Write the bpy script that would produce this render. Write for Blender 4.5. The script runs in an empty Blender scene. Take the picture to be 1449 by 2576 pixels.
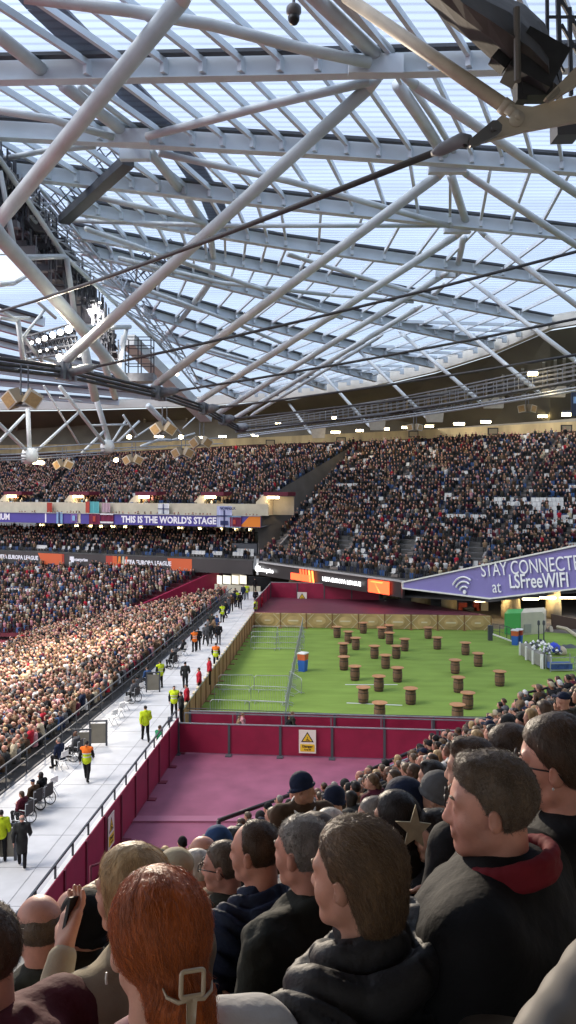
import bpy, math, random
import numpy as np
from mathutils import Vector, Matrix, Euler
from mathutils.geometry import tessellate_polygon
R = math.radians
random.seed(7); rng = np.random.default_rng(11)
scene = bpy.context.scene
COL = scene.collection

# ---------------------------------------------------------------- camera, sky, sun, exposure
ZC = 13.2                       # camera height above the turf
FOC = 2000.0                    # focal length in units of 1/2576 of the picture height
cam_d = bpy.data.cameras.new('camera'); cam = bpy.data.objects.new('camera', cam_d); COL.objects.link(cam)
cam.location = (0, 0, ZC); cam.rotation_euler = (R(90), 0, 0)
cam_d.sensor_fit = 'VERTICAL'; cam_d.sensor_height = 36.0; cam_d.lens = 36.0 * FOC / 2576.0
cam_d.shift_y = (1228 - 1288) / 2576.0
cam_d.clip_start = 0.05; cam_d.clip_end = 3000
scene.camera = cam

world = bpy.data.worlds.new('World'); scene.world = world; world.use_nodes = True
wn = world.node_tree.nodes; wl = world.node_tree.links; wn.clear()
sky = wn.new('ShaderNodeTexSky'); sky.sky_type = 'NISHITA'; sky.sun_disc = False
SUN_EL, SUN_AZ = 50, 250
sky.sun_elevation = R(SUN_EL); sky.sun_rotation = R(SUN_AZ); sky.air_density = 1.0; sky.dust_density = 3.0; sky.ozone_density = 1.0
wbg = wn.new('ShaderNodeBackground'); wbg.inputs[1].default_value = 0.15
wo = wn.new('ShaderNodeOutputWorld'); whs = wn.new('ShaderNodeHueSaturation'); whs.inputs['Saturation'].default_value = .85; wl.new(sky.outputs[0], whs.inputs['Color']); wtc = wn.new('ShaderNodeTexCoord'); wsp = wn.new('ShaderNodeSeparateXYZ'); wl.new(wtc.outputs['Generated'], wsp.inputs[0])
wmr = wn.new('ShaderNodeMapRange'); wmr.inputs[1].default_value = -.02; wmr.inputs[2].default_value = 1; wmr.inputs[3].default_value = .26; wmr.inputs[4].default_value = 1; wl.new(wsp.outputs[2], wmr.inputs[0])   # bright thin overcast, lighter towards the zenith
wvs = wn.new('ShaderNodeVectorMath'); wvs.operation = 'SCALE'; wvs.inputs[0].default_value = (2.35, 2.52, 2.78); wl.new(wmr.outputs[0], wvs.inputs['Scale'])
wv3 = wn.new('ShaderNodeVectorMath'); wv3.operation = 'MULTIPLY_ADD'; wv3.inputs[1].default_value = (.3, .3, .3); wl.new(whs.outputs[0], wv3.inputs[0]); wl.new(wvs.outputs[0], wv3.inputs[2]); wl.new(wv3.outputs[0], wbg.inputs[0]); wl.new(wbg.outputs[0], wo.inputs[0])

sd = bpy.data.lights.new('sun', 'SUN'); sd.energy = 0.5; sd.angle = R(25); sd.color = (1.0, 0.95, 0.88)
sun = bpy.data.objects.new('sun', sd); COL.objects.link(sun)
_az = R(SUN_AZ); _d = Vector((math.sin(_az) * math.cos(R(SUN_EL)), math.cos(_az) * math.cos(R(SUN_EL)), math.sin(R(SUN_EL))))
sun.rotation_euler = _d.to_track_quat('Z', 'Y').to_euler(); sun.location = (0, 0, 80)

scene.view_settings.view_transform = 'Standard'; scene.view_settings.look = 'None'
scene.view_settings.gamma = 1.0; scene.view_settings.exposure = 2.0
scene.cycles.max_bounces = 6; scene.cycles.diffuse_bounces = 3; scene.cycles.glossy_bounces = 2
scene.cycles.transparent_max_bounces = 10; scene.cycles.caustics_reflective = False; scene.cycles.caustics_refractive = False

# ---------------------------------------------------------------- helpers
def W(px, py, d):               # a point d metres away, seen at (px, py)
    return Vector(((px - 724.5) / FOC * d, d, ZC + (1228 - py) / FOC * d))
def GZ(px, py, z):              # a point at height z seen at (px, py)
    d = (z - ZC) * FOC / (1228 - py)
    return Vector(((px - 724.5) / FOC * d, d, z))
def HR(d):                      # height of the roof surface over the eye, by distance
    return 21.0 if d < 75 else 21.0 - 0.1132 * (d - 75)
def RF(px, py, drop=0.0):       # a point on (or drop below) the roof surface
    q = (1228 - py) / FOC
    d = (21.0 - drop) / q
    if d > 75: d = (29.49 - drop) / (q + 0.1132)
    return W(px, py, d)

def tag(o, label=None, cat=None, group=None, kind=None):
    if label: o['label'] = label
    if cat: o['category'] = cat
    if group: o['group'] = group
    if kind: o['kind'] = kind
    return o
def empty(name, loc=(0, 0, 0), rz=0.0, label=None, cat=None, group=None, kind=None):
    o = bpy.data.objects.new(name, None); COL.objects.link(o); o.location = loc; o.rotation_euler = (0, 0, rz)
    o.empty_display_size = 0.2
    return tag(o, label, cat, group, kind)
def copy_tree(o, parent=None):
    c = o.copy(); COL.objects.link(c); c.parent = parent
    for ch in o.children: copy_tree(ch, c)
    return c

class MB:                       # collects shapes, builds ONE mesh object
    def __init__(s): s.v = []; s.f = []; s.m = []; s.cur = 0
    def mat(s, i): s.cur = i; return s
    def add(s, vs, fs):
        n = len(s.v); s.v += [tuple(v) for v in vs]; s.f += [tuple(n + i for i in f) for f in fs]; s.m += [s.cur] * len(fs); return s
    def box(s, c, d, M=None):
        x, y, z = d[0] / 2, d[1] / 2, d[2] / 2; c = Vector(c)
        vs = [Vector((a * x, b * y, e * z)) for a in (-1, 1) for b in (-1, 1) for e in (-1, 1)]
        vs = [(M @ v if M is not None else v) + c for v in vs]
        return s.add(vs, [(0, 1, 3, 2), (4, 6, 7, 5), (0, 4, 5, 1), (2, 3, 7, 6), (0, 2, 6, 4), (1, 5, 7, 3)])
    def beam(s, a, b, w, h, off=0.0):   # box from a to b, w across, h high, top at the line minus off
        a = Vector(a); b = Vector(b); t = (b - a).normalized(); r = t.cross(Vector((0, 0, 1)))
        r = r.normalized() * (w / 2) if r.length > 1e-4 else Vector((w / 2, 0, 0)); u = r.cross(t).normalized()
        if u.z < 0: u = -u
        vs = []
        for p in (a, b):
            for k in (off, off + h):
                for e in (-1, 1): vs.append(p - u * k + r * e)
        return s.add(vs, [(0, 1, 3, 2), (4, 6, 7, 5), (0, 4, 5, 1), (2, 3, 7, 6), (0, 2, 6, 4), (1, 5, 7, 3)])
    def tube(s, pts, r, n=8, caps=True, r2=None):
        pts = [Vector(p) for p in pts]; m = len(pts); vs = []; up = None
        for i, p in enumerate(pts):
            t = (pts[min(i + 1, m - 1)] - pts[max(i - 1, 0)]).normalized()
            if up is None: up = Vector((0, 0, 1)) if abs(t.z) < .9 else Vector((1, 0, 0))
            a = t.cross(up).normalized(); b = a.cross(t).normalized(); up = b
            rr = r if r2 is None else r + (r2 - r) * i / (m - 1)
            if isinstance(r, (list, tuple)): rr = r[i]
            vs += [p + (a * math.cos(2 * math.pi * k / n) + b * math.sin(2 * math.pi * k / n)) * rr for k in range(n)]
        fs = [(i * n + k, i * n + (k + 1) % n, (i + 1) * n + (k + 1) % n, (i + 1) * n + k) for i in range(m - 1) for k in range(n)]
        if caps: fs += [tuple(range(n))[::-1], tuple((m - 1) * n + k for k in range(n))]
        return s.add(vs, fs)
    def lathe(s, c, prof, n=16, ax=None):   # prof: (radius, z)
        c = Vector(c); vs = []
        for r_, z in prof: vs += [c + Vector((r_ * math.cos(2 * math.pi * k / n), r_ * math.sin(2 * math.pi * k / n), z)) for k in range(n)]
        m = len(prof)
        fs = [(i * n + k, i * n + (k + 1) % n, (i + 1) * n + (k + 1) % n, (i + 1) * n + k) for i in range(m - 1) for k in range(n)]
        fs += [tuple(range(n))[::-1], tuple((m - 1) * n + k for k in range(n))]
        return s.add(vs, fs)
    def poly(s, pts, thick):    # flat polygon (3D points) extruded by the vector thick
        pts = [Vector(p) for p in pts]; t = Vector(thick); n = len(pts)
        tr = tessellate_polygon([pts]); vs = pts + [p + t for p in pts]
        fs = [tuple(q) for q in tr] + [tuple(i + n for i in q[::-1]) for q in tr]
        fs += [(i, (i + 1) % n, (i + 1) % n + n, i + n) for i in range(n)]
        return s.add(vs, fs)
    def quad(s, a, b, c, d): return s.add([a, b, c, d], [(0, 1, 2, 3)])
    def build(s, name, mats, parent=None, smooth=False):
        me = bpy.data.meshes.new(name); me.from_pydata(s.v, [], s.f)
        if not isinstance(mats, (list, tuple)): mats = [mats]
        for m in mats: me.materials.append(m)
        me.polygons.foreach_set('material_index', np.array(s.m, dtype=np.int32))
        if smooth: me.polygons.foreach_set('use_smooth', np.ones(len(s.f), dtype=bool))
        me.update(); o = bpy.data.objects.new(name, me); COL.objects.link(o)
        if parent is not None:
            o.parent = parent
        return o
def in_local(o, root):          # world-space mesh hung under a root that stands elsewhere
    o.matrix_parent_inverse = root.matrix_basis.inverted(); return o

# ---------------------------------------------------------------- materials
_mc = {}
def mat(name, col, rough=0.6, metal=0.0, spec=0.4, noise=0.0, nscale=8.0, bump=0.0, bscale=40.0, stretch=None, emit=None, estr=0.0, sheen=0.0, obj=True, var=0.0):
    if name in _mc: return _mc[name]
    m = bpy.data.materials.new(name); m.use_nodes = True; nt = m.node_tree; b = nt.nodes['Principled BSDF']
    b.inputs['Base Color'].default_value = (*col, 1); b.inputs['Roughness'].default_value = rough; b.inputs['Metallic'].default_value = metal
    b.inputs['Specular IOR Level'].default_value = spec
    if sheen: b.inputs['Sheen Weight'].default_value = sheen; b.inputs['Sheen Roughness'].default_value = .5
    if emit is not None: b.inputs['Emission Color'].default_value = (*emit, 1); b.inputs['Emission Strength'].default_value = estr
    tc = None
    if noise or bump:
        tc = nt.nodes.new('ShaderNodeTexCoord'); mp = nt.nodes.new('ShaderNodeMapping')
        nt.links.new(tc.outputs['Object'], mp.inputs[0])
        if stretch: mp.inputs['Scale'].default_value = stretch
    if noise:
        n = nt.nodes.new('ShaderNodeTexNoise'); n.inputs['Scale'].default_value = nscale; n.inputs['Detail'].default_value = 6
        nt.links.new(mp.outputs[0], n.inputs[0])
        r = nt.nodes.new('ShaderNodeValToRGB'); r.color_ramp.elements[0].position = .3; r.color_ramp.elements[1].position = .7
        lo = [c * (1 - noise) for c in col]; hi = [min(1, c * (1 + noise)) for c in col]
        r.color_ramp.elements[0].color = (*lo, 1); r.color_ramp.elements[1].color = (*hi, 1)
        nt.links.new(n.outputs[0], r.inputs[0]); out = r.outputs[0]
        if var:
            oi = nt.nodes.new('ShaderNodeObjectInfo'); hv = nt.nodes.new('ShaderNodeHueSaturation')
            ma = nt.nodes.new('ShaderNodeMapRange'); ma.inputs[3].default_value = 1 - var; ma.inputs[4].default_value = 1 + var
            nt.links.new(oi.outputs['Random'], ma.inputs[0]); nt.links.new(ma.outputs[0], hv.inputs['Value']); nt.links.new(out, hv.inputs['Color']); out = hv.outputs[0]
        nt.links.new(out, b.inputs['Base Color'])
    if bump:
        n2 = nt.nodes.new('ShaderNodeTexNoise'); n2.inputs['Scale'].default_value = bscale; n2.inputs['Detail'].default_value = 5
        nt.links.new(mp.outputs[0], n2.inputs[0]); bp = nt.nodes.new('ShaderNodeBump'); bp.inputs['Strength'].default_value = bump; bp.inputs['Distance'].default_value = .02
        nt.links.new(n2.outputs[0], bp.inputs['Height']); nt.links.new(bp.outputs[0], b.inputs['Normal'])
    _mc[name] = m; return m

M_white = mat('white_steel', (.57, .61, .62), .5, noise=.12, nscale=.7)
M_beam = mat('beam_paint', (.61, .68, .73), .5, noise=.08, nscale=.5)
M_gutter = mat('gutter_dark', (.06, .065, .075), .6)
M_dark = mat('dark_steel', (.035, .038, .045), .5, noise=.3, nscale=3)
M_cable = mat('cable_steel', (.045, .043, .045), .6, metal=0, noise=.2, nscale=5)
M_galv = mat('galvanised', (.38, .40, .42), .4, metal=.6, noise=.15, nscale=4)
M_midgrey = mat('mid_grey_steel', (.16, .17, .19), .5, noise=.2, nscale=3)
M_beige = mat('beige_paint', (.42, .37, .29), .55, noise=.12, nscale=2)
M_maroon = mat('maroon_panel', (.25, .012, .045), .5, noise=.14, nscale=1.3)
M_maroon2 = mat('maroon_paint', (.13, .012, .03), .55, noise=.2, nscale=2)
M_cream = mat('cream_wall', (.55, .49, .36), .7, noise=.1, nscale=1)
M_conc = mat('concrete', (.30, .28, .25), .8, noise=.18, nscale=.6, bump=.2)
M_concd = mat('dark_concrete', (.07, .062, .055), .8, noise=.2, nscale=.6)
M_whitep = mat('white_plastic', (.72, .71, .68), .45, noise=.05, nscale=3)
M_black = mat('black_plastic', (.012, .012, .014), .5)
M_seat = mat('white_seat', (.62, .61, .58), .4, noise=.06, nscale=5)
M_lamp = mat('lamp_glow', (1, 1, 1), emit=(1, .95, .85), estr=7)
M_lampw = mat('warm_lamp_glow', (1, .9, .7), emit=(1, .78, .42), estr=9)
# ================================================================ the roof
def roof_material():
    m = bpy.data.materials.new('translucent_sheet'); m.use_nodes = True; nt = m.node_tree; nt.nodes.clear()
    L = nt.links.new; N = nt.nodes.new
    out = N('ShaderNodeOutputMaterial'); mx = N('ShaderNodeMixShader'); tr = N('ShaderNodeBsdfTransparent'); di = N('ShaderNodeBsdfDiffuse')
    tc = N('ShaderNodeTexCoord'); sp = N('ShaderNodeSeparateXYZ'); L(tc.outputs['Object'], sp.inputs[0])
    w = N('ShaderNodeMath'); w.operation = 'MULTIPLY'; w.inputs[1].default_value = 2 * math.pi / .62
    # corrugation runs square to the rafters of the near bays
    ad = N('ShaderNodeMath'); ad.operation = 'MULTIPLY_ADD'; ad.inputs[1].default_value = .0; L(sp.outputs[0], ad.inputs[0]); L(sp.outputs[1], ad.inputs[2])
    L(ad.outputs[0], w.inputs[0]); s = N('ShaderNodeMath'); s.operation = 'SINE'; L(w.outputs[0], s.inputs[0])
    r = N('ShaderNodeMapRange'); r.inputs[1].default_value = -1; r.inputs[2].default_value = -.1; r.inputs[3].default_value = .74; r.inputs[4].default_value = 1; L(s.outputs[0], r.inputs[0])
    no = N('ShaderNodeTexNoise'); no.inputs['Scale'].default_value = .12; no.inputs['Detail'].default_value = 4
    mp = N('ShaderNodeMapping'); mp.inputs['Scale'].default_value = (.5, 3, 1); L(tc.outputs['Object'], mp.inputs[0]); L(mp.outputs[0], no.inputs[0])
    r2 = N('ShaderNodeMapRange'); r2.inputs[1].default_value = .3; r2.inputs[2].default_value = .7; r2.inputs[3].default_value = .82; r2.inputs[4].default_value = 1.0; L(no.outputs[0], r2.inputs[0])
    mu = N('ShaderNodeMath'); mu.operation = 'MULTIPLY'; L(r.outputs[0], mu.inputs[0]); L(r2.outputs[0], mu.inputs[1])
    vm = N('ShaderNodeVectorMath'); vm.operation = 'SCALE'; vm.inputs[0].default_value = (.82, .89, 1.0); L(mu.outputs[0], vm.inputs['Scale'])
    L(vm.outputs[0], tr.inputs[0]); di.inputs[0].default_value = (.5, .53, .56, 1)
    mx.inputs[0].default_value = .10; L(tr.outputs[0], mx.inputs[1]); L(di.outputs[0], mx.inputs[2]); L(mx.outputs[0], out.inputs[0])
    return m
M_sheet = roof_material()
roof = empty('stadium_roof', (0, 0, 0), label='translucent corrugated stadium roof on white steel beams over the upper stand', cat='roof')

OUT = [RF(1560, 770), RF(1449, 790), RF(1384, 801), RF(1239, 866), RF(1094, 914), RF(944, 950), RF(724, 985), RF(500, 1003), RF(200, 1012), RF(-150, 1015)]
oc = [(45, -40), (46, 20), (42, 60)] + [(p.x, p.y) for p in OUT]
def xmax(d):
    for (x0, d0), (x1, d1) in zip(oc, oc[1:]):
        if d0 <= d <= d1 and d1 > d0: return x0 + (x1 - x0) * (d - d0) / (d1 - d0)
    return None
dmax = max(q[1] for q in oc[:-1])
def xmin(d):
    return float(np.interp(d, [0, 52, 72, 80, 80.5, 84, 200], [-21, -20.5, -19.5, -22, -34, -95, -95]))
mb = MB(); ds = list(np.arange(15, dmax, 3.0)) + [dmax]
for d0, d1 in zip(ds, ds[1:]):
    a, b = xmax(d0), xmax(d1)
    if a is None or b is None: continue
    mb.quad((xmin(d0), d0, ZC + HR(d0) + .05), (a, d0, ZC + HR(d0) + .05), (b, d1, ZC + HR(d1) + .05), (xmin(d1), d1, ZC + HR(d1) + .05))
# last sliver between the widest line and the outer edge on the far left
mb.build('cladding', M_sheet, roof)
mb = MB()   # unseen rear of the roof, added opaque to keep light off the near stand
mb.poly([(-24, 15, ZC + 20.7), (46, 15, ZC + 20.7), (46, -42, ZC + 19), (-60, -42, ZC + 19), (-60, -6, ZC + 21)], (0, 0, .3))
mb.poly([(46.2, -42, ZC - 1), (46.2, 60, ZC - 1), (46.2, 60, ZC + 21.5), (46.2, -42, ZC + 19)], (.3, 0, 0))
mb.build('rear_light_block', mat('light_block_brown', (.12, .11, .09), .8, noise=.2, nscale=.5), roof)

BEAMS = [[(-90, 157), (724, 142), (1530, 122)], [(-90, 299), (724, 345), (1530, 403)], [(30, 408), (724, 490), (1540, 582)],
         [(170, 500), (724, 596), (1500, 704)], [(185, 566), (724, 668), (1386, 796)], [(205, 609), (724, 741), (1241, 858)],
         [(260, 690), (724, 821), (1091, 907)], [(360, 770), (724, 881), (946, 943)], [(420, 835), (724, 932), (820, 965)], [(470, 900), (640, 958), (700, 980)], [(490, 945), (560, 972), (600, 990)]]
FAR = [[(-120, 735), (110, 800)], [(-120, 775), (215, 872)], [(-120, 822), (300, 925)], [(-120, 868), (370, 962)], [(-120, 905), (430, 985)], [(-120, 943), (470, 997)], [(-120, 975), (300, 1004)]]
for k, ln in enumerate(BEAMS):
    pts = [RF(*p) for p in ln]; mb = MB(); g = MB()
    for a, b in zip(pts, pts[1:]):
        mb.beam(a, b, .42, .98); mb.beam(a, b, .62, .07, .98)
        g.beam(a + Vector((0, -.6, .0)), b + Vector((0, -.6, .0)), .40, .17, -.02)
    o = mb.build('roof_beam', M_beam, roof); g.build('gutter', M_gutter, o)
for ln in FAR:
    a, b = [RF(*p) for p in ln]; mb = MB(); mb.beam(a, b, .7, 1.0); g = MB(); g.beam(a + Vector((0, -.9, 0)), b + Vector((0, -.9, 0)), .7, .3, 0)
    o = mb.build('roof_beam', M_beam, roof); g.build('gutter', M_gutter, o)

# rafters between neighbouring beams (the 100 nearest as parts, the rest as one)
def slope(d): return float(np.interp(d, [33, 39, 48, 57, 70, 81, 95, 120], [.62, .57, .46, .30, -.05, -.25, -.6, -.9]))
def on_beam(pts, x, d, s):      # where the line x = x0 + s (y - d0) meets the beam
    for a, b in zip(pts, pts[1:]):
        ux, uy = b.x - a.x, b.y - a.y; det = ux * 1 - uy * s
        if abs(det) < 1e-6: continue
        # a + u k = (x + s t, d + t)
        rx, ry = x - a.x, d - a.y
        k = (rx * 1 - ry * s) / det; t = (a.y + uy * k) - d
        if -.001 <= k <= 1.001: return t
    return None
BP = [[RF(*p) for p in ln] for ln in BEAMS]
near0 = [p + Vector((0, -9.4, 0)) for p in BP[0]]; near0 = [Vector((p.x, p.y, ZC + 21)) for p in near0]
rows = [near0] + BP; raf = []
for i in range(len(rows) - 1):
    lo, hi = rows[i], rows[i + 1]; L_ = (hi[-1] - hi[0]).length
    sp = [1.84, 1.84, 2.2, 2.35, 2.4, 2.4, 2.5, 2.6, 2.9, 3, 3, 3][i]; n = int(L_ / sp)
    for j in range(n):
        t = (j + .4) / n * 1.0; s = t * (len(hi) - 1); q = min(int(s), len(hi) - 2); p = hi[q].lerp(hi[q + 1], s - q)
        sl = slope(p.y); tt = on_beam(lo, p.x, p.y, sl)
        if tt is None or tt > -1: continue
        e = Vector((p.x + sl * tt, p.y + tt, 0)); e.z = ZC + HR(e.y)
        raf.append((p.y, e, p))
xo = OUT
for k, (a, b) in enumerate(zip(OUT, OUT[1:])): pass
# rafters beyond each last beam end, running to the outer edge
for i in range(4, len(BP) - 1):
    hi = BP[i + 1]; lo = BP[i]
    e0 = lo[-1]; e1 = hi[-1]
    for f in (.25, .5, .75):
        p = e0.lerp(e1, f); q = hi[-2].lerp(hi[-1], .35 + .5 * f); raf.append((p.y, Vector((q.x, q.y, ZC + HR(q.y))), Vector((p.x, p.y, ZC + HR(p.y)))))
raf.sort(key=lambda r: r[0]); rest = MB()
for k, (_, a, b) in enumerate(raf):
    m_ = rest if k >= 99 else MB()
    m_.beam(a, b, .20, .34, .12); m_.beam(b + (a - b).normalized() * .55, b, .24, .5, .4)
    if k < 99: m_.build('rafter', M_beam, roof)
o = rest.build('rafter', M_beam, roof); o['kind'] = 'stuff'

# outer edge band and soffit
mb = MB()
for a, b in zip(OUT, OUT[1:]): mb.beam(a + Vector((0, 0, .3)), b + Vector((0, 0, .3)), .8, 1.5)
mb.build('edge_band', mat('edge_paint', (.60, .58, .52), .5, noise=.08, nscale=.4), roof)
SOF_PX = [(1600, 1046), (1449, 1052), (1384, 1058), (1239, 1068), (1094, 1078), (944, 1086), (724, 1096), (500, 1104), (200, 1110), (-150, 1112)]
SOF = [W(px, py, max(o_.y * 1.10, o_.y + 8)) for (px, py), o_ in zip(SOF_PX, OUT)]
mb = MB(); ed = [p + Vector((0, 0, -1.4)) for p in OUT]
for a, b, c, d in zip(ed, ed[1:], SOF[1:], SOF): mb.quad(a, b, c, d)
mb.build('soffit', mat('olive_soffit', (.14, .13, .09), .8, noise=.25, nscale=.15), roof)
mb = MB()   # pale ribs under the soffit
for a, b, c, d in zip(ed, ed[1:], SOF[1:], SOF):
    for f in (.1, .45, .8):
        p = a.lerp(b, f); q = d.lerp(c, f)
        mb.beam(p.lerp(q, .30), p.lerp(q, .62), .35, .25, .05)
mb.build('soffit_rib', mat('soffit_rib_paint', (.32, .30, .23), .7), roof)

# tubes of the roof truss (near the sheet): pixel runs, radius, drop below the sheet
TUB = [([(60, -8), (330, 28), (530, 62), (760, 122), (930, 158)], .26, 1.0), ([(370, 343), (660, 268), (930, 205)], .23, 1.0), ([(-60, 268), (130, 300), (285, 345)], .20, 1.0),
       ([(-60, 412), (110, 380), (240, 368)], .16, 1.0), ([(400, 385), (724, 455), (890, 500), (1130, 568)], .21, 1.0), ([(225, 492), (420, 535), (515, 562)], .19, 1.0),
       ([(175, 555), (560, 568), (1139, 567)], .17, 1.0), ([(215, 575), (400, 640), (724, 750), (860, 800)], .2, 1.2), ([(300, 650), (560, 712), (830, 742)], .2, 1.2),
       ([(724, 640), (960, 712), (1100, 752)], .2, 1.2), ([(330, 715), (560, 800), (724, 870)], .2, 1.2), ([(724, 730), (860, 745), (1040, 760)], .16, 1.2), ([(470, 866), (640, 912), (790, 944)], .2, 1.2)]
for pts, r, dr in TUB: MB().tube([RF(x, y, dr) for x, y in pts], r, 10).build('roof_tube', M_white, roof, True)
# curved compression ribs that run round the roof
RIBS = [([(780, -20), (968, 160)], .34, .4), ([(835, -20), (985, 130)], .2, .2), ([(1000, 212), (1060, 300), (1122, 398)], .33, .4), ([(1036, 216), (1100, 310), (1150, 395)], .18, .2), ([(1134, 440), (1172, 556)], .3, .4), ([(1166, 596), (1148, 690)], .28, .4), ([(1120, 712), (1076, 758)], .25, .4),
        ([(-40, 60), (120, 188)], .34, .5), ([(160, 215), (325, 342)], .34, .5), ([(200, 215), (345, 325)], .16, .2), ([(378, 382), (455, 480)], .3, .5), ([(472, 500), (530, 600)], .28, .5), ([(530, 600), (538, 655), (528, 712)], .28, .5), ([(525, 712), (460, 798)], .28, .5), ([(460, 798), (400, 862)], .28, .5)]
for pts, r, dr in RIBS: MB().tube([RF(x, y, dr) for x, y in pts], r, 10).build('rib_tube', M_white, roof, True)
# gusset plates where tubes meet the beams
for (x, y, s) in [(945, 165, 1.0), (325, 345, .9), (1125, 420, .9), (1150, 575, .8), (1120, 690, .7), (340, 390, .7)]:
    p = RF(x, y, .9); MB().box(p, (2.6 * s, .5, .9 * s)).build('node_plate', M_beam, roof)

# maintenance walkway on top of the sheet beside the left rib (its shade shows through)
mb = MB(); pw = [RF(x, y) + Vector((0, 0, .9)) for x, y in [(20, -40), (110, 60), (215, 160), (360, 300), (455, 410), (530, 520), (560, 600)]]
for a, b in zip(pw, pw[1:]): mb.beam(a, b, 1.7, .14)
for a, b in zip(pw, pw[1:]):
    n = max(1, int((b - a).length / 2.2))
    for k in range(n):
        p = a.lerp(b, k / n); mb.beam(p + Vector((-.9, 0, 1)), p + Vector((-.9, 0, 0)) + Vector((.01, 0, 0)), .06, .06)
tag(mb.build('roof_walkway', mat('grating', (.2, .21, .23), .7)), 'grey walkway lying on top of the translucent roof at left', 'walkway')

# ---------------------------------------------------------------- struts from the inner ring to the roof and out to the tier
def node(px, py, d): return W(px, py, d)
RING = [(-120, 893, 43), (0, 914, 46), (165, 935, 54), (400, 990, 68), (512, 1028, 82), (560, 1056, 94), (600, 1078, 104)]
rn = [W(*q) for q in RING]
ring = empty('tension_ring', label='thick bundle of dark steel ring cables under the roof at left', cat='cable ring')
mb = MB()
for k in range(6):
    off = Vector((0, (k % 2) * .26, (k // 2) * .30 - .3)); sg = []
    for a, b in zip(rn, rn[1:]): sg += [a + off]
    sg.append(rn[-1] + off); mb.tube(sg, .12, 8)
mb.build('ring_cable', M_cable, ring, True)
for q in (2, 3, 4, 5):
    p = rn[q]; t = (rn[q + 1] - rn[q - 1]).normalized(); mb = MB()
    for k in (-1, 0, 1): mb.box(p + t * k * .75 + Vector((0, 0, .0)), (.34, .7, 1.15), Matrix.Rotation(math.atan2(t.y, t.x), 3, 'Z'))
    mb.tube([p - t * 1.4 + Vector((0, -.3, .05)), p + t * 1.5 + Vector((0, -.3, .05))], .16, 8)
    mb.tube([p + Vector((0, -.5, -.5)), p + Vector((0, .6, .65))], .1, 8)
    mb.build('ring_clamp', M_midgrey, ring, False)
ST = [((168, 905, 54), (700, 428, None), (925, 222, None), .34), ((395, 965, 68), None, (1103, 440, None), .33), ((502, 1008, 82), None, (1148, 592, None), .31), ((548, 1040, 94), None, (1110, 695, None), .30), ((590, 1052, 104), None, (1046, 778, None), .28), ((640, 1040, 112), None, (950, 850, None), .22)]
def strut(a, b, r, cap=True):
    mb = MB(); mb.tube([a, b], r, 12); t = (b - a).normalized()
    if cap:
        mb.tube([a - t * 1.0, a], r * .45, 10, r2=r); mb.tube([b, b + t * .9], r, 10, r2=r * .5)
    return mb
for a, _, b, r in ST: strut(W(*a), RF(b[0], b[1], 1.1), r).build('strut', M_white, roof, True)
strut(W(-30, 590, 46), RF(455, -2, 1.1), .40).build('strut', M_white, roof, True)
# outward struts, from the roof nodes down to the outer brackets above the tier
OS = [((1044, 214), (1500, 520, 50), .26), ((1174, 438), (1500, 650, 58), .24), ((1222, 594), (1500, 806, 62), .22), ((1184, 706), (1449, 908, 66), .21), ((1106, 779), (1349, 981, 67), .2), ((1010, 839), (1209, 1011, 76), .2), ((905, 884), (1069, 1046, 91), .2), ((810, 938), (924, 1066, 102), .2), ((722, 1008), (779, 1086, 117), .2)]
for a, b, r in OS: strut(RF(a[0], a[1], 1.0), W(*b), r).build('outer_strut', M_white, roof, True)
strut(W(870, -8, 19.5), W(1262, 262, 16.5), .145, False).build('strut', M_beige, roof, True)

# radial cables
cabs = [((-30, 792, 52), (1090, 385, 18.5), .085), ((182, 935, 54), (1500, 620, 45), .095), ((402, 990, 68), (1500, 792, 55), .10), ((515, 1030, 82), (1500, 884, 62), .11), ((560, 1056, 94), (1500, 938, 68), .11), ((600, 1076, 104), (1320, 1002, 74), .10)]
for k, (a, b, r) in enumerate(cabs):
    a = W(*a); b = W(*b); t = (b - a).normalized(); e = empty('radial_cable', a)
    names = ['nearest dark roof cable, ending in a steel fork under the beige plate', 'second dark roof cable from the camera, from the leftmost ring clamp to the right edge', 'third dark roof cable, starting at the second ring clamp from the left', 'fourth dark roof cable, passing just above the outer white edge band', 'fifth dark roof cable, running low in front of the olive soffit', 'farthest dark roof cable, running along the grey catwalk']
    tag(e, names[k], 'cable', 'radial cables under the roof')
    mid = (a + b) / 2 + Vector((0, 0, -.25)); pts = [a, a.lerp(mid, .5) + Vector((0, 0, -.06)), mid, mid.lerp(b, .5) + Vector((0, 0, -.06)), b]
    in_local(MB().tube(pts, r, 8).build('cable', M_cable, e, True), e)
    s = .045 * a.y / 10 if k else .3
    in_local(MB().tube([a - t * .2, a + t * 1.2, a + t * 1.9], [s * 1.3, s * 1.2, s * .5], 10).build('cable_socket', M_midgrey, e, True), e)

# beige plate, fork and sleeve at upper right
pl = empty('anchor_plate', W(1300, 300, 16)); tag(pl, 'beige steel anchor plate holding the nearest cable and a strut, upper right', 'steel plate')
def px3(l, d=16.0): return [W(x, y, d) for x, y in l]
in_local(MB().poly(px3([(1217, 356), (1229, 353), (1322, 328), (1560, 285), (1560, 215), (1449, 240), (1385, 255), (1340, 268), (1289, 262), (1287, 300), (1262, 290), (1238, 312)], 16), (0, .12, 0)).build('plate', M_beige, pl), pl)
in_local(MB().tube(px3([(1262, 262), (1283, 278)], 16.2), .165, 16).build('collar', M_beige, pl, True), pl)
in_local(MB().tube(px3([(1275, 272), (1300, 290)], 16.0), .105, 16).build('pin_sleeve', M_beige, pl, True), pl)
mb = MB(); c = W(1303, 294, 15.85); mb.tube([c, c + Vector((0, .4, 0))], .14, 18); mb.tube([c + Vector((0, -.05, 0)), c], .06, 12); in_local(mb.build('pin', M_beige, pl, True), pl)
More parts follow.
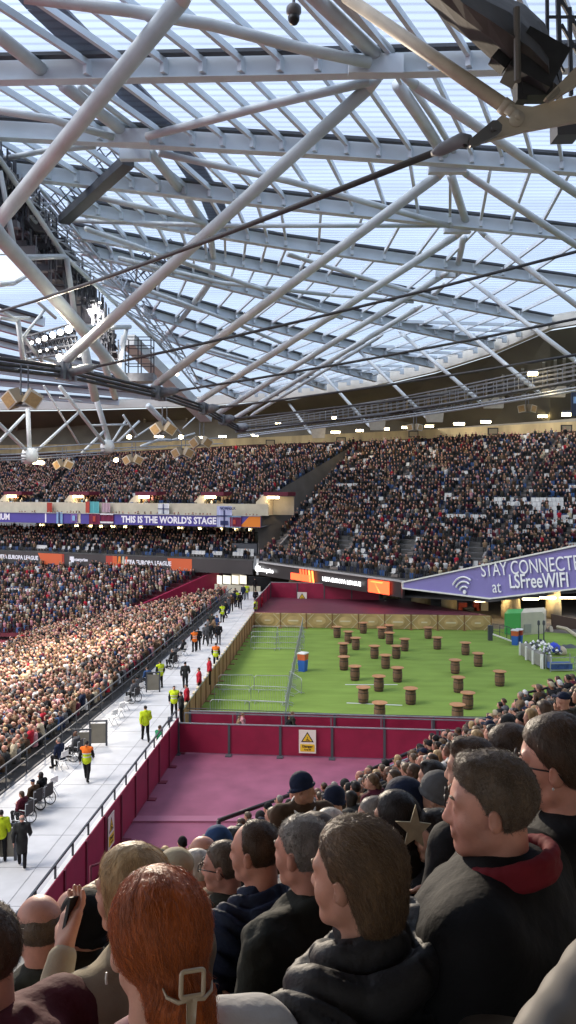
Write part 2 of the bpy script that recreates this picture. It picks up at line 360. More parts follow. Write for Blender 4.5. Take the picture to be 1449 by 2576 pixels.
mb = MB(); mb.poly(px3([(1180, 352), (1240, 302), (1252, 302), (1264, 314), (1262, 328), (1250, 340), (1205, 362), (1184, 368)], 15.7), (0, .1, 0)); c = W(1244, 320, 15.6); mb.tube([c, c + Vector((0, .5, 0))], .055, 14)
in_local(mb.build('fork', mat('fork_grey', (.13, .13, .13), .5, metal=.4), pl), pl)
in_local(MB().tube([W(1085, 388, 16.3), W(1110, 376, 16.2), W(1163, 351, 15.9), W(1182, 352, 15.8)], [.05, .13, .14, .1], 14).build('turnbuckle', M_midgrey, pl, True), pl)
in_local(MB().tube(px3([(1166, 343), (1171, 370)], 15.85), .05, 12).build('ring_band', M_black, pl, True), pl)
mb = MB(); mb.poly(px3([(1372, 245), (1449, 168), (1560, 90), (1560, 130), (1449, 215), (1385, 252)], 15.6), (0, .15, 0)); in_local(mb.build('brace_plate', M_beige, pl), pl)
mb = MB(); mb.poly(px3([(1374, 250), (1382, 254), (1410, 228), (1406, 216)], 15.45), (0, .1, 0)); in_local(mb.build('slot_bar', mat('slot_bar', (.2, .18, .14), .6), pl), pl)

# dark drape / hoist gear hanging from the roof at upper right
dr = empty('draped_hoist', W(1280, 100, 17)); tag(dr, 'dark bundled drape and hoist machinery hanging from the roof, upper right', 'hoist')
mb = MB(); rr = random.Random(3)
spine = [(1060, -60, 55), (1130, -10, 66), (1200, 40, 78), (1262, 78, 88), (1320, 110, 95), (1370, 150, 85), (1400, 195, 60)]
g = []
for (x, y, w_) in spine:
    n = []
    for k in range(12):
        a = 2 * math.pi * k / 12; f = w_ * (1 + rr.uniform(-.12, .12)); n.append(W(x + math.sin(a) * f * .78 * .75 - math.cos(a) * 0, y + math.cos(a) * f, 16.8 + .5 * math.cos(a * 2)) + Vector((0, math.sin(a) * .45, 0)))
    g.append(n)
vs = [p for n in g for p in n]; fs = [(i * 12 + k, i * 12 + (k + 1) % 12, (i + 1) * 12 + (k + 1) % 12, (i + 1) * 12 + k) for i in range(len(g) - 1) for k in range(12)] + [tuple(range(12)), tuple(range(72, 84))]
mb.add(vs, fs); M_drape = mat('drape_dark', (.055, .05, .045), .8, noise=.45, nscale=1.2, bump=.6, bscale=2.5, stretch=(1, 1, .4))
in_local(mb.build('drape', M_drape, dr), dr)
mb = MB(); mb.box(W(1345, 165, 16.4), (.95, .7, .9), Matrix.Rotation(.5, 3, 'Y')); mb.box(W(1345, 225, 16.5), (.62, .4, .42)); mb.box(W(1308, 215, 16.5), (.2, .35, .75)); mb.box(W(1262, 150, 16.5), (.35, .3, .35), Matrix.Rotation(.7, 3, 'Y'))
in_local(mb.build('hoist_motor', mat('hoist_dark', (.02, .02, .022), .5, noise=.4, nscale=4), dr), dr)
mb = MB()
for x0, y0, x1, y1, w_ in [(1380, -20, 1380, 120, .07), (1408, -20, 1412, 150, .09), (1408, -10, 1480, 110, .07), (1415, 60, 1470, 160, .06), (1330, 105, 1405, 130, .05), (1437, 20, 1440, 240, .08), (1380, 40, 1450, 40, .05), (1449, 300, 1449, 350, .5), (1380, 100, 1420, 180, .05)]:
    mb.beam(W(x0, y0, 17.5), W(x1, y1, 17.5) + Vector((.01, 0, 0)), w_, w_)
in_local(mb.build('hanger_frame', mat('hanger_grey', (.07, .08, .1), .5), dr), dr)
in_local(MB().tube([W(1300, 20, 15.9), W(1302, 205, 15.9)], .07, 8).build('support_post', mat('post_taupe', (.12, .11, .095), .6), dr), dr)

# dome camera
dc = empty('dome_camera', W(739, 40, 20)); tag(dc, 'dark dome camera hanging from the roof at top centre', 'camera')
c = W(739, 30, 20)
in_local(MB().lathe(c, [(.10, -.12), (.19, -.02), (.19, .10), (.14, .16), (.08, .2)], 14).build('housing', M_midgrey, dc, True), dc)
in_local(MB().lathe(c, [(.02, -.33), (.09, -.3), (.14, -.22), (.15, -.12)], 14).build('dome', M_black, dc, True), dc)
in_local(MB().tube([c + Vector((0, 0, .15)), c + Vector((0, 0, 3))], .04, 8).build('drop_pole', M_midgrey, dc), dc)
# ================================================================ ground and levels
Z_TURF = 0.0; Z_WALK = 0.7; Z_PITCH = -5.3; F_TOP = ZC - 9.1
def sheet(name, pts, m, thick=.25, **k):
    mb = MB(); mb.poly([Vector(p) for p in pts], (0, 0, -thick)); o = mb.build(name, m); tag(o, kind='structure'); return o
M_ground = mat('ground_tarmac', (.05, .05, .05), .9, noise=.2, nscale=.2)
sheet('ground', [(-1200, -800, Z_PITCH - .3), (1200, -800, Z_PITCH - .3), (1200, 1500, Z_PITCH - .3), (-1200, 1500, Z_PITCH - .3)], M_ground)
sheet('running_track', [(-120, -20, Z_PITCH), (-3, -20, Z_PITCH), (-3, 98, Z_PITCH), (-120, 128, Z_PITCH)], mat('track_red', (.25, .035, .05), .8, noise=.15, nscale=.5), .2)
def grass_mat():
    m = mat('artificial_turf', (.175, .265, .052), .85, spec=.15, noise=.14, nscale=.35, stretch=(1, 3.2, 1), bump=.3, bscale=60)
    return m
sheet('artificial_turf', [(-5.75, 41.9, 0), (12.5, 40.4, 0), (30, 52, 0), (30, 70, 0), (20.0, 74.6, 0), (-3.3, 75.5, 0)], grass_mat(), .3)
sheet('concourse_floor', [(-10, 75, -.02), (20, 74.5, -.02), (30, 52, -.02), (70, 52, -.02), (70, 125, -.02), (-10, 125, -.02)], mat('concourse_paving', (.10, .085, .075), .8, noise=.3, nscale=.4), .3)
M_deck = mat('pink_deck', (.24, .075, .125), .55, spec=.3, noise=.16, nscale=.9, bump=.05, bscale=3)
sheet('maroon_deck', [(-6.9, 14, .0), (12, 14, .0), (20, 40.5, .0), (12.4, 40.3, .0), (-5.8, 41.6, .0)], M_deck, .3)
mb = MB(); mb.box((-.6, 31.6, .04), (11.5, .5, .08)); tag(mb.build('deck_step', mat('deck_trim', (.30, .11, .17), .5)), kind='structure')
def walk_mat():
    m = mat('walkway_white', (.54, .54, .545), .6, noise=.10, nscale=1.1, bump=.1, bscale=4)
    return m
WR = lambda d: float(np.interp(d, [10, 22, 42, 75, 95], [-7.5, -6.85, -5.75, -3.35, -2.2]))
WL = lambda d: float(np.interp(d, [5, 32.4, 39, 53, 92, 98], [-14.4, -11.7, -10.9, -9.5, -6.3, -5.7]))
pr = [(WR(d), d, Z_WALK) for d in (5, 22, 42, 75, 96)]; plf = [(WL(d), d, Z_WALK) for d in (96, 53, 39, 32.4, 5)]
sheet('walkway', pr + plf, walk_mat(), .3)
mb = MB()
for d in np.arange(14, 95, 2.44):
    mb.box(((WL(d) + WR(d)) / 2, d, Z_WALK + .003), (WR(d) - WL(d) - .3, .025, .006))
for f in (.36, .7):
    for d0, d1 in [(6, 32.4), (32.4, 53), (53, 92)]:
        a = Vector((WL(d0) + (WR(d0) - WL(d0)) * f, d0, Z_WALK + .008)); b = Vector((WL(d1) + (WR(d1) - WL(d1)) * f, d1, Z_WALK + .008)); mb.beam(a, b, .02, .005)
tag(mb.build('walkway_joints', mat('joint_grey', (.30, .30, .31), .7)), kind='structure')
for k, (x0, y0, x1, y1) in enumerate([(868, 1722, 1000, 1722), (872, 1768, 1012, 1774)]):
    mb = MB(); mb.beam(GZ(x0, y0, .012), GZ(x1, y1, .012), .14, .008); tag(mb.build('turf_line', M_white), kind='structure')

# ================================================================ stands
def lerp_line(pts, t):
    s = t * (len(pts) - 1); q = min(int(s), len(pts) - 2); return pts[q].lerp(pts[q + 1], s - q)
class Tier:                      # stepped seating between a front line and a back line
    def __init__(s, F, B, n, keys=None): s.F = F; s.B = B; s.n = n
    def at(s, u, r): a = lerp_line(s.F, u); b = lerp_line(s.B, u); return a.lerp(b, r / s.n)
    def face(s, u): a = lerp_line(s.F, u); b = lerp_line(s.B, u); d = a - b; return math.atan2(-d.x, d.y)   # yaw so that +y looks at the pitch
    def mesh(s, mb, seg=24):
        for i in range(seg):
            u0, u1 = i / seg, (i + 1) / seg
            for r in range(s.n):
                a0, a1 = s.at(u0, r), s.at(u1, r); b0, b1 = s.at(u0, r + 1), s.at(u1, r + 1)
                c0 = Vector((a0.x, a0.y, b0.z)); c1 = Vector((a1.x, a1.y, b1.z))
                mb.quad(a0, a1, c1, c0); mb.quad(c0, c1, b1, b0)
    def spots(s, pitch=.5):
        out = []
        for r in range(s.n):
            L = 0; N = 60; ps = [s.at(k / N, r + .45) for k in range(N + 1)]; ln = [0]
            for a, b in zip(ps, ps[1:]): ln.append(ln[-1] + (b - a).length)
            k = int(ln[-1] / pitch)
            for j in range(k):
                u = float(np.interp((j + .5) * pitch, ln, np.linspace(0, 1, N + 1))); p = s.at(u, r + .45); z = s.at(u, r + 1).z
                out.append((p.x, p.y, z, u, r))
        return out
FR = [W(652, 1412, 99), W(838, 1440, 87), W(1010, 1462, 78.5), W(1232, 1485, 75), Vector((28, 81, F_TOP)), Vector((45, 87, F_TOP))]
for p in FR: p.z = F_TOP - .35
BR = [W(900, 1128, 122), W(1085, 1119, 118), W(1265, 1112, 113), W(1449, 1106, 107), W(1650, 1098, 101), W(1850, 1092, 97)]
tierR = Tier(FR, BR, 34)
ZL = ZC - 2.9
FL = [Vector((-62, 127.5, ZL)), Vector((-42, 119.5, ZL)), Vector((-22, 111, ZL)), Vector((-4.0, 103.5, ZL))]
BL = [W(-210, 1170, 141), W(110, 1167, 138), W(480, 1150, 132), W(900, 1128, 122)]
tierL = Tier(FL, BL, 24)
ZM = ZC - 9.4
FM = [Vector((-62, 124.2, ZM)), Vector((-42, 116.1, ZM)), Vector((-22, 107.6, ZM)), Vector((-4.3, 100.1, ZM))]
BM = [p + Vector((.0, 6.2, 2.6)) for p in FM]
tierM = Tier(FM, BM, 7)
# far lower stand across the corner
FB = [Vector((-66, 109, -5.0)), Vector((-39, 97.6, -5.0)), Vector((-24.5, 94, -4.4))]
BB = [Vector((-62, 124, ZC - 11.2)), Vector((-36, 114, ZC - 11.2)), Vector((-9.5, 103.8, ZC - 11.0))]
tierB = Tier(FB, BB, 16)
# near lower stand, falling away to the left of the walkway
def AL(d, off, z): return Vector((WL(d) - off, d, z))
FA = [AL(d, 22, Z_PITCH + .3) for d in (14, 32.4, 39, 53, 92)]
BA = [AL(d, .25, Z_WALK - .1) for d in (14, 32.4, 39, 53, 92)]
FA[-1] = Vector((-30.5, 96.5, Z_PITCH + .3))
class TierA(Tier): pass
tierA = Tier(FA, BA, 29)
# near upper stand (where the camera is)
K0 = 14.7; NRM = Vector((.72, -.69, 0)).normalized(); DIR = Vector((.69, .72, 0)).normalized(); P0 = Vector((-1.7, 19.5, 0))
ZF = ZC - 9.6
def near_pt(s_, p): v = P0 + DIR * s_ + NRM * p; return Vector((v.x, v.y, ZF + .565 * p))
FN = [near_pt(-34, 0), near_pt(-10, 0), near_pt(18.6, 0), near_pt(29, 1.5), near_pt(44, 8)]
BN = [near_pt(-34, 27.2), near_pt(-10, 27.2), near_pt(18.6, 27.2), near_pt(29, 28.7), near_pt(44, 35.2)]
def sag(p): return .50 * math.sin(math.pi * min(max(p, 0), 13) / 13)     # the rake is shallower near the front
class NearTier(Tier):
    def at(s, u, r): q = Tier.at(s, u, r); q.z -= sag(r * .8); return q
tierN = NearTier(FN, BN, 34)
M_step = mat('terrace_step', (.10, .095, .09), .85, noise=.2, nscale=.5)
M_stepm = mat('terrace_step_maroon', (.13, .022, .035), .8, noise=.2, nscale=.5)
stands = []
def stand(name, label, tier, m, seg=24, skirt=None):
    mb = MB(); tier.mesh(mb, seg); o = empty(name, label=label, cat='grandstand'); mb.build('terrace', m, o); stands.append(o); return o
s_right = stand('grandstand', 'large dark upper grandstand full of spectators at right, beyond the turf', tierR, M_step)
s_left = stand('grandstand', 'upper far grandstand above the purple stage banner, dark seats', tierL, M_step)
s_mid = stand('grandstand', 'narrow middle tier between the glazed boxes and the black league banner', tierM, M_step)
s_far = stand('grandstand', 'far lower grandstand with a maroon side wall, across the corner', tierB, M_stepm)
s_near = stand('grandstand', 'packed lower stand dropping away left of the white walkway', tierA, M_step)
s_cam = stand('grandstand', 'near upper stand in the foreground with the closest spectators', tierN, M_conc)

# fascia of the near upper stand, its underside and the rear concourse
mb = MB()
for a, b in zip(FN, FN[1:]): mb.beam(a + Vector((0, 0, .12)), b + Vector((0, 0, .12)), .25, 1.4)
mb.build('fascia', M_conc, s_cam)
# right stand: fascia with LED board
M_board = mat('led_board_dark', (.03, .026, .026), .35, spec=.5)
M_ledge = mat('ledge_grey', (.42, .40, .38), .6)
fp = [Vector((p.x, p.y, F_TOP)) for p in FR[:3]] + [W(1016, 1463, 78)]
mb = MB(); mc = MB()
for a, b in zip(fp, fp[1:]):
    if (b - a).length < .5: continue
    o_ = Vector((0, -.25, 0)); mb.beam(a + o_, b + o_, .2, 1.55, .12); mc.beam(a + o_ * 1.4, b + o_ * 1.4, .45, .14, -.02)
mb.build('fascia_board', M_board, s_right); mc.build('fascia_ledge', M_ledge, s_right)
mb = MB(); mb.box(fp[0] + Vector((-.2, -.4, -.7)), (.25, .3, 1.9)); mb.build('fascia_post', M_whitep, s_right)
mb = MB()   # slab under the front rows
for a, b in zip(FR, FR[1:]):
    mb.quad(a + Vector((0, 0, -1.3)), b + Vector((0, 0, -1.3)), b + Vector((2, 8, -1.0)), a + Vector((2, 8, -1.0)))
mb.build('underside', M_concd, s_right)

# walls behind the last rows: maroon strip, lit cream concourse band, lamps
wall = empty('concourse_band', label='yellowish lit concourse band with small dark screens behind the last rows', cat='concourse wall')
BK = [W(-160, 1168, 142), W(0, 1167, 139.5), W(300, 1159, 135), W(640, 1139, 130), W(900, 1128, 123), W(1085, 1119, 119), W(1265, 1112, 114), W(1449, 1106, 108), W(1620, 1100, 103)]
BK = [p + Vector((.4, .8, 0)) for p in BK]
hi_px = [(-160, 1142), (0, 1141), (300, 1137), (640, 1118), (900, 1110), (1085, 1103), (1265, 1094), (1449, 1084), (1620, 1076)]
top_px = [(-160, 1120), (0, 1120), (300, 1115), (640, 1101), (900, 1089), (1085, 1080), (1265, 1070), (1449, 1060), (1620, 1052)]
HI = [W(x, y, p.y + .2) for (x, y), p in zip(hi_px, BK)]; TP = [W(x, y, p.y + .3) for (x, y), p in zip(top_px, BK)]
mb = MB(); m2 = MB(); m3 = MB()
for i in range(len(BK) - 1):
    d_ = Vector((0, 0, -2.0)); mb.quad(BK[i] + d_, BK[i + 1] + d_, HI[i + 1], HI[i]); m2.quad(HI[i], HI[i + 1], TP[i + 1], TP[i])
    m3.quad(TP[i], TP[i + 1], TP[i + 1] + Vector((1, 3, 6)), TP[i] + Vector((0, 3, 6)))
mb.build('maroon_back_wall', mat('dark_maroon_wall', (.045, .014, .014), .8, noise=.2, nscale=.3), wall)
m2.build('lit_band', mat('wooden_band', (.42, .32, .16), .7, noise=.35, nscale=.5, stretch=(1.2, 1, .2)), wall)
m3.build('upper_wall', mat('upper_wall_olive', (.16, .14, .10), .8, noise=.3, nscale=.3), wall)
for k, (x, y) in enumerate([(680, 1114), (858, 1108), (1040, 1092), (1240, 1085), (1425, 1078)]):
    p = W(x, y, float(np.interp(x, [640, 1085, 1449], [129, 118, 107]))); e = empty('screen', p, label=['small dark screen on the lit band, farthest left of five', 'small dark screen on the lit band above the second aisle', 'small dark screen on the lit band, middle one of five', 'small dark screen on the lit band, second from the right edge', 'small dark screen on the lit band, nearest the right edge'][k], cat='screen', group='screens on the concourse band')
    MB().box((0, 0, 0), (1.5, .2, 1.0)).build('frame', M_black, e); MB().box((0, -.12, 0), (1.2, .06, .7)).build('display', mat('screen_brown', (.25, .2, .12), .4), e)
lamps = [(1155, 1066, 26), (1222, 1061, 24), (1428, 1042, 26), (1024, 1075, 26), (967, 1079, 24), (844, 1087, 22), (1365, 1047, 22), (1080, 1072, 20), (905, 1083, 18), (560, 1098, 18), (500, 1100, 18), (400, 1098, 22), (640, 1095, 18), (700, 1066, 14), (1340, 940, 22), (840, 1051, 12), (724, 1040, 0)]
for k, (x, y, w_) in enumerate(lamps):
    if not w_: continue
    d = float(np.interp(x, [400, 640, 1085, 1449], [128, 122, 108, 96])) if y > 1045 else 64
    p = W(x, y, d); wd = w_ * d / FOC
    e = empty('ceiling_light', p, label='glowing strip lamp under the soffit, %s' % ('above the lit band at far right' if x > 1300 else 'right of centre over the upper stand' if x > 1000 else 'near the middle over the upper stand' if x > 660 else 'left of centre by the hanging speakers'), cat='lamp', group='strip lamps over the upper stand')
    MB().box((0, 0, .18), (wd * 1.1, .5, .15)).build('lamp_housing', M_midgrey, e); MB().box((0, 0, 0), (wd, .35, .28)).build('lamp_tube', M_lampw, e)

# far left: banner, canopy, glazed boxes, league board
M_purple = mat('purple_banner', (.075, .06, .29), .5, noise=.06, nscale=.5)
M_txt = mat('white_lettering', (.85, .84, .88), .5)
def text_on(parent, body, a, b, zc, size, m, out=.12, bold=.02, name='lettering', center=None, shear=0.0, sx=1.0):
    c = bpy.data.curves.new(name, 'FONT'); c.body = body; c.size = size; c.align_x = 'CENTER'; c.align_y = 'CENTER'; c.extrude = .01; c.offset = bold; c.materials.append(m); c.resolution_u = 2
    o = bpy.data.objects.new(name, c); COL.objects.link(o); o.parent = parent
    t = (b - a); yaw = math.atan2(t.y, t.x); p = (a + b) / 2 if center is None else center; n = Vector((math.sin(yaw), -math.cos(yaw), 0))
    o.location = Vector((p.x, p.y, zc)) + n * out; o.rotation_euler = (R(90), 0, yaw); o.scale = (sx, 1, 1); return o
lineL = lambda px: (lambda q: q)(None)
def onlineL(px, z, off=0):       # point on the front line of the left stand as seen at px
    # line through (-42,116) and (-4.2,100)
    k = (px - 724.5) / FOC; # x = k y ; y = 100 + (x + 4.2) * (16 / -37.8)
    m_ = -16 / 37.8; y = (100 + 4.2 * m_ + off) / (1 - m_ * k); return Vector((k * y, y, z))
LY = Vector((math.cos(math.atan2(-16, 37.8)), math.sin(math.atan2(-16, 37.8)), 0)); LN = Vector((LY.y, -LY.x, 0)); yawL = math.atan2(-16, 37.8)
bn = empty('stage_banner', label="long purple banner reading THIS IS THE WORLD'S STAGE on the far stand", cat='banner')
a = onlineL(-260, ZC - 3.55, .8); b = onlineL(656, ZC - 3.55, .8)
MB().beam(a, b, .25, 1.42).build('banner_face', M_purple, bn)
MB().beam(a + Vector((0, -.05, .06)), b + Vector((0, -.05, .06)), .4, .07).build('banner_ledge', M_ledge, bn)
text_on(bn, "THIS IS THE WORLD'S STAGE", a, b, ZC - 4.28, 1.22, M_txt, .16, .045, center=onlineL(423, 0, .8), sx=.92)
text_on(bn, "LONDON STADIUM", a, b, ZC - 4.22, 1.22, M_txt, .16, .045, center=onlineL(-40, 0, .8), sx=.92)
def patch(parent, x0, x1, zt, zb, m, off=.8, out=.14, name='panel', skew=0.0):
    A = onlineL(x0, zt, off) + LN * out; B = onlineL(x1, zt, off) + LN * out; C = onlineL(x1 , zb, off) + LN * out; D = onlineL(x0 - skew, zb, off) + LN * out
    mb = MB(); mb.poly([A, B, C, D], LN * -.05); return mb.build(name, m, parent)
M_orange = mat('orange_print', (.75, .22, .02), .5); M_red = mat('red_print', (.42, .05, .03), .5); M_oran2 = mat('orange_red_print', (.62, .12, .04), .5)
patch(bn, 628, 656, ZC - 3.6, ZC - 4.93, M_orange, skew=24); patch(bn, 115, 118, ZC - 3.6, ZC - 4.9, M_txt); patch(bn, 192, 204, ZC - 3.6, ZC - 4.9, M_cream)
def flag(label, x0, x1, zt, zb, m, off, extra=None, out=.2):
    p = onlineL((x0 + x1) / 2, zb, off) + LN * out; e = empty('flag', p, yawL, label, 'flag'); w_ = (onlineL(x1, 0) - onlineL(x0, 0)).length; h_ = zt - zb
    mb = MB(); n = 8
    for k in range(n):
        f0, f1 = k / n - .5, (k + 1) / n - .5; y0, y1 = .05 * math.sin(k * 2.1), .05 * math.sin((k + 1) * 2.1)
        mb.quad((f0 * w_, y0, 0), (f1 * w_, y1, 0), (f1 * w_, y1, h_), (f0 * w_, y0, h_))
    mb.build('cloth', m, e)
    for (fx0, fx1, fz0, fz1, mm) in (extra or []):
        MB().box(((fx0 + fx1) / 2 * w_ - w_ / 2, -.09, (fz0 + fz1) / 2 * h_), ((fx1 - fx0) * w_, .03, (fz1 - fz0) * h_)).build('stripe', mm, e)
    return e
M_claret = mat('claret_cloth', (.16, .015, .05), .8); M_sky = mat('skyblue_cloth', (.25, .42, .62), .8); M_navy = mat('navy_cloth', (.03, .04, .12), .8); M_wcl = mat('white_cloth', (.7, .7, .7), .8); M_teal = mat('teal_cloth', (.10, .38, .38), .8)
flag('claret flag with a small pale crest on the purple banner, left of centre', 226, 254, ZC - 3.5, ZC - 5.0, M_claret, .8, [(.38, .62, .25, .75, M_red)])
flag('claret and white striped flag hung next to the crest flag', 255, 288, ZC - 3.5, ZC - 4.9, M_claret, .8, [(0, 1, .05, .22, M_wcl), (0, 1, .88, 1, M_wcl)])
flag('blue flag with pale cross hung over the left end of the purple banner', 144, 160, ZC - 3.4, ZC - 5.0, M_sky, .8, [(.4, .6, 0, 1, M_navy)])
flag('purple shield flag between the blue flag and the cream gap', 180, 197, ZC - 3.6, ZC - 4.8, mat('mauve_cloth', (.2, .12, .35), .8), .8, [(.3, .7, .2, .8, M_sky)])
flag('teal and red flag draped on the cream wall above the banner', 218, 252, ZC - 1.9, ZC - 3.5, M_teal, 2.6, [(0, .3, 0, 1, M_red)])
flag('white flag with dark blue cross on the cream wall', 399, 428, ZC - 2.1, ZC - 3.5, M_wcl, 2.6, [(.46, .54, 0, 1, M_navy), (0, 1, .46, .54, M_navy)])
flag('pale shirt-shaped flag on the cream wall beside the teal one', 258, 280, ZC - 2.1, ZC - 3.4, mat('pink_cloth', (.45, .3, .33), .8), 2.6)
f_ = flag('pale blue cross flag lettered NORFOLK hanging over the stage banner', 547, 586, ZC - 2.3, ZC - 5.0, mat('paleblue_cloth', (.45, .48, .68), .8), .8, [(.46, .54, 0, .8, M_navy), (0, 1, .5, .56, M_navy), (.25, .75, .1, .3, M_navy)])
tt = text_on(f_, 'NORFOLK', Vector((0, 0, 0)), Vector((1, 0, 0)), 2.4, .5, M_navy, .1, .01)
flag('claret flag with pale border and crest at the banner right end', 575, 609, ZC - 3.6, ZC - 5.05, M_claret, .8, [(0, 1, .93, .99, M_sky), (0, 1, .02, .07, M_sky), (.4, .6, .3, .7, M_red)])
flag('dark red flag on the cream wall near the left lit doorway', 120, 134, ZC - 2.1, ZC - 3.5, M_red, 2.6)

box_ = empty('hospitality_boxes', label='row of glazed hospitality boxes with warm lights under the purple banner', cat='glazed boxes')
za, zb = ZC - 5.0, ZC - 7.6
A0 = onlineL(96, 0, 7.4); A1 = onlineL(655, 0, 7.4); Lw = (A1 - A0).length
mb = MB(); mb.beam(Vector((A0.x, A0.y, za)) + LN * -2.6, Vector((A1.x, A1.y, za)) + LN * -2.6, .3, 3.2); mb.build('back_wall', mat('box_wall', (.40, .36, .27), .8, noise=.3, nscale=.8), box_)
M_glass = mat('box_glass', (.30, .33, .31), .12, spec=.6)
mb = MB(); mb.beam(Vector((A0.x, A0.y, za)), Vector((A1.x, A1.y, za)), .05, 2.7); mb.build('glazing', M_glass, box_)
for k in range(44):
    p = A0.lerp(A1, k / 43); MB().beam(Vector((p.x, p.y, za)) + LN * .1, Vector((p.x + .001, p.y, zb)) + LN * .1, .13 if k % 4 else .3, .2).build('mullion', M_gutter, box_)
mb = MB(); mb.beam(Vector((A0.x, A0.y, za - .95)) + LN * .1, Vector((A1.x, A1.y, za - .95)) + LN * .1, .15, .12); mb.beam(Vector((A0.x, A0.y, za + .0)) + LN * .1, Vector((A1.x, A1.y, za + .0)) + LN * .1, .3, .35); mb.build('transom', M_gutter, box_)
mb = MB()
for k in range(14):
    p = A0.lerp(A1, (k + .3 + .4 * math.sin(k * 7)) / 14); mb.box(Vector((p.x, p.y, za - .62)) + LN * .14, (.7, .06, .22), Matrix.Rotation(yawL, 3, 'Z'))
mb.build('interior_light', mat('box_lamp', (1, .9, .7), emit=(1, .72, .35), estr=3.5), box_)
a = onlineL(-260, ZC - 5.0, .9); b = onlineL(656, ZC - 5.0, .9)
mb = MB(); mb.quad(a, b, b + Vector((2.2, 5.6, .35)), a + Vector((2.2, 5.6, .35))); mb.build('canopy', mat('canopy_slate', (.07, .08, .11), .6, noise=.2, nscale=.4), box_)
mb = MB(); p = onlineL(625, ZC - 7.9, 3.0); mb.box(p, (3.6, 2.5, 1.5), Matrix.Rotation(yawL, 3, 'Z')); mb.build('dark_box', M_gutter, box_)

lb = empty('league_board', label='dark electronic board with repeated UEFA EUROPA LEAGUE text on the far stand', cat='advertising board')
a = onlineL(-260, F_TOP, -.3); b = onlineL(636, F_TOP, -.3)
MB().beam(a, b, .25, 1.75, .0).build('board', mat('board_grey', (.055, .05, .05), .4, noise=.1, nscale=.4), lb)
for x in (47, 373): text_on(lb, 'UEFA EUROPA LEAGUE', a, b, F_TOP - .85, .80, M_txt, .16, .03, center=onlineL(x, 0, -.3), sx=.88)
text_on(lb, 'Enterprise', a, b, F_TOP - .8, .62, M_txt, .16, .02, center=onlineL(203, 0, -.3)); 
mb = MB(); mb.box(onlineL(183, F_TOP - .8, -.3) + LN * .18, (.7, .06, .8), Matrix.Rotation(yawL, 3, 'Z')); mb.build('emblem', M_txt, lb)
for x0, x1, m_, sk in [(97, 160, M_oran2, -12), (268, 285, M_red, 0), (285, 296, M_oran2, 0), (300, 305, M_orange, 4), (310, 314, M_cream, 4), (318, 322, M_oran2, 4), (422, 484, M_oran2, -12), (158, 163, M_red, 0)]:
    patch(lb, x0, x1, F_TOP - .1, F_TOP - 1.65, m_, -.3, .15, skew=sk)
# LED parts of the right board
def onR(px, z):                  # on the right fascia
    for a, b in zip(fp, fp[1:]):
        xa, xb = 724.5 + a.x / a.y * FOC, 724.5 + b.x / b.y * FOC
        if xa - 1 <= px <= xb + 1:
            k = (px - 724.5) / FOC; ux, uy = b.x - a.x, b.y - a.y; t = (k * a.y - a.x) / (ux - k * uy); p = a.lerp(b, t); n = Vector((uy, -ux, 0)).normalized(); return Vector((p.x, p.y, z)) + n * .5, n, math.atan2(uy, ux)
    return None
rb = empty('led_board', label='black electronic board with red graphics under the right upper stand', cat='advertising board')
M_ledr = mat('led_red', (.5, .03, .01), emit=(1.0, .07, .02), estr=1.1); M_ledo = mat('led_orange', (.6, .12, .02), emit=(1.0, .22, .05), estr=1.0); M_ledw = mat('led_white', (.9, .9, .9), emit=(1, 1, 1), estr=.75)
def led(x0, x1, z0, z1, m_, sk=0.0):
    p, n, yaw = onR(x0, z0); q, _, _ = onR(x1, z0); t = (q - p).normalized()
    mb = MB(); mb.poly([Vector((p.x, p.y, z1)) + t * sk, Vector((q.x, q.y, z1)) + t * sk, Vector((q.x, q.y, z0)), Vector((p.x, p.y, z0))], n * -.05); return mb.build('led_panel', m_, rb)
led(740, 792, F_TOP - 1.5, F_TOP - .75, M_ledr)
for k, x in enumerate((765, 772, 779, 787, 795)): led(x, x + 4, F_TOP - 1.5, F_TOP - .2, M_ledo if k > 2 else M_ledr, -.25)
led(935, 988, F_TOP - 1.55, F_TOP - .25, M_ledr); led(940, 970, F_TOP - .5, F_TOP - .38, M_ledo, .2); led(962, 966, F_TOP - 1.5, F_TOP - .3, M_ledo, -.9)
for body, x, s_ in (('Enterprise', 678, .75), ('UEFA EUROPA LEAGUE', 867, .62)):
    p, n, yaw = onR(x, F_TOP - .85); text_on(rb, body, Vector((0, 0, 0)), Vector((math.cos(yaw), math.sin(yaw), 0)), F_TOP - .9, s_, M_ledw, .02, .015, center=p)
p, n, yaw = onR(657, F_TOP - .85); MB().lathe(p, [(.02, -.3), (.3, -.28), (.34, 0), (.3, .3), (.02, .3)], 10).build('emblem', M_ledw, rb)

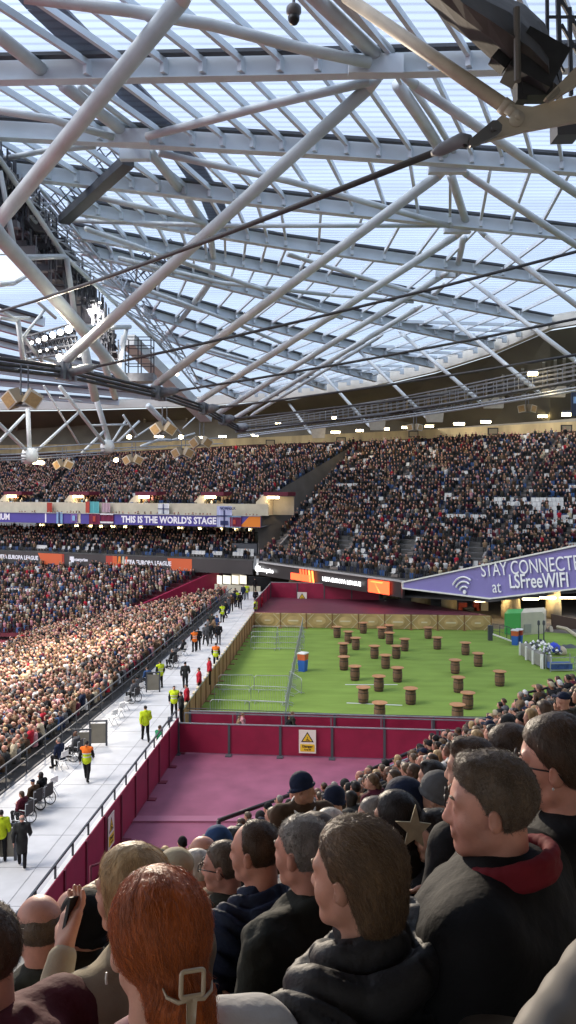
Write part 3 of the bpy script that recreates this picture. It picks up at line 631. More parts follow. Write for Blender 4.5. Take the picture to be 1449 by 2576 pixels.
# big purple WIFI banner
wb = empty('wifi_banner', label='large purple pointed banner reading STAY CONNECTED at LSFreeWIFI, right edge', cat='banner')
yb = 61.0
def bp_(x, y): # plane through (x at 70 m) turning towards the viewer at right
    k = (x - 724.5) / FOC; y0 = 74.0; t = .42; d = y0 / (1 + t * (k - .15) * 3); return W(x, y, d)
poly = [bp_(1013, 1464), bp_(1640, 1331), bp_(1640, 1455), bp_(1449, 1480), bp_(1232, 1505), bp_(1013, 1479)]
MB().poly(poly, (.05, .25, 0)).build('banner_face', mat('violet_banner', (.21, .18, .44), .5, noise=.05, nscale=.4), wb)
mb = MB()
for a, b in zip(poly, poly[1:] + poly[:1]): mb.beam(a + Vector((-.02, -.1, .05)), b + Vector((-.02, -.1, .05)), .18, .12)
mb.build('banner_edge', M_whitep, wb)
def btext(body, x, y, size, bold, rot, sx=1.0):
    p = bp_(x, y); q = bp_(x + 60, y); c = bpy.data.curves.new('lettering', 'FONT'); c.body = body; c.size = size; c.align_x = 'CENTER'; c.align_y = 'CENTER'; c.extrude = .01; c.offset = bold; c.materials.append(M_txt)
    o = bpy.data.objects.new('lettering', c); COL.objects.link(o); o.parent = wb; t = (q - p); yaw = math.atan2(t.y, t.x); n = Vector((math.sin(yaw), -math.cos(yaw), 0))
    o.matrix_basis = Matrix.Translation(p + n * .15) @ Matrix.Rotation(yaw, 4, 'Z') @ Matrix.Rotation(R(90), 4, 'X') @ Matrix.Rotation(R(rot), 4, 'Z') @ Matrix.Diagonal((sx, 1, 1, 1))
btext('STAY CONNECTED', 1341, 1426, 1.55, .0, 8.5, .79); btext('at', 1252, 1477, 1.4, .0, 7, .9); btext('LSFreeWIFI', 1356, 1462, 1.55, .018, 7, .78)
p = bp_(1168, 1486)
for k, r_ in enumerate((.25, .85, 1.45, 2.0)):
    c_ = bp_(1172, 1489); q = bp_(1230, 1489); t = (q - c_).normalized(); n = Vector((t.y, -t.x, 0)); up = Vector((0, 0, 1))
    if k == 0: mb = MB(); mb.tube([c_ + n * .1, c_ + n * .2], .17, 12); mb.build('wifi_dot', M_txt, wb); continue
    r_ *= .72; pts = [c_ + n * .15 + t * (r_ * math.sin(R(a_)) - .06 * k) + up * (r_ * math.cos(R(a_)) - .15) for a_ in range(-58, 40, 8)]
    MB().tube(pts, .075, 6).build('wifi_arc', M_txt, wb)

# cream wall with lit doorways at the front of the upper far stand
cw = empty('cream_parapet', label='cream parapet wall behind the purple banner with lit doorways', cat='parapet')
a = onlineL(-260, ZC - 2.05, 3.0); b = onlineL(676, ZC - 2.05, 3.0); MB().beam(a, b, .3, 1.5).build('wall', M_cream, cw)
for k, x in enumerate((20, 185, 350, 515, 672)):
    p = onlineL(x, ZC - 3.5, 3.4); e = empty('stair_portal', p, yawL, ['lit stair doorway at the far left of the cream parapet', 'lit stair doorway second from the left on the cream parapet', 'lit stair doorway in the middle of the cream parapet', 'lit stair doorway right of the white cross flag', 'lit stair doorway at the right end of the cream parapet'][k], 'doorway', 'lit stair doorways on the far stand')
    mb = MB(); mb.poly([(-1.6, 0, .0), (-1.6, 0, 1.7), (-.4, 0, 2.8), (.0, 0, 2.8), (.0, 0, 0)], (0, 2.5, 0)); mb.build('side_wall', M_cream, e)
    MB().box((1.5, 0.6, 2.75), (3.4, 2.6, .5)).build('lintel', M_maroon2, e); MB().box((1.5, 1.9, 1.2), (3.0, .1, 2.4)).build('inner_wall', M_conc, e)
    MB().box((1.0, -.3, 2.3), (1.5, .3, .28)).build('lamp', M_lampw, e)
# dividing wall between the corner of the right stand and the far upper stand
mb = MB(); N_ = 24
for k in range(N_):
    a0, a1 = tierR.at(0, 34 * k / N_), tierR.at(0, 34 * (k + 1) / N_); b0, b1 = tierL.at(1, k), tierL.at(1, k + 1)
    mb.quad(a0 + Vector((0, .3, -.4)), a1 + Vector((0, .3, -.4)), b1 + Vector((0, 0, .9)), b0 + Vector((0, 0, .9)))
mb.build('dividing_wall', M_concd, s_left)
# vomitories in the right stand
for k, (x, y) in enumerate([(722, 1342), (884, 1346), (1042, 1352), (1210, 1358)]):
    best = None
    for u in np.linspace(0, 1, 240):
        for r in range(6, 14):
            q = tierR.at(u, r); X = 724.5 + q.x / q.y * FOC; Y = 1228 - (q.z - ZC) / q.y * FOC; e_ = (X - x) ** 2 + (Y - y) ** 2
            if best is None or e_ < best[0]: best = (e_, u, r, q)
    _, u, r, q = best; yaw = tierR.face(u); e = empty('vomitory', q, yaw, ['grey stair opening with red end wall, nearest the far-left corner of the right stand', 'grey stair opening with red end wall, second from left on the right stand', 'grey stair opening with red end wall, third from left on the right stand', 'grey stair opening with red end wall, directly above the wifi banner'][k], 'stair opening', 'stair openings in the right stand')
    for sx in (-1.6, 1.6):
        mb = MB(); mb.poly([(sx, 4.2, -2.6), (sx, 4.2, -1.2), (sx, -.6, 1.35), (sx, -.9, 1.35), (sx, -.9, -.2)], (.22, 0, 0)); mb.build('side_wall', mat('vom_grey', (.22, .2, .19), .7, noise=.15, nscale=1), e)
    MB().box((0, -.95, .6), (3.4, .2, 1.6)).build('end_wall', mat('red_wall', (.28, .03, .03), .7), e)
# aisle rails/stairs on the right and left stand
M_aisle = mat('aisle_step', (.2, .17, .15), .8)
for tr, us, nm in ((tierR, (.02, .2, .38, .56, .74, .9), s_right), (tierL, (.18, .42, .66, .9), s_left)):
    for u in us:
        mb = MB()
        for r in range(tr.n - 1):
            a = tr.at(u, r + .3); b = tr.at(min(1, u + .008), r + .3); c = tr.at(u, r + .9); z = tr.at(u, r + 1).z + .03
            mb.box(((a.x + c.x) / 2, (a.y + c.y) / 2, z + .15), (.9, .75, .25), Matrix.Rotation(tr.face(u), 3, 'Z'))
        mb.build('aisle_stair', M_aisle, nm)

# side wall of the far lower stand, back wall under it, league columns
mb = MB(); mb.poly([Vector((-9.2, 103.6, -5.0)), Vector((-9.2, 103.6, ZC - 10.6)), Vector((-23.0, 94.8, -3.0)), Vector((-23.0, 94.8, -5.2))], (.25, -.3, 0)); mb.build('side_wall', M_maroon, s_far)
mb = MB(); a = onlineL(-260, ZC - 10.8, 4.2); b = onlineL(560, ZC - 10.8, 4.2); mb.beam(a, b, .3, 3.6, -.2); mb.build('back_wall', M_maroon2, s_far)
for x in (97, 227, 350, 480, 600): 
    p = onlineL(x, ZC - 12.0, 2.2); MB().box(p + Vector((0, 0, .55)), (1.3, 1.3, 2.0), Matrix.Rotation(yawL, 3, 'Z')).build('column', M_beige, s_far)
tag(MB().box(W(68, 1607, 96), (1.3, 1.0, 1.0)).build('equipment_box'.replace('equipment', 'storage'), M_whitep), 'white box on the red running track at far left', 'box')
tag(MB().box(W(45, 1609, 95), (.5, .5, .6)).build('cool_box', M_orange), 'small orange box beside the white box on the track', 'box')

# end wall of the walkway, windows, pale walls
ew = empty('end_building', label='low cream wall with bright windows at the far end of the white walkway', cat='building')
MB().poly([W(540, 1470, 101), W(655, 1476, 99), W(655, 1502, 99), W(540, 1502, 101)], (0, .4, 0)).build('wall', M_cream, ew)
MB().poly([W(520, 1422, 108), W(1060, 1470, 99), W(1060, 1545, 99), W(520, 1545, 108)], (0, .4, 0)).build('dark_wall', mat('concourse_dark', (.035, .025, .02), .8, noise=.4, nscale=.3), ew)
for x0, x1 in [(546, 558), (561, 580), (583, 600), (603, 620)]:
    w_ = MB().poly([W(x0, 1447, 102), W(x1, 1449, 102), W(x1, 1470, 102), W(x0, 1468, 102)], (0, .2, 0)).build('window', mat('bright_window', (.6, .58, .48), .3, emit=(1, .92, .75), estr=.30), ew)
MB().poly([W(625, 1450, 100), W(680, 1454, 100), W(680, 1492, 100), W(625, 1478, 100)], (0, .2, 0)).build('doorway', M_black, ew)
# concourse under the right stand
cc = empty('concourse', label='dark brown concourse with tapered pale columns under the right upper stand', cat='concourse')
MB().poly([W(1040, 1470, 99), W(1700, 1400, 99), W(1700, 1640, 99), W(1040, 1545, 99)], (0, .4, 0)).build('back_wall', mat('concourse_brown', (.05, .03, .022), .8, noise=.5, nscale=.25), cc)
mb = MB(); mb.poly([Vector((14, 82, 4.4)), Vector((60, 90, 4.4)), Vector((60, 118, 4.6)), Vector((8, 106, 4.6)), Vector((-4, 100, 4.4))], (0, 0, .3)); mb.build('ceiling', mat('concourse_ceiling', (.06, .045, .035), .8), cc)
for x, yb_, w_ in [(745, 1500, 1.9), (821, 1505, 1.9), (895, 1508, 1.9), (985, 1525, 1.9), (1059, 1536, 2.2), (1130, 1545, 1.7), (1285, 1560, 2.0), (1392, 1560, 1.6)]:
    p = GZ(x, yb_ - 6, .0); s_ = w_ * .5
    MB().lathe(p, [(s_ * .62, 0), (s_ * .72, .2), (s_ * .95, 1.8), (s_ * .86, 3.2), (s_ * .8, 4.4)][::-1] and [(s_ * 1.0, 0), (s_ * 1.0, 1.0), (s_ * .86, 2.6), (s_ * .8, 4.4)], 14).build('column', mat('column_cream', (.45, .36, .22), .7, noise=.12, nscale=1), cc, True)
p = GZ(1285, 1554, 0); text_on(cc, '353', Vector((0, 0, 0)), Vector((1, 0, 0)), 2.6, 1.0, M_gutter, .95, .03, center=p)
for x, y in [(1257, 1504), (1378, 1504), (1430, 1504), (1215, 1512), (1335, 1507)]:
    p = W(x, y, 80); MB().box(p, (1.6, .2, .14)).build('tube_light', M_lampw, cc)
# ================================================================ hoardings, fences, rails
def sign_yellow(parent, p, yaw, s=1.0, hide=False):
    """warning sign: white board, yellow triangle with black border, yellow text panel"""
    M = Matrix.Translation(p) @ Matrix.Rotation(yaw, 4, 'Z')
    e = parent
    def put(mb, nm, m):
        o = mb.build(nm, m, e); return o
    return M
M_signw = mat('sign_white', (.72, .68, .60), .5); M_signy = mat('sign_yellow', (.75, .50, .03), .5)
def warning_sign(p, yaw, label, s=1.0, tall=1.0):
    e = empty('warning_sign', p, yaw, label, 'sign'); w, h = .62 * s, .84 * s * tall
    MB().box((0, 0, 0), (w, .02, h)).build('board', M_signw, e)
    T = lambda k, y: [(-.23 * s * k, y, -.02 * h - .0 + (-.0)), (.23 * s * k, y, -.02 * h), (0, y, .42 * h * (1 if k == 1 else .8))]
    mb = MB(); mb.poly(T(1, -.014), (0, .002, 0)); mb.build('triangle_border', M_black, e)
    mb = MB(); mb.poly([(-.17 * s, -.019, .02 * h), (.17 * s, -.019, .02 * h), (0, -.019, .35 * h)], (0, .002, 0)); mb.build('triangle', M_signy, e)
    mb = MB(); mb.tube([(-.05 * s, -.024, .05 * h), (-.01 * s, -.024, .13 * h), (.04 * s, -.024, .07 * h), (.08 * s, -.024, .05 * h)], .014 * s, 6); mb.lathe((-.0, -.03, .19 * h), [(.005, -.02 * s), (.02 * s, 0), (.005, .02 * s)], 8); mb.build('pictogram', M_black, e)
    MB().box((0, -.014, -.27 * h), (w * .84, .008, h * .32)).build('text_panel', M_signy, e)
    t = text_mesh('Danger', .13 * s, M_black, e); t.location = (0, -.03, -.2 * h); t.rotation_euler = (R(90), 0, 0)
    t = text_mesh('Keep off', .07 * s, M_black, e); t.location = (0, -.03, -.34 * h); t.rotation_euler = (R(90), 0, 0)
    return e
def text_mesh(body, size, m, parent):
    c = bpy.data.curves.new('lettering', 'FONT'); c.body = body; c.size = size; c.align_x = 'CENTER'; c.align_y = 'CENTER'; c.offset = .003; c.extrude = .002; c.materials.append(m)
    o = bpy.data.objects.new('lettering', c); COL.objects.link(o); o.parent = parent; return o
def hoarding(name, label, a, b, h, panel, m, mp, cap=True, posts=True):
    a = Vector(a); b = Vector(b); e = empty(name, a, 0, label, 'hoarding'); L = (b - a).length; n = max(1, round(L / panel)); t = (b - a) / L; yaw = math.atan2(t.y, t.x); nn = Vector((t.y, -t.x, 0))
    for k in range(n):
        p = t * (L * (k + .5) / n); MB().box(p + Vector((0, 0, h / 2 + .03)), (L / n - .09, .04, h - .06), Matrix.Rotation(yaw, 3, 'Z')).build('panel', m, e)
    for k in range(n + 1):
        mb = MB(); p = t * (L * k / n); mb.box(p + Vector((0, 0, h / 2)) + nn * .035, (.12, .06, h), Matrix.Rotation(yaw, 3, 'Z')); mb.box(p + Vector((0, 0, .02)) + nn * .2, (.3, .36, .04), Matrix.Rotation(yaw, 3, 'Z')); mb.build('post', mp, e)
    if cap: MB().beam(Vector((0, 0, h + .03)), b - a + Vector((0, 0, h + .03)), .07, .05).build('top_rail', M_galv, e)
    return e
h1 = hoarding('maroon_hoarding', 'front row of maroon panels with the warning sign, between pink deck and gangway', (-5.45, 39.6, 0), (12.3, 38.0, 0), 1.5, 2.62, M_maroon, M_gutter)
h2 = hoarding('maroon_hoarding', 'second row of maroon panels behind the gangway, against the green turf', (-5.2, 42.2, 0), (12.6, 40.55, 0), 1.38, 2.62, M_maroon, M_gutter)
mb = MB(); 
for z in (1.62,): mb.beam((-5.3, 40.9, z + .05), (12.2, 39.2, z + .05), .05, .05)
for k in range(8): p = Vector((-5.3, 40.9, 0)).lerp(Vector((12.2, 39.2, 0)), k / 7); mb.beam(p + Vector((0, 0, 1.65)), p + Vector((.001, 0, 0)), .05, .05)
tag(mb.build('grey_handrail'.replace('grey_', ''), M_midgrey), 'thin grey handrail along the gangway between the two maroon hoardings', 'handrail')
mb = MB(); mb.tube([(-5.6, 43.2, 1.25), (3, 42.4, 1.15), (14, 41.4, 1.2)], .022, 6); tag(mb.build('barrier_cable', M_gutter), 'thin dark cable stretched low across the near edge of the turf', 'cable')
warning_sign(Vector((.95, 38.90, .80)), -.09, 'white and yellow triangle warning sign on the maroon wall facing the camera', 1.35)
h3 = hoarding('maroon_hoarding', 'long maroon side wall running beside the white walkway down to the left', (-7.35, 16.0, 0), (-5.5, 39.6, 0), 1.75, 2.0, M_maroon, M_maroon2, cap=False)
e = empty('walkway_rail', (-7.45, 16.0, 0), 0, 'dark handrail with short posts on top of the maroon side wall', 'handrail')
mb = MB(); a = Vector((0, 0, 2.12)); b = Vector((1.85, 23.6, 2.12)); mb.beam(a, b, .06, .06)
mb.build('rail', M_gutter, e)
for k in range(17): p = a.lerp(b, k / 16); MB().beam(p, p - Vector((0.001, 0, .75)), .06, .06).build('post', M_gutter, e)
mb = MB(); mb.beam(Vector((-.02, 0, 1.72)), Vector((1.83, 23.6, 1.72)), .16, .04); mb.build('kickboard', M_whitep, e)
warning_sign(Vector((-6.32, 28.4, .98)) , R(85.5), 'narrow warning sign on the maroon side wall beside the pink deck', 1.15, 1.2)

M_wood = mat('wood_panel', (.36, .18, .09), .6, noise=.25, nscale=2, stretch=(1, 1, .3)); M_woodt = mat('tan_print', (.46, .31, .13), .6, noise=.28, nscale=.7); M_tanl = mat('tan_light', (.62, .52, .34), .6); M_tand = mat('tan_dark_line', (.22, .12, .05), .6)
e = hoarding('wooden_fence', 'brown wooden panel fence between the white walkway and the green turf', (-5.6, 42.3, 0), (-3.28, 75.2, 0), 1.42, 1.75, M_wood, M_tand)
mb = MB(); 
for k in range(28): p = Vector((-.02, .9 + k * 1.18, 1.5)) ; MB().box(Vector((p.y * .0705 - .03, p.y, 1.49)), (.12, .5, .05)).build('cap_block', M_tanl, e)
bf = hoarding('printed_fence', 'tan printed advertising fence with crossed lines along the back of the turf', (-3.15, 75.4, 0), (18.8, 73.6, 0), 1.4, 2.44, M_woodt, M_tand, cap=False)
t_ = Vector((21.95, -1.8, 0)); L_ = t_.length; t_ = t_ / L_; nb = Vector((t_.y, -t_.x, 0))
mx = MB(); me_ = MB()
for k in range(9):
    c = t_ * (L_ * (k + .5) / 9) + nb * .05
    for s_ in (-1, 1):
        for (x0, z0, x1, z1) in [(.55, 1.36, 1.18, .70), (1.18, .70, .55, .06), (.8, 1.36, 1.12, 1.36)]:
            mx.beam(c + t_ * s_ * x0 + Vector((0, 0, z0)), c + t_ * s_ * x1 + Vector((0, 0, z1 + .001)), .03, .05)
    vs = [c + nb * .01 + t_ * (.62 * math.cos(a_)) + Vector((0, 0, .72 + .42 * math.sin(a_))) for a_ in np.linspace(0, 2 * math.pi, 20, endpoint=False)]
    me_.cur = 0; me_.poly(vs, nb * .004)
    me_.cur = 1; me_.box(c + nb * .03 + Vector((0, 0, .70)), (.95 if k % 2 else .55, .01, .13), Matrix.Rotation(math.atan2(t_.y, t_.x), 3, 'Z'))
mx.build('crossed_lines', M_tanl, bf); me_.build('printed_oval', [mat('tan_oval', (.55, .38, .17), .6, noise=.2, nscale=1), mat('tan_word', (.68, .58, .40), .6)], bf)
# maroon platform and panels beyond
sheet('maroon_platform', [(-3.3, 75.7, 1.35), (18.6, 74.2, 1.35), (12, 88.5, .9), (-2.2, 91, .9)], mat('maroon_matt', (.10, .012, .03), .7, noise=.15, nscale=.5), .1)
hoarding('maroon_hoarding', 'far row of maroon panels beyond the turf, below the black electronic board', (-1.95, 89.2, .9), (10.0, 87.0, .9), 1.75, 2.9, M_maroon, M_gutter)
hoarding('maroon_hoarding', 'short maroon panel at the corner where the white walkway ends', (-3.1, 76.5, .9), (-2.0, 89.0, .9), 1.6, 3.0, M_maroon, M_gutter)
warning_sign(W(760, 1506, 88.0), -.17, 'small warning sign on the far maroon panels beneath the electronic board', 1.7)
tag(MB().poly([GZ(965, 1514, .96), GZ(1012, 1524, .96), GZ(1016, 1521, .96), GZ(968, 1511, .96)], (0, 0, .02)).build('white_ramp', M_whitep), 'white angled strip on the maroon platform under the electronic board', 'ramp')

# rail and gates between the packed stand and the walkway
e = empty('stand_rail', (0, 0, 0), 0, 'dark rail with glass infill between the packed crowd and the white walkway', 'handrail')
mb = MB(); mg = MB(); dd = [14, 20, 26, 32.4, 39, 46, 53, 60, 70, 80, 91]; 
pts = [Vector((WL(d) - .05, d, Z_WALK)) for d in dd]
for a, b in zip(pts, pts[1:]): mb.beam(a + Vector((0, 0, 1.1)), b + Vector((0, 0, 1.1)), .06, .06); mb.beam(a + Vector((0, 0, .06)), b + Vector((0, 0, .06)), .1, .06)
for d in np.arange(14, 91, 1.9): p = Vector((WL(d) - .05, d, Z_WALK)); MB().beam(p + Vector((0, 0, 1.04)), p + Vector((.001, 0, 0)), .05, .05).build('post', M_gutter, e)
for a, b in zip(pts, pts[1:]): mb.beam(a + Vector((0, 0, .6)), b + Vector((0, 0, .6)), .04, .04)
mb.build('rail', M_gutter, e)
def gate(x, y, label):
    p = GZ(x, y, Z_WALK); e = empty('rail_gate', p, .1, label, 'gate')
    mb = MB(); mb.box((.4, 0, .62), (.09, .09, 1.25)); mb.box((-.4, 0, .62), (.07, .07, 1.25)); mb.box((0, 0, 1.2), (.8, .07, .07)); mb.build('frame', M_gutter, e)
    MB().box((0, 0, .6), (.72, .03, .95)).build('infill_panel', mat('gate_cream', (.20, .185, .145), .6, noise=.1, nscale=3), e)
gate(247, 1876, 'black framed gate with cream panel beside the orange and yellow vested steward'); gate(205, 1900, 'black framed gate partly behind the wheelchair users'); gate(385, 1741, 'black framed cream gate beside the yellow vested steward at the rail'); gate(8, 2165, 'black gate post and panel at the far left edge by the walkway')

# near stand front rails
def rail_run(name, label, pts, m, r=.035, post=1.6, ph=.95, low=True, group=None, cat='handrail'):
    e = empty(name, pts[0], 0, label, cat, group); L0 = Vector(pts[0]); mb = MB(); P = [Vector(p) - L0 for p in pts]
    mb.tube(P, r, 8); mb.build('top_rail', m, e, True)
    for a, b in zip(P, P[1:]):
        n = max(1, int((b - a).length / post))
        for k in range(n + 1): q = a.lerp(b, k / n); MB().tube([q, q - Vector((0, 0, ph))], r * 1.0, 8).build('post', m, e, True)
    if low: MB().tube([p - Vector((0, 0, ph * .55)) for p in P], r * .7, 8).build('mid_rail', m, e, True)
    return e
M_rail = mat('rail_black_maroon', (.02, .01, .014), .4)
def NZ(px, py, p, h):            # point on the near stand: perpendicular distance p from its front, h above the step
    z = ZF + .565 * p + h; return GZ(px, py, z)
rail_run('handrail', 'dark handrail at lower left of the near stand, rising to the man in the beanie', [NZ(550, 2064, .3, 1.35), NZ(740, 1996, .3, 1.35)], M_rail, .055, 2.2, 1.6, False)
rail_run('handrail', 'dark handrail starting right of the man in the brown jacket', [NZ(908, 1947, .8, 1.35), NZ(1050, 1884, .8, 1.35), NZ(1112, 1852, .8, 1.35)], M_rail, .055, 2.3, 1.5, True)
rail_run('handrail', 'dark sloping stair rail beside the standing man at the right edge', [NZ(1328, 1742, 1, 1.2), NZ(1378, 1730, 1, 1.2), NZ(1410, 1712, 1, 1.5)], M_rail, .05, 1.5, 1.2, True)
fr = [near_pt(s_, -.35) + Vector((0, 0, 1.0)) for s_ in (-10, 0, 6, 12, 18.6, 24)]
e = rail_run('front_rail', 'pale grey guard rail along the front edge of the near stand', fr, M_galv, .035, 2.4, .95, True)
mb = MB()
for a, b in zip(fr, fr[1:]): mb.beam(a + Vector((0, 0, -.62)), b + Vector((0, 0, -.62)), .12, .22)
in_local(mb.build('kerb_trim', mat('rail_trim', (.3, .29, .29), .5), e), e)
rail_run('handrail', 'small maroon stair rail against the maroon hoarding, right of the sign', [W(1005, 1908, 37.5), W(1050, 1888, 37.2)], M_maroon2, .03, 1, .9, True)
rail_run('handrail', 'short dark red rail at the foot of the maroon side wall, above the blonde head', [W(228, 2180, 19), W(262, 2168, 19.5)], M_maroon2, .03, 1, .9, False)

# ================================================================ barrel tables
M_barrel = mat('barrel_wood', (.16, .085, .05), .65, noise=.35, nscale=9, stretch=(3, 3, .3), bump=.3, bscale=20, var=.15); M_hoop = mat('barrel_hoop', (.05, .045, .04), .5, metal=.5); M_top = mat('table_top_wood', (.42, .20, .09), .5, noise=.15, nscale=6)
BAR = [(848, 1606), (914, 1595), (876, 1619), (895, 1636), (864, 1651), (865, 1687), (893, 1713), (942, 1658), (970, 1683), (960, 1608), (979, 1602), (980, 1622), (997, 1658), (1018, 1639), (1000, 1717), (953, 1740), (914, 1770), (1033, 1773), (955, 1812), (1077, 1608), (1100, 1635), (1171, 1649), (1145, 1696), (1203, 1678), (1153, 1743), (1177, 1785), (1151, 1817), (1257, 1727), (1356, 1768)]
BL_ = ['in the back row, farthest left', 'alone in the back row against the printed fence', 'just behind the third barrel from the left group', 'in the left cluster, its top overlapping the one behind', 'at the left edge of the cluster, second from the front', 'front left of the left cluster, nearest the blue bin', 'left of the upper white turf line', 'between the left cluster and the centre', 'in the centre, behind the upper white turf line', 'in the back row near the middle, left of a close pair', 'partly hidden behind another in the back row', 'in front of the partly hidden back-row one', 'in the centre beside the one nearest it on the right', 'right of the centre group, toward the back', 'on the right end of the upper white turf line', 'between the two white turf lines', 'at the left end of the lower white turf line', 'at the right end of the lower white turf line', 'cut off by the maroon wall, left of centre', 'in the back row right of the middle', 'second from the back on the right half', 'toward the back right, left of the green cabin', 'middle right, left of a farther one', 'farther back than the rightmost lone one', 'in a column of three at right, farthest of them', 'in a column of three at right, middle one', 'cut off by the maroon wall at right', 'standing alone at far right on the turf', 'half hidden behind the dark stair rail at right']
e0 = empty('barrel_table', (0, 0, 0))
mb = MB(); mb.lathe((0, 0, 0), [(.27, 0), (.285, .03), (.32, .25), (.335, .46), (.32, .68), (.285, .9), (.27, .93)], 20); mb.build('barrel', M_barrel, e0, True)
for z, r_ in ((.07, .298), (.26, .327), (.66, .327), (.85, .300)): MB().lathe((0, 0, z), [(r_, -.022), (r_ + .006, -.02), (r_ + .006, .02), (r_, .022)], 20).build('hoop', M_hoop, e0)
MB().lathe((0, 0, .94), [(.43, 0), (.45, .008), (.45, .036), (.44, .042)], 24).build('table_top', M_top, e0)
for k, (x, y) in enumerate(BAR):
    o = e0 if k == 0 else copy_tree(e0); p = GZ(x, y - 2, 0.0); o.location = (p.x, p.y, 0); o.rotation_euler = (0, 0, k * 1.3)
    tag(o, 'brown barrel table ' + BL_[k], 'barrel table', 'barrel tables on the artificial turf')

# crowd barriers
def barrier_proto():
    e = empty('crowd_barrier'); mb = MB(); w, h = 1.15, 1.05
    mb.tube([(-w, 0, .12), (-w, 0, h - .12), (-w + .12, 0, h), (w - .12, 0, h), (w, 0, h - .12), (w, 0, .12), (-w, 0, .12)], .022, 6); mb.build('frame', M_galv, e)
    mb = MB()
    for k in range(1, 15): x = -w + 2 * w * k / 15; mb.tube([(x, 0, .12), (x, 0, h)], .007, 4, False)
    mb.build('bars', M_galv, e)
    for s in (-1, 1): MB().tube([(s * .85, -.3, 0), (s * .85, -.28, .06), (s * .85, 0, .14), (s * .85, .28, .06), (s * .85, .3, 0)], .02, 6).build('foot', M_galv, e)
    return e
b0 = barrier_proto(); first = [True]
def put_barrier(p, yaw, label):
    o = b0 if first[0] else copy_tree(b0); first[0] = False; o.location = (p[0], p[1], 0); o.rotation_euler = (0, 0, yaw); tag(o, label, 'barrier', 'steel crowd barriers on the turf')
def bar2(x0, y0, x1, y1, label, top=True):
    z = 1.0 if top else 0; a = GZ(x0, y0, z); b = GZ(x1, y1, z); put_barrier(((a.x + b.x) / 2, (a.y + b.y) / 2), math.atan2(b.y - a.y, b.x - a.x), label)
bar2(555, 1700, 634, 1700, 'steel barrier in the row farthest from the maroon wall, left one'); bar2(641, 1701, 728, 1702, 'steel barrier in the row farthest from the maroon wall, right one')
bar2(544, 1724, 627, 1728, 'steel barrier in the middle near row, left one beside the wooden fence'); bar2(634, 1727, 721, 1731, 'steel barrier in the middle near row, right one')
bar2(530, 1762, 627, 1765, 'steel barrier in the front row by the maroon wall, left one'); bar2(636, 1764, 716, 1768, 'steel barrier in the front row by the maroon wall, right one')
for k, y in enumerate((1576, 1590, 1603)):
    bar2(642, y, 690, y + 1, 'distant steel barrier, left of a pair, row %s' % ('touching the printed fence', 'midway', 'nearest the camera')[k]); bar2(702, y, 758, y + 1, 'distant steel barrier, right of a pair, row %s' % ('touching the printed fence', 'midway', 'nearest the camera')[k])
col = [(761, 1569), (718, 1787)]; A_ = GZ(762, 1580, 0); B_ = GZ(719, 1800, 0); n = 13
for k in range(n):
    p = A_.lerp(B_, (k + .5) / n); put_barrier((p.x, p.y), math.atan2(B_.y - A_.y, B_.x - A_.x) + .02 * math.sin(k * 3), 'steel barrier in the line dividing the turf, %s' % ('its end at the printed fence' if k == 0 else 'toward the printed fence' if k < 4 else 'beside the blue bin' if k < 7 else 'between the blue bin and the front rows' if k < 11 else 'ending at the maroon wall' if k == n - 1 else 'close to the maroon wall'))
p = GZ(743, 1738, 0); put_barrier((p.x, p.y), R(-70), 'steel barrier swung open at an angle out of the dividing line')

# bins
def bin_(x, y, label, m1, m2, s=1.0):
    p = GZ(x, y, 0); e = empty('waste_bin', p, .3, label, 'bin'); MB().lathe((0, 0, 0), [(.32 * s, 0), (.36 * s, .5 * s), (.38 * s, .78 * s)], 4).build('lower_body', m1, e); MB().lathe((0, 0, .78 * s), [(.382 * s, .0), (.41 * s, .42 * s)], 4).build('upper_body', m2, e)
    MB().lathe((0, 0, 1.2 * s), [(.44 * s, 0), (.44 * s, .06 * s), (.3 * s, .1 * s)], 4).build('rim', M_whitep, e)
M_blue = mat('bin_blue', (.03, .12, .45), .5); M_borg = mat('bin_orange', (.55, .12, .04), .5)
bin_(762, 1688, 'blue bin with orange upper half standing alone on the turf', M_blue, M_borg, 1.05); bin_(1296, 1622, 'blue and orange bin beside the grey crates, left one', M_blue, M_borg); bin_(1306, 1620, 'blue and red bin beside the grey crates, right one', M_blue, M_red)

# cabin, railing, grey crates, barrier, clutter on the right
cab = empty('cabin', GZ(1310, 1598, 0), .0, 'green and beige square cabin under the purple wifi banner', 'cabin')
cab.scale = (.88, .88, .88)
M_green = mat('cabin_green', (.07, .36, .09), .5); M_cabin = mat('cabin_beige', (.52, .48, .38), .6, noise=.08, nscale=1)
mb = MB(); mb.poly([(-1.55, .4, 0), (0, 0, 0), (0, 0, 2.25), (-1.55, .4, 2.15)], (1.2, 3.0, .0)); mb.build('green_front', M_green, cab)
mb = MB(); mb.poly([(.02, -.02, 0), (2.7, 1.0, 0), (2.7, 1.0, 2.0), (2.45, .9, 2.25), (.02, -.02, 2.27)], (1.2, 3.0, 0)); mb.build('side_body', M_cabin, cab)
mb = MB(); mb.poly([(.35, .06, .2), (1.15, .36, .2), (1.15, .36, 1.1), (.35, .06, 1.1)], (.02, -.06, 0)); mb.build('hatch', mat('hatch_grey', (.3, .3, .26), .6), cab)
for x in (1355, 1368):
    e = empty('patio_heater', GZ(x, 1618, 0), 0, 'dark slender post heater in front of the beige cabin, %s' % ('left one' if x == 1355 else 'right one'), 'heater'); MB().lathe((0, 0, 0), [(.22, 0), (.2, .1), (.06, .3), (.05, 1.5), (.12, 1.6), (.1, 1.9), (.02, 1.95)], 10).build('body', M_gutter, e)
rail_run('handrail', 'black railing between the printed fence and the green cabin', [W(1240, 1569, 72), W(1275, 1576, 70), W(1306, 1590, 67)], M_gutter, .03, .8, 1.1, True)
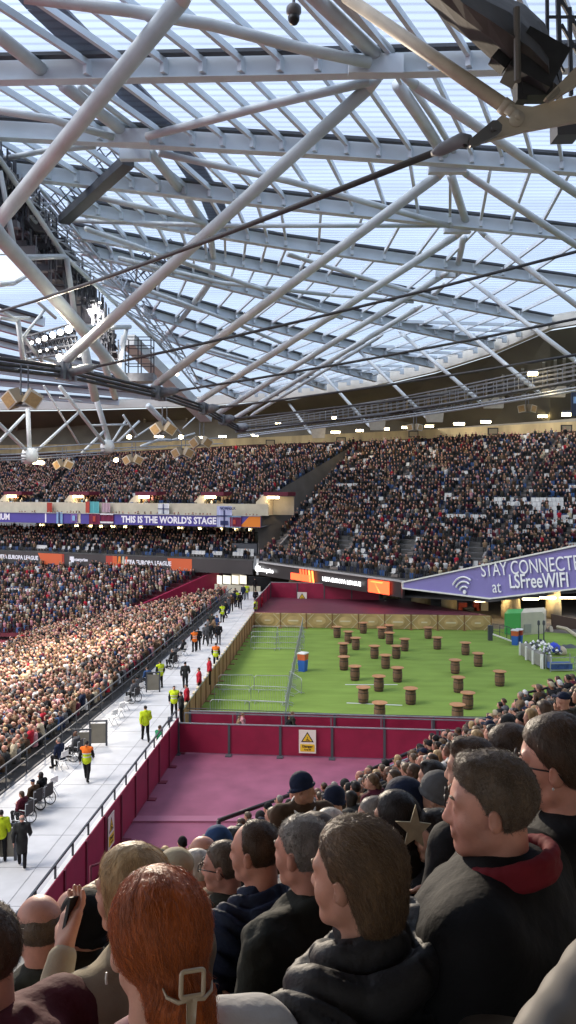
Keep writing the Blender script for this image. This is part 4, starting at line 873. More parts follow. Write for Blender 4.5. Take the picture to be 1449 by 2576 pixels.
tag(MB().box(GZ(1233, 1592, .65), (.35, .35, 1.3)).build('end_post', M_gutter), 'black square post ending the printed fence on its right', 'post')
tag(MB().beam(GZ(1240, 1594, .1), GZ(1300, 1616, .1), .12, .1).build('turf_edge_strip', M_whitep), 'white edging strip from the black post to the bins', 'edging')
M_crate = mat('crate_grey', (.26, .25, .22), .6, noise=.1, nscale=3)
cr = [(1309, 1648), (1325, 1660), (1342, 1671), (1364, 1682)]; nx = [(1325, 1660), (1342, 1671), (1364, 1682), (1387, 1684)]
for k, (a, b) in enumerate(zip(cr, nx)):
    A = GZ(*a, 0); B = GZ(*b, 0); e = empty('planter_crate', A, math.atan2(B.y - A.y, B.x - A.x), ['grey slatted crate barrier nearest the bins', 'grey slatted crate barrier second from the bins', 'grey slatted crate barrier third from the bins', 'grey slatted crate barrier next to the steel trolley'][k], 'crate', 'grey crates curving along the turf edge'); L = (B - A).length
    mb = MB()
    for j in range(7): mb.box((L * (j + .5) / 7, .3, .52), (L / 7 * .8, .6, .86))
    mb.build('slats', M_crate, e); 
    for x in (0.04, L - .04): MB().box((x, -.05, .52), (.1, .12, 1.05)).build('corner_post', M_whitep, e)
    mb = MB(); rr = random.Random(k)
    for j in range(16): mb.lathe((rr.uniform(.1, L - .1), rr.uniform(.1, 1.6), .98 + rr.uniform(0, .2)), [(.05, 0), (.12, .1), (.03, .22)], 6); mb.mat(j % 3)
    mb.build('contents', [M_whitep, M_gutter, M_galv], e)
e = empty('steel_trolley', GZ(1415, 1690, 0), .05, 'grey steel barred trolley with blue load at the right edge of the turf', 'trolley')
mb = MB()
for z in (.15, .62, 1.05): mb.beam((-.85, 0, z), (.95, 0, z), .06, .06)
for x in (-.85, .95): mb.beam((x, 0, 1.1), (x + .001, 0, 0), .06, .06); mb.beam((x, .9, 1.1), (x + .001, .9, 0), .06, .06)
mb.build('frame', M_galv, e); MB().box((0, .5, .35), (1.6, .7, .4)).build('load', mat('load_blue', (.05, .1, .3), .6, noise=.4, nscale=3), e)
def lump(name, label, cat, p, s, m, seed=0):
    rr = random.Random(seed); mb = MB(); pr = [(.7, 0), (1.0, .25), (.9, .6), (.6, .85), (.15, 1.0)]
    vs = []
    for r_, z in pr:
        for k in range(10): f = 1 + rr.uniform(-.18, .18); vs.append((p[0] + s[0] * r_ * f * math.cos(k * .628), p[1] + s[1] * r_ * f * math.sin(k * .628), p[2] + s[2] * z * (1 + rr.uniform(-.1, .1))))
    fs = [(i * 10 + k, i * 10 + (k + 1) % 10, (i + 1) * 10 + (k + 1) % 10, (i + 1) * 10 + k) for i in range(4) for k in range(10)] + [tuple(range(40, 50)), tuple(range(10))[::-1]]
    mb.add(vs, fs); return tag(mb.build(name, m, None, True), label, cat)
lump('plastic_bag', 'bright blue plastic bag behind the grey crates', 'bag', W(1393, 1640, 63), (.5, .5, .75), mat('bag_blue', (.02, .05, .5), .4), 1)
lump('sack', 'cream sack beside the bright blue bag', 'sack', W(1413, 1648, 63), (.4, .4, .7), mat('sack_cream', (.5, .42, .3), .7), 2)
lump('dark_heap', 'dark heap of covered equipment behind the steel trolley', 'heap', W(1432, 1650, 66), (1.2, 1.0, .9), M_gutter, 3)
e = empty('ramp_wall', (0, 0, 0), 0, 'brown rounded barrier wall with cream edge at the right, behind the crates', 'ramp')
P = [W(1385, 1578, 74), W(1392, 1622, 72), W(1410, 1632, 70), W(1449, 1650, 67), W(1510, 1690, 62)]
mb = MB(); mb.tube(P, .2, 6); mb.build('cream_edge', mat('ramp_cream', (.42, .37, .27), .7), e)
mb = MB(); mb.tube([W(1402, 1577, 73), W(1425, 1582, 72), W(1449, 1598, 70), W(1490, 1625, 66)], .16, 6); mb.build('cream_edge', mat('ramp_cream', (0, 0, 0)), e)
mb = MB(); mb.poly([W(1388, 1545, 74.5), W(1540, 1575, 74.5), W(1540, 1700, 74.5), W(1392, 1625, 74.5)], (0, .3, 0)); mb.build('brown_panel', mat('ramp_brown', (.09, .055, .04), .7, noise=.2, nscale=.5), e)
# kiosk clutter at the back right
for x, y, w_, h_, m_, lb_ in [(1163, 1528, .9, 1.1, M_red, 'small red kiosk fridge at the back of the concourse'), (1199, 1532, .8, 1.5, M_red, 'red upright display stand left of the column 353'), (1130, 1520, 1.4, 1.2, M_midgrey, 'grey counter between the red kiosk and the column'), (1180, 1537, 1.6, .9, M_gutter, 'dark counter in front of the red display'), (1215, 1520, 1.0, 1.6, M_beige, 'beige cupboard next to the red display')]:
    tag(MB().box(W(x, y, 86), (w_, .6, h_)).box(W(x, y, 85.6) + Vector((0, 0, h_ * .3)), (w_ * .7, .1, h_ * .2)).build('kiosk_unit', m_), lb_, 'kiosk')

# ================================================================ floodlight gantry, catwalk, speakers
def DG(x): return float(np.interp(x, [-60, 0, 87, 160, 208, 300, 385, 500], [43.5, 47, 52, 57, 62, 73, 83, 97]))
gan = empty('floodlight_gantry', label='tall tangled steel floodlight gantry hanging at the left inner edge of the roof', cat='gantry')
def gp(x, y, dd=0): return W(x, y, DG(x) + dd)
MB().tube([gp(-60, 520, -3), gp(0, 596, -3), gp(104, 711, -3), gp(208, 829, -3), gp(305, 947, -3), gp(322, 968, -3)], [.5, .46, .46, .46, .46, .3], 12).build('main_chord', M_white, gan, True)
mb = MB(); mb.beam(gp(322, 842, 3), gp(520, 1040, 3), 1.5, 1.1); mb.build('box_girder', M_white, gan)
CH = [([(-60, 318), (0, 392), (87, 457), (208, 603), (312, 725), (385, 846), (503, 985)], .13, 2), ([(-60, 330), (0, 402), (80, 520), (163, 645), (312, 784), (400, 860)], .17, -2),
      ([(-40, 400), (3, 447), (52, 513), (153, 634), (292, 763), (380, 850)], .13, 0), ([(-40, 350), (60, 445), (200, 560), (330, 700), (440, 850), (500, 960)], .10, 4), ([(-20, 420), (120, 520), (240, 660), (370, 800), (450, 900)], .09, 1), ([(0, 380), (150, 555), (260, 640), (350, 745), (470, 930)], .07, 3)]
def on(ch, t): P = [gp(x, y, ch[2]) for x, y in ch[0]]; return lerp_line(P, t)
for ch in CH: MB().tube([gp(x, y, ch[2]) for x, y in ch[0]], ch[1], 7).build('chord', M_galv if ch[1] < .12 else M_beam, gan, True)
mb = MB(); rr = random.Random(5)
for (i, j, n, r_) in [(0, 1, 26, .055), (1, 2, 22, .05), (0, 3, 30, .05), (3, 4, 24, .045), (0, 5, 30, .04), (4, 5, 26, .04), (1, 4, 18, .05)]:
    for k in range(n):
        a = on(CH[i], (k + .1) / n); b = on(CH[j], min(1, (k + rr.uniform(.6, 1.2)) / n)); mb.tube([a, b], r_, 5, False)
        if k % 2: mb.tube([b, on(CH[i], min(1, (k + 1.1) / n))], r_ * .9, 5, False)
mb.build('lattice', M_galv, gan)
for a, b, r_ in [((21, 544), (35, 627), .17), ((167, 648), (189, 798), .2), ((319, 825), (299, 926), .2), ((52, 648), (160, 645), .18), ((208, 825), (326, 822), .22), ((0, 430), (40, 640), .15), ((240, 850), (290, 1000), .3), ((213, 880), (240, 1005), .35)]:
    MB().tube([gp(*a, -2.5), gp(*b, -2.5)], r_, 8).build('brace', M_white, gan, True)
# dark service decks, ladders and lamp backs inside the gantry
mb = MB()
lowc = [(-60, 520), (0, 590), (104, 705), (208, 822), (300, 935)]; upc = CH[1][0][:5]
def band(t, f): a = lerp_line([Vector((x, y, 0)) for x, y in lowc], t); b = lerp_line([Vector((x, y, 0)) for x, y in [(-60, 340), (10, 430), (110, 560), (200, 690), (270, 830)]], t); return a.lerp(b, f)
for k in range(64):
    t = k / 64
    for f in (.22, .42, .62, .82, .97):
        if rr.random() < .15: continue
        q = band(t, f); s_ = rr.uniform(.6, 1.25); p = gp(q.x + rr.uniform(-3, 3), q.y + rr.uniform(-3, 3), rr.uniform(-.5, 4)); mb.mat(rr.choice((0, 0, 0, 1)))
        mb.box(p, (1.2 * s_, .5, rr.choice((.08, .15, .4, .7))), Matrix.Rotation(rr.uniform(-.15, .15), 3, 'Y'))
        if rr.random() < .7: mb.tube([p + Vector((.5, 0, -1.1)), p + Vector((.5, 0, 1.1))], .06, 4, False)
for f in (.3, .55, .8):
    P = [gp(band(t, f).x, band(t, f).y, 1.5) for t in np.linspace(0, 1, 8)]; mb.mat(0)
    for a, b in zip(P, P[1:]): mb.beam(a, b, 1.0, .12)
mb.build('service_deck', [mat('deck_dark', (.055, .06, .075), .6, noise=.3, nscale=2), mat('deck_grey', (.15, .155, .17), .6)], gan)
# little bright gaps are real lamps
def lamp_round(x, y, s_, d, label):
    p = W(x, y, d); e = empty('floodlight', p, label=label, cat='floodlight', group='lit floodlights on the gantry')
    r_ = s_ * d / FOC; MB().tube([(0, .35, .0), (0, .1, 0), (0, 0, 0)], r_, 12).build('housing', M_dark, e); MB().tube([(0, -.02, 0), (0, -.05, 0)], r_ * .9, 14).build('lens', M_lamp, e)
FL_ = [(173, 829, 10), (152, 836, 8), (133, 843, 8), (113, 851, 7), (97, 857, 6), (80, 862, 4), (149, 898, 8), (198, 891, 7), (118, 880, 3), (101, 884, 3), (140, 876, 3), (250, 763, 5), (258, 778, 5), (446, 942, 4), (150, 910, 5), (30, 626, 5), (40, 634, 4)]
for k, (x, y, s_) in enumerate(FL_):
    lamp_round(x, y, s_, 66 if x < 220 else 74, 'bright round floodlight %s' % ('at the right end of the upper lamp row, largest' if k == 0 else 'in the upper lamp row on the left gantry' if k < 6 else 'in the lower lamp row, beneath the big white strut' if k in (6, 7, 14) else 'small one glimpsed between dark gantry decks' if k in (11, 12, 15, 16) else 'tiny one near the white box girder' if k == 13 else 'small one on the lamp panel between the two rows'))
fr_ = empty('lamp_frame', label='rectangular lattice frame carrying two rows of floodlights at left', cat='lamp frame')
mb = MB()
for (a, b) in [((55, 850), (180, 815)), ((68, 905), (200, 885)), ((55, 850), (72, 912)), ((60, 868), (190, 845)), ((66, 888), (195, 866))]: mb.tube([W(*a, 67), W(*b, 67)], .09, 6)
for k in range(14): f = k / 13; mb.tube([W(57 + 123 * f, 850 - 33 * f, 67), W(70 + 128 * f, 908 - 22 * f, 67)], .05, 5); mb.tube([W(57 + 123 * f, 850 - 33 * f, 67.4), W(min(200, 80 + 128 * f), 906 - 22 * f, 67.4)], .035, 5)
mb.build('lattice', M_midgrey, fr_); mb = MB()
for k in range(9):
    for j in range(3): f = k / 8; mb.box(W(64 + 120 * f + j * 4, 864 - 28 * f + j * 15, 67.6), (.42, .3, .34))
mb.build('lamp_backs', M_dark, fr_)
# boarding stair from roof to gantry
def stair(P, label, dark=True):
    e = empty('service_stair', W(*P[0]), label=label, cat='service stair'); a = W(*P[0]); b = W(*P[1]); mb = MB()
    if dark: mb.beam(a, b, .8, .55)
    mb.build('stringer', M_gutter, e) if dark else None
    if dark: in_local(e.children[0], e)
    up = Vector((-.55, 0, .75)); mb = MB(); n = 11
    for s_ in (0, .9) if not dark else (0,):
        o_ = Vector((s_, .3, 0))
        for h in (.3, .75, 1.2): mb.tube([a + up * h * 1.6 + o_, b + up * h * 1.6 + o_], .045, 5)
        for k in range(n + 1): q = a.lerp(b, k / n) + o_; mb.tube([q, q + up * 1.95], .05, 5)
    in_local(mb.build('railing', M_gutter, e), e)
stair([(160, 545, 57), (322, 395, 49)], 'dark service stair with railing rising to the roof node at upper left'); stair([(345, 712, 74), (432, 640, 69)], 'small dark lattice stair in the middle of the gantry', False)
cg = empty('cage_platform', W(350, 945, 74), label='caged work platform with dark base under the gantry', cat='platform')
mb = MB(); x0, x1, z0, z1 = -1.3, 1.1, 0, 3.6
for x in (x0, -.1, x1):
    for y in (0, 1.6): mb.tube([(x, y, z0), (x, y, z1)], .06, 5)
for z in (1.1, 1.9, 2.8, 3.6):
    for y in (0, 1.6): mb.tube([(x0, y, z), (x1, y, z)], .045, 5)
    mb.tube([(x0, 0, z), (x0, 1.6, z)], .045, 5); mb.tube([(x1, 0, z), (x1, 1.6, z)], .045, 5)
mb.build('cage', M_dark, cg); MB().box((-.1, .8, -.15), (2.9, 2.0, .75)).build('base', M_midgrey, cg)

# white lower truss (lower left)
lt = empty('lower_truss', label='white tubular truss with V-shaped legs and bottom nodes at lower left', cat='truss')
def TD(x): return float(np.interp(x, [-100, 0, 75, 270, 430, 520], [66, 70, 74, 88, 100, 106]))
LT = [((-40, 1030), (75, 1141), .24), ((75, 1141), (70, 1028), .3), ((85, 1141), (200, 1036), .2), ((-10, 1120), (62, 1044), .2), ((150, 972), (270, 1126), .28), ((238, 990), (277, 1121), .42), ((205, 1141), (262, 1085), .22), ((296, 1112), (350, 1060), .2), ((310, 1044), (345, 1098), .17), ((277, 1121), (315, 1060), .17), ((45, 806), (57, 901), .3), ((57, 845), (110, 915), .22), ((110, 900), (160, 915), .25), ((57, 901), (100, 915), .2),
      ((30, 800), (75, 800), .17), ((60, 845), (112, 780), .17), ((45, 806), (0, 780), .2), ((0, 716), (35, 712), .28), ((35, 712), (65, 694), .28), ((0, 800), (45, 806), .2), ((110, 970), (200, 1120), .14), ((150, 1000), (205, 1010), .12), ((230, 1070), (320, 1068), .15), ((355, 1123), (400, 1106), .25), ((400, 1106), (430, 1108), .25), ((430, 1108), (490, 1090), .15), ((420, 1050), (455, 1090), .15), ((460, 1078), (490, 1050), .12), ((340, 1100), (385, 1070), .14), ((372, 1020), (412, 1062), .5), ((95, 760), (140, 800), .2), ((0, 640), (20, 640), .1)]
for a, b, r_ in LT: MB().tube([W(a[0], a[1], TD(a[0]) - (8 if a[1] < 930 else 0)), W(b[0], b[1], TD(b[0]) - (8 if b[1] < 930 else 0))], r_ * .72, 8).build('truss_tube', M_white, lt, True)
mb = MB()
for y, x1 in ((1146, 420), (1152, 300), (1138, 560), (1124, 560)): mb.tube([W(-60, y + 8, 68), W(60, y + 4, 73), W(270, y - 10, 88), W(x1, y - 22, TD(x1))], .07, 5)
mb.build('service_pipes', M_galv, lt)
for x, y in ((75, 1145), (270, 1122)): MB().lathe(W(x, y, TD(x)), [(.2, -.8), (.7, -.6), (.8, 0), (.6, .6), (.2, .7)], 12).build('node', M_white, lt, True)

M_grille = mat('speaker_grille', (.42, .28, .13), .7, noise=.15, nscale=6); M_spk = mat('speaker_cabinet', (.30, .24, .16), .6); M_spkw = mat('speaker_frame', (.62, .58, .50), .5)
def speaker(x, y, d, s_, label, tilt=.5):
    e = empty('speaker_cluster', W(x, y, d), 0, label, 'speaker', 'speaker clusters hanging from the roof')
    for sx in (-1, 1):
        M = Matrix.Rotation(sx * tilt, 3, 'Y') @ Matrix.Rotation(sx * .5, 3, 'Z'); c = Vector((sx * .62 * s_, 0, .0)); o = MB().box(c, (1.0 * s_, .9 * s_, 1.0 * s_), M).build('cabinet', M_spk, e)
        f = M @ Vector((0, -.47 * s_, 0)); MB().box(c + f, (.98 * s_, .05, .98 * s_), M).build('front_frame', M_spkw, o); MB().box(c + f * 1.07, (.8 * s_, .05, .8 * s_), M).build('grille', M_grille, o)
    mb = MB(); mb.tube([(-.15 * s_, 0, .2), (-.15 * s_, 0, 2.2 * s_)], .06 * s_, 6); mb.tube([(.3 * s_, .1, .2), (.3 * s_, .1, 2.2 * s_)], .05 * s_, 6); mb.box((0, 0, -.45 * s_), (1.3 * s_, .5 * s_, .12 * s_)); mb.build('hanger', M_midgrey, e)
speaker(58, 1003, 48, .92, 'largest pair of tan speakers, hanging below the ring cables at far left', .6); speaker(412, 1078, 80, 1.0, 'pair of tan speakers under the middle of the ring cables', .6); speaker(506, 1112, 95, 1.05, 'pair of grey-fronted speakers, farthest right below the cables', .6)
speaker(460, 1138, 92, 1.0, 'pale pair of speakers hanging just above the dark crowd'); speaker(335, 1156, 86, .85, 'pale speakers hanging between the two truss nodes on the right side'); speaker(160, 1168, 78, .75, 'small glowing pale speakers hanging between the truss nodes'); speaker(1325, 1028, 68, .62, 'single pale speaker cluster hanging under the catwalk at right', .2); speaker(1043, 1075, 90, .7, 'small speaker cluster under the catwalk, right of centre', .2)
for x, y, w_ in [(85, 1163, 8), (95, 1164, 6), (105, 1165, 5), (292, 1158, 7), (455, 1100, 8), (325, 1100, 6)]:
    e = empty('spot_lamp', W(x, y, 76), label='tiny lit lamp hanging %s' % ('just right of the leftmost truss node' if x < 110 else 'among the speakers and truss pipes'), cat='lamp', group='tiny lamps under the lower truss'); MB().lathe((0, 0, 0), [(.05, -.15), (.2, -.1), (.22, .1), (.1, .2)], 8).build('bulb', M_lampw, e)

# catwalk
cwk = empty('catwalk', label='long grey lattice catwalk sweeping under the roof along the right upper stand', cat='catwalk')
CW = [(1560, 935, 58), (1449, 957, 62), (1300, 983, 67), (1150, 1010, 75), (1000, 1034, 85), (850, 1054, 97), (724, 1070, 107), (600, 1086, 115)]
cp = [W(*q) for q in CW]; mb = MB(); mr = MB()
for a, b in zip(cp, cp[1:]):
    mb.beam(a, b, 1.1, .14); 
    for o_ in (-.55, .55):
        oo = Vector((0, o_, 0))
        for h in (.45, .8, 1.15): mr.beam(a + oo + Vector((0, 0, h)), b + oo + Vector((0, 0, h)), .05, .05)
    mr.beam(a + Vector((0, 0, -.75)), b + Vector((0, 0, -.75)), .12, .12); mr.beam(a + Vector((0, .4, 1.5)), b + Vector((0, .4, 1.5)), .09, .09)
    n = int((b - a).length / 1.3)
    for k in range(n):
        q = a.lerp(b, k / n); q2 = a.lerp(b, (k + 1) / n)
        for o_ in (-.55, .55): mr.beam(q + Vector((0, o_, 1.15)), q + Vector((.001, o_, 0)), .05, .05)
        mr.beam(q, q2 + Vector((0, 0, -.75)), .06, .06); mr.beam(q + Vector((0, 0, -.75)), q2, .06, .06)
mb.build('deck', M_midgrey, cwk); mr.build('railing', mat('catwalk_rail', (.24, .25, .26), .5, metal=.2), cwk)
mb = MB(); P = [p + Vector((0, -1.5, -.9)) for p in cp]; mb.tube(P, .10, 6); mb.tube([p + Vector((0, 0, .25)) for p in P], .07, 6); mb.build('conduit', M_galv, cwk)
for x, y, d in [(1392, 985, 66), (1240, 1013, 75), (1092, 1048, 90), (948, 1068, 101), (800, 1088, 116)]:
    s_ = 1.0; MB().poly([W(x - 32 * 66 / d, y - 12, d), W(x + 34 * 66 / d, y - 14, d), W(x + 30 * 66 / d, y + 14, d), W(x - 24 * 66 / d, y + 14, d)], (0, .4, 0)).build('bracket', M_beige, cwk)
for x, y, d in [(1440, 1010, 60)]:
    e = empty('hanging_screen', W(x, y, d), label='dark screen panel cut off by the right edge under the catwalk', cat='screen'); MB().box((.35, 0, -.2), (.9, .15, 1.8)).build('panel', mat('screen_navy', (.04, .05, .08), .3), e); MB().box((.35, -.09, .1), (.6, .03, .5)).build('display', M_sky, e)
for x, w_ in [(640, 12), (860, 10), (1010, 10)]:
    pass
# ================================================================ people: smooth-union solids turned into one continuous mesh
import openvdb
class SDF:
    def __init__(s, lo, hi, vox):
        s.lo = np.array(lo, float); s.vox = vox; n = np.ceil((np.array(hi) - s.lo) / vox).astype(int) + 1; s.n = n
        s.g = np.full(n, .25, np.float32)
    def _sub(s, lo, hi):
        a = np.clip(((np.array(lo) - s.lo) / s.vox).astype(int), 0, s.n - 1); b = np.clip(((np.array(hi) - s.lo) / s.vox).astype(int) + 2, 1, s.n)
        ix = [s.lo[i] + s.vox * np.arange(a[i], b[i]) for i in range(3)]
        X, Y, Z = np.meshgrid(*ix, indexing='ij', sparse=False); return (slice(a[0], b[0]), slice(a[1], b[1]), slice(a[2], b[2])), X, Y, Z
    def _mix(s, sl, d, k, cut=False):
        g = s.g[sl]
        if cut: h = np.clip(.5 - .5 * (g + d) / k, 0, 1); s.g[sl] = g * (1 - h) + (-d) * h + k * h * (1 - h)
        else: h = np.clip(.5 + .5 * (g - d) / k, 0, 1); s.g[sl] = g * (1 - h) + d * h - k * h * (1 - h)
    def cap(s, a, b, r1, r2=None, k=.02, cut=False):
        a = np.array(a, float); b = np.array(b, float); r2 = r1 if r2 is None else r2; m = max(r1, r2) + k * 2 + .03
        sl, X, Y, Z = s._sub(np.minimum(a, b) - m, np.maximum(a, b) + m); d = b - a; L = max(d @ d, 1e-9)
        t = np.clip(((X - a[0]) * d[0] + (Y - a[1]) * d[1] + (Z - a[2]) * d[2]) / L, 0, 1)
        q = np.sqrt((X - a[0] - d[0] * t) ** 2 + (Y - a[1] - d[1] * t) ** 2 + (Z - a[2] - d[2] * t) ** 2) - (r1 + (r2 - r1) * t)
        s._mix(sl, q, k, cut)
    def ell(s, c, r, Rm=None, k=.02, cut=False, clip=None, tap=.0085):
        c = np.array(c, float); r = np.array(r, float); m = max(r) + k * 2 + .03; sl, X, Y, Z = s._sub(c - m, c + m); P = (X - c[0], Y - c[1], Z - c[2])
        if Rm is not None: P = [Rm[0][j] * P[0] + Rm[1][j] * P[1] + Rm[2][j] * P[2] for j in range(3)]   # into the local frame
        q = np.sqrt((P[0] / r[0]) ** 2 + (P[1] / r[1]) ** 2 + (P[2] / r[2]) ** 2); g = np.sqrt((P[0] / r[0] ** 2) ** 2 + (P[1] / r[1] ** 2) ** 2 + (P[2] / r[2] ** 2) ** 2) + 1e-6
        d = q * (q - 1) / g
        if clip is not None:
            cl = clip(*P); d = d + tap * (1 - np.clip(-cl / .035, 0, 1)); d = np.maximum(d, cl)
        s._mix(sl, d.astype(np.float32), k, cut)
    def mesh(s, name, m, noise=None):
        g = s.g
        if noise is not None: g = g + noise(s)
        G = openvdb.FloatGrid(); G.background = .25; G.copyFromArray(np.ascontiguousarray(g, dtype=np.float32)); p, q = G.convertToQuads(0.0)
        if len(p) == 0: raise RuntimeError('empty solid ' + name)
        p = p * s.vox + s.lo; me = bpy.data.meshes.new(name); me.vertices.add(len(p)); me.vertices.foreach_set('co', p.astype(np.float32).ravel())
        me.loops.add(len(q) * 4); me.loops.foreach_set('vertex_index', q[:, ::-1].astype(np.int32).ravel()); me.polygons.add(len(q)); me.polygons.foreach_set('loop_start', np.arange(0, len(q) * 4, 4, dtype=np.int32))
        me.polygons.foreach_set('use_smooth', np.ones(len(q), bool)); me.update(calc_edges=True); me.validate(); me.materials.append(m); return me
def fractal(s, amp, scale, seed=0, aniso=(1, 1, 1)):
    r = np.random.default_rng(seed); X, Y, Z = [s.lo[i] + s.vox * np.arange(s.n[i]) for i in range(3)]; o = np.zeros(s.n, np.float32)
    for k in range(5):
        f = scale * (1.5 ** k) * r.uniform(.7, 1.3, 3) * aniso; ph = r.uniform(0, 6.28, 3); w = r.uniform(-1, 1, 3)
        o += (amp / 1.35 ** k) * np.sin(X[:, None, None] * f[0] + ph[0] + Z[None, None, :] * f[0] * w[0]) * np.sin(Y[None, :, None] * f[1] + ph[1] + X[:, None, None] * f[1] * w[1]) * np.sin(Z[None, None, :] * f[2] + ph[2] + Y[None, :, None] * f[2] * w[2])
    return o

def rotm(yaw=0, pitch=0, roll=0): return np.array((Matrix.Rotation(yaw, 3, 'Z') @ Matrix.Rotation(pitch, 3, 'X') @ Matrix.Rotation(roll, 3, 'Y')))
def joints(kind='sit', head_yaw=0.0, head_pitch=0.0, lean=0.0, s=1.0, **kw):
    """joint positions; +y is forward, z up, the origin between the feet"""
    J = {}
    if kind == 'sit':
        J['pel'] = (0, 0, .50); J['che'] = (0, .03 + lean, .86); J['nek'] = (0, .02 + lean, 1.04); J['hed'] = (0, .05 + lean * 1.2, 1.185)
        for n, x in (('L', -1), ('R', 1)):
            J['sh' + n] = (x * .185, .01 + lean, .98); J['el' + n] = (x * .25, .05 + lean, .70); J['wr' + n] = (x * .13, .27, .62); J['hip' + n] = (x * .10, .0, .48); J['kn' + n] = (x * .13, .44, .50); J['an' + n] = (x * .13, .40, .08); J['to' + n] = (x * .14, .56, .04)
    else:
        J['pel'] = (0, 0, .93); J['che'] = (0, .01 + lean, 1.28); J['nek'] = (0, .0 + lean, 1.47); J['hed'] = (0, .03 + lean * 1.2, 1.615)
        for n, x in (('L', -1), ('R', 1)):
            J['sh' + n] = (x * .19, lean, 1.41); J['el' + n] = (x * .25, -.03 + lean, 1.13); J['wr' + n] = (x * .25, .08 + lean, .90); J['hip' + n] = (x * .095, 0, .90); J['kn' + n] = (x * .11, .02, .50); J['an' + n] = (x * .12, -.02, .08); J['to' + n] = (x * .14, .14, .035)
        if kind == 'walk':
            st = kw.get('stride', .28); J['knL'] = (-.10, st * .55, .52); J['anL'] = (-.10, st, .10); J['toL'] = (-.11, st + .15, .06); J['knR'] = (.10, -.02, .50); J['anR'] = (.11, -st, .13); J['toR'] = (.12, -st + .14, .04)
            J['wrL'] = (-.24, -.16, .92); J['elL'] = (-.25, -.12, 1.14); J['wrR'] = (.23, .24, .97); J['elR'] = (.26, .04, 1.13)
    for k_, v in kw.items():
        if k_ in J: J[k_] = v
    J = {k_: np.array(v, float) * s for k_, v in J.items()}; J['R'] = rotm(head_yaw, head_pitch); J['s'] = s; return J
def hp(J, v): return J['hed'] + J['R'] @ (np.array(v, float) * J['s'])
def head_sdf(S, J, face=True, fat=1.0):
    s = J['s']; Rm = J['R']; H = lambda v: hp(J, v)
    S.ell(H((0, -.012, .030)), (.074 * s * fat, .094 * s, .083 * s), Rm, .01); S.ell(H((0, .022, -.03)), (.060 * s * fat, .064 * s, .080 * s), Rm, .025)
    S.cap(H((-.045 * fat, .005, -.058)), H((-.012, .060, -.092)), .022 * s, .020 * s, .02); S.cap(H((.045 * fat, .005, -.058)), H((.012, .060, -.092)), .022 * s, .020 * s, .02)
    S.cap(H((0, -.03, -.05)), J['nek'] + np.array((0, -.01, -.04)) * s, .055 * s * fat, .062 * s * fat, .02)
    if face:
        S.cap(H((0, .080, .012)), H((0, .096, -.026)), .008 * s, .0115 * s, .010); S.cap(H((-.012, .088, -.030)), H((.012, .088, -.030)), .0085 * s, k=.008)
        S.cap(H((-.038, .066, .028)), H((.038, .066, .028)), .014 * s, k=.012)
        for x in (-1, 1):
            S.ell(H((x * .031, .092, .006)), (.016 * s, .012 * s, .011 * s), Rm, .010, True); S.ell(H((x * .030, .070, .005)), (.0125 * s,) * 3, Rm, .004)
            S.ell(H((x * .040, .050, -.028)), (.022 * s, .022 * s, .024 * s), Rm, .02)
            S.ell(H((x * .079 * fat, -.008, -.004)), (.008 * s, .018 * s, .029 * s), rotm(0, 0) if False else Rm @ rotm(-x * .45, -.15), .006); S.ell(H((x * .0905 * fat, .000, .002)), (.0075 * s, .010 * s, .017 * s), Rm, .003, True)
        S.cap(H((-.019, .080, -.052)), H((.019, .080, -.052)), .0085 * s, k=.006); S.cap(H((-.015, .079, -.064)), H((.015, .079, -.064)), .0085 * s, k=.006)
def hand_sdf(S, w, d, up, s=1.0, curl=.5, side=1, fine=True):
    """palm, four unequal curled fingers and a thumb; w wrist, d pointing direction, up = back of the hand"""
    d = np.array(d, float); d /= np.linalg.norm(d); up = np.array(up, float); up -= d * (up @ d); up /= np.linalg.norm(up); r = np.cross(d, up) * side; w = np.array(w, float)
    S.ell(w + d * .05 * s, (.042 * s, .042 * s, .018 * s) if False else (.040 * s,) * 3, None, .01) if not fine else None
    for i, (o, l) in enumerate(zip((-.030, -.010, .010, .029), (.062, .078, .082, .072))):
        base = w + d * .085 * s + r * o * s; S.cap(w + r * o * .5 * s, base, .017 * s, .013 * s, .012)
        p = base; dd = d.copy(); 
        for j, f in enumerate((.46, .32, .24)):
            a = curl * (.7 if j == 0 else 1.0) * (1 + .12 * i); dd = dd * math.cos(a) - up * math.sin(a) if j == 0 else dd * math.cos(a) + np.cross(np.cross(d, up), dd) * math.sin(a) * (1 if np.dot(np.cross(np.cross(d, up), dd), up) < 0 or True else -1)
            q = p + dd * l * f * s; S.cap(p, q, (.0098 - .0008 * j) * s, (.009 - .0008 * j) * s, .003); p = q
    t0 = w + d * .03 * s + r * .030 * s; t1 = t0 + (d * .028 + r * .026 - up * .012) * s; t2 = t1 + (d * .030 + r * .004 - up * .012) * s
    S.cap(t0, t1, .015 * s, .012 * s, .01); S.cap(t1, t2, .011 * s, .0095 * s, .003)
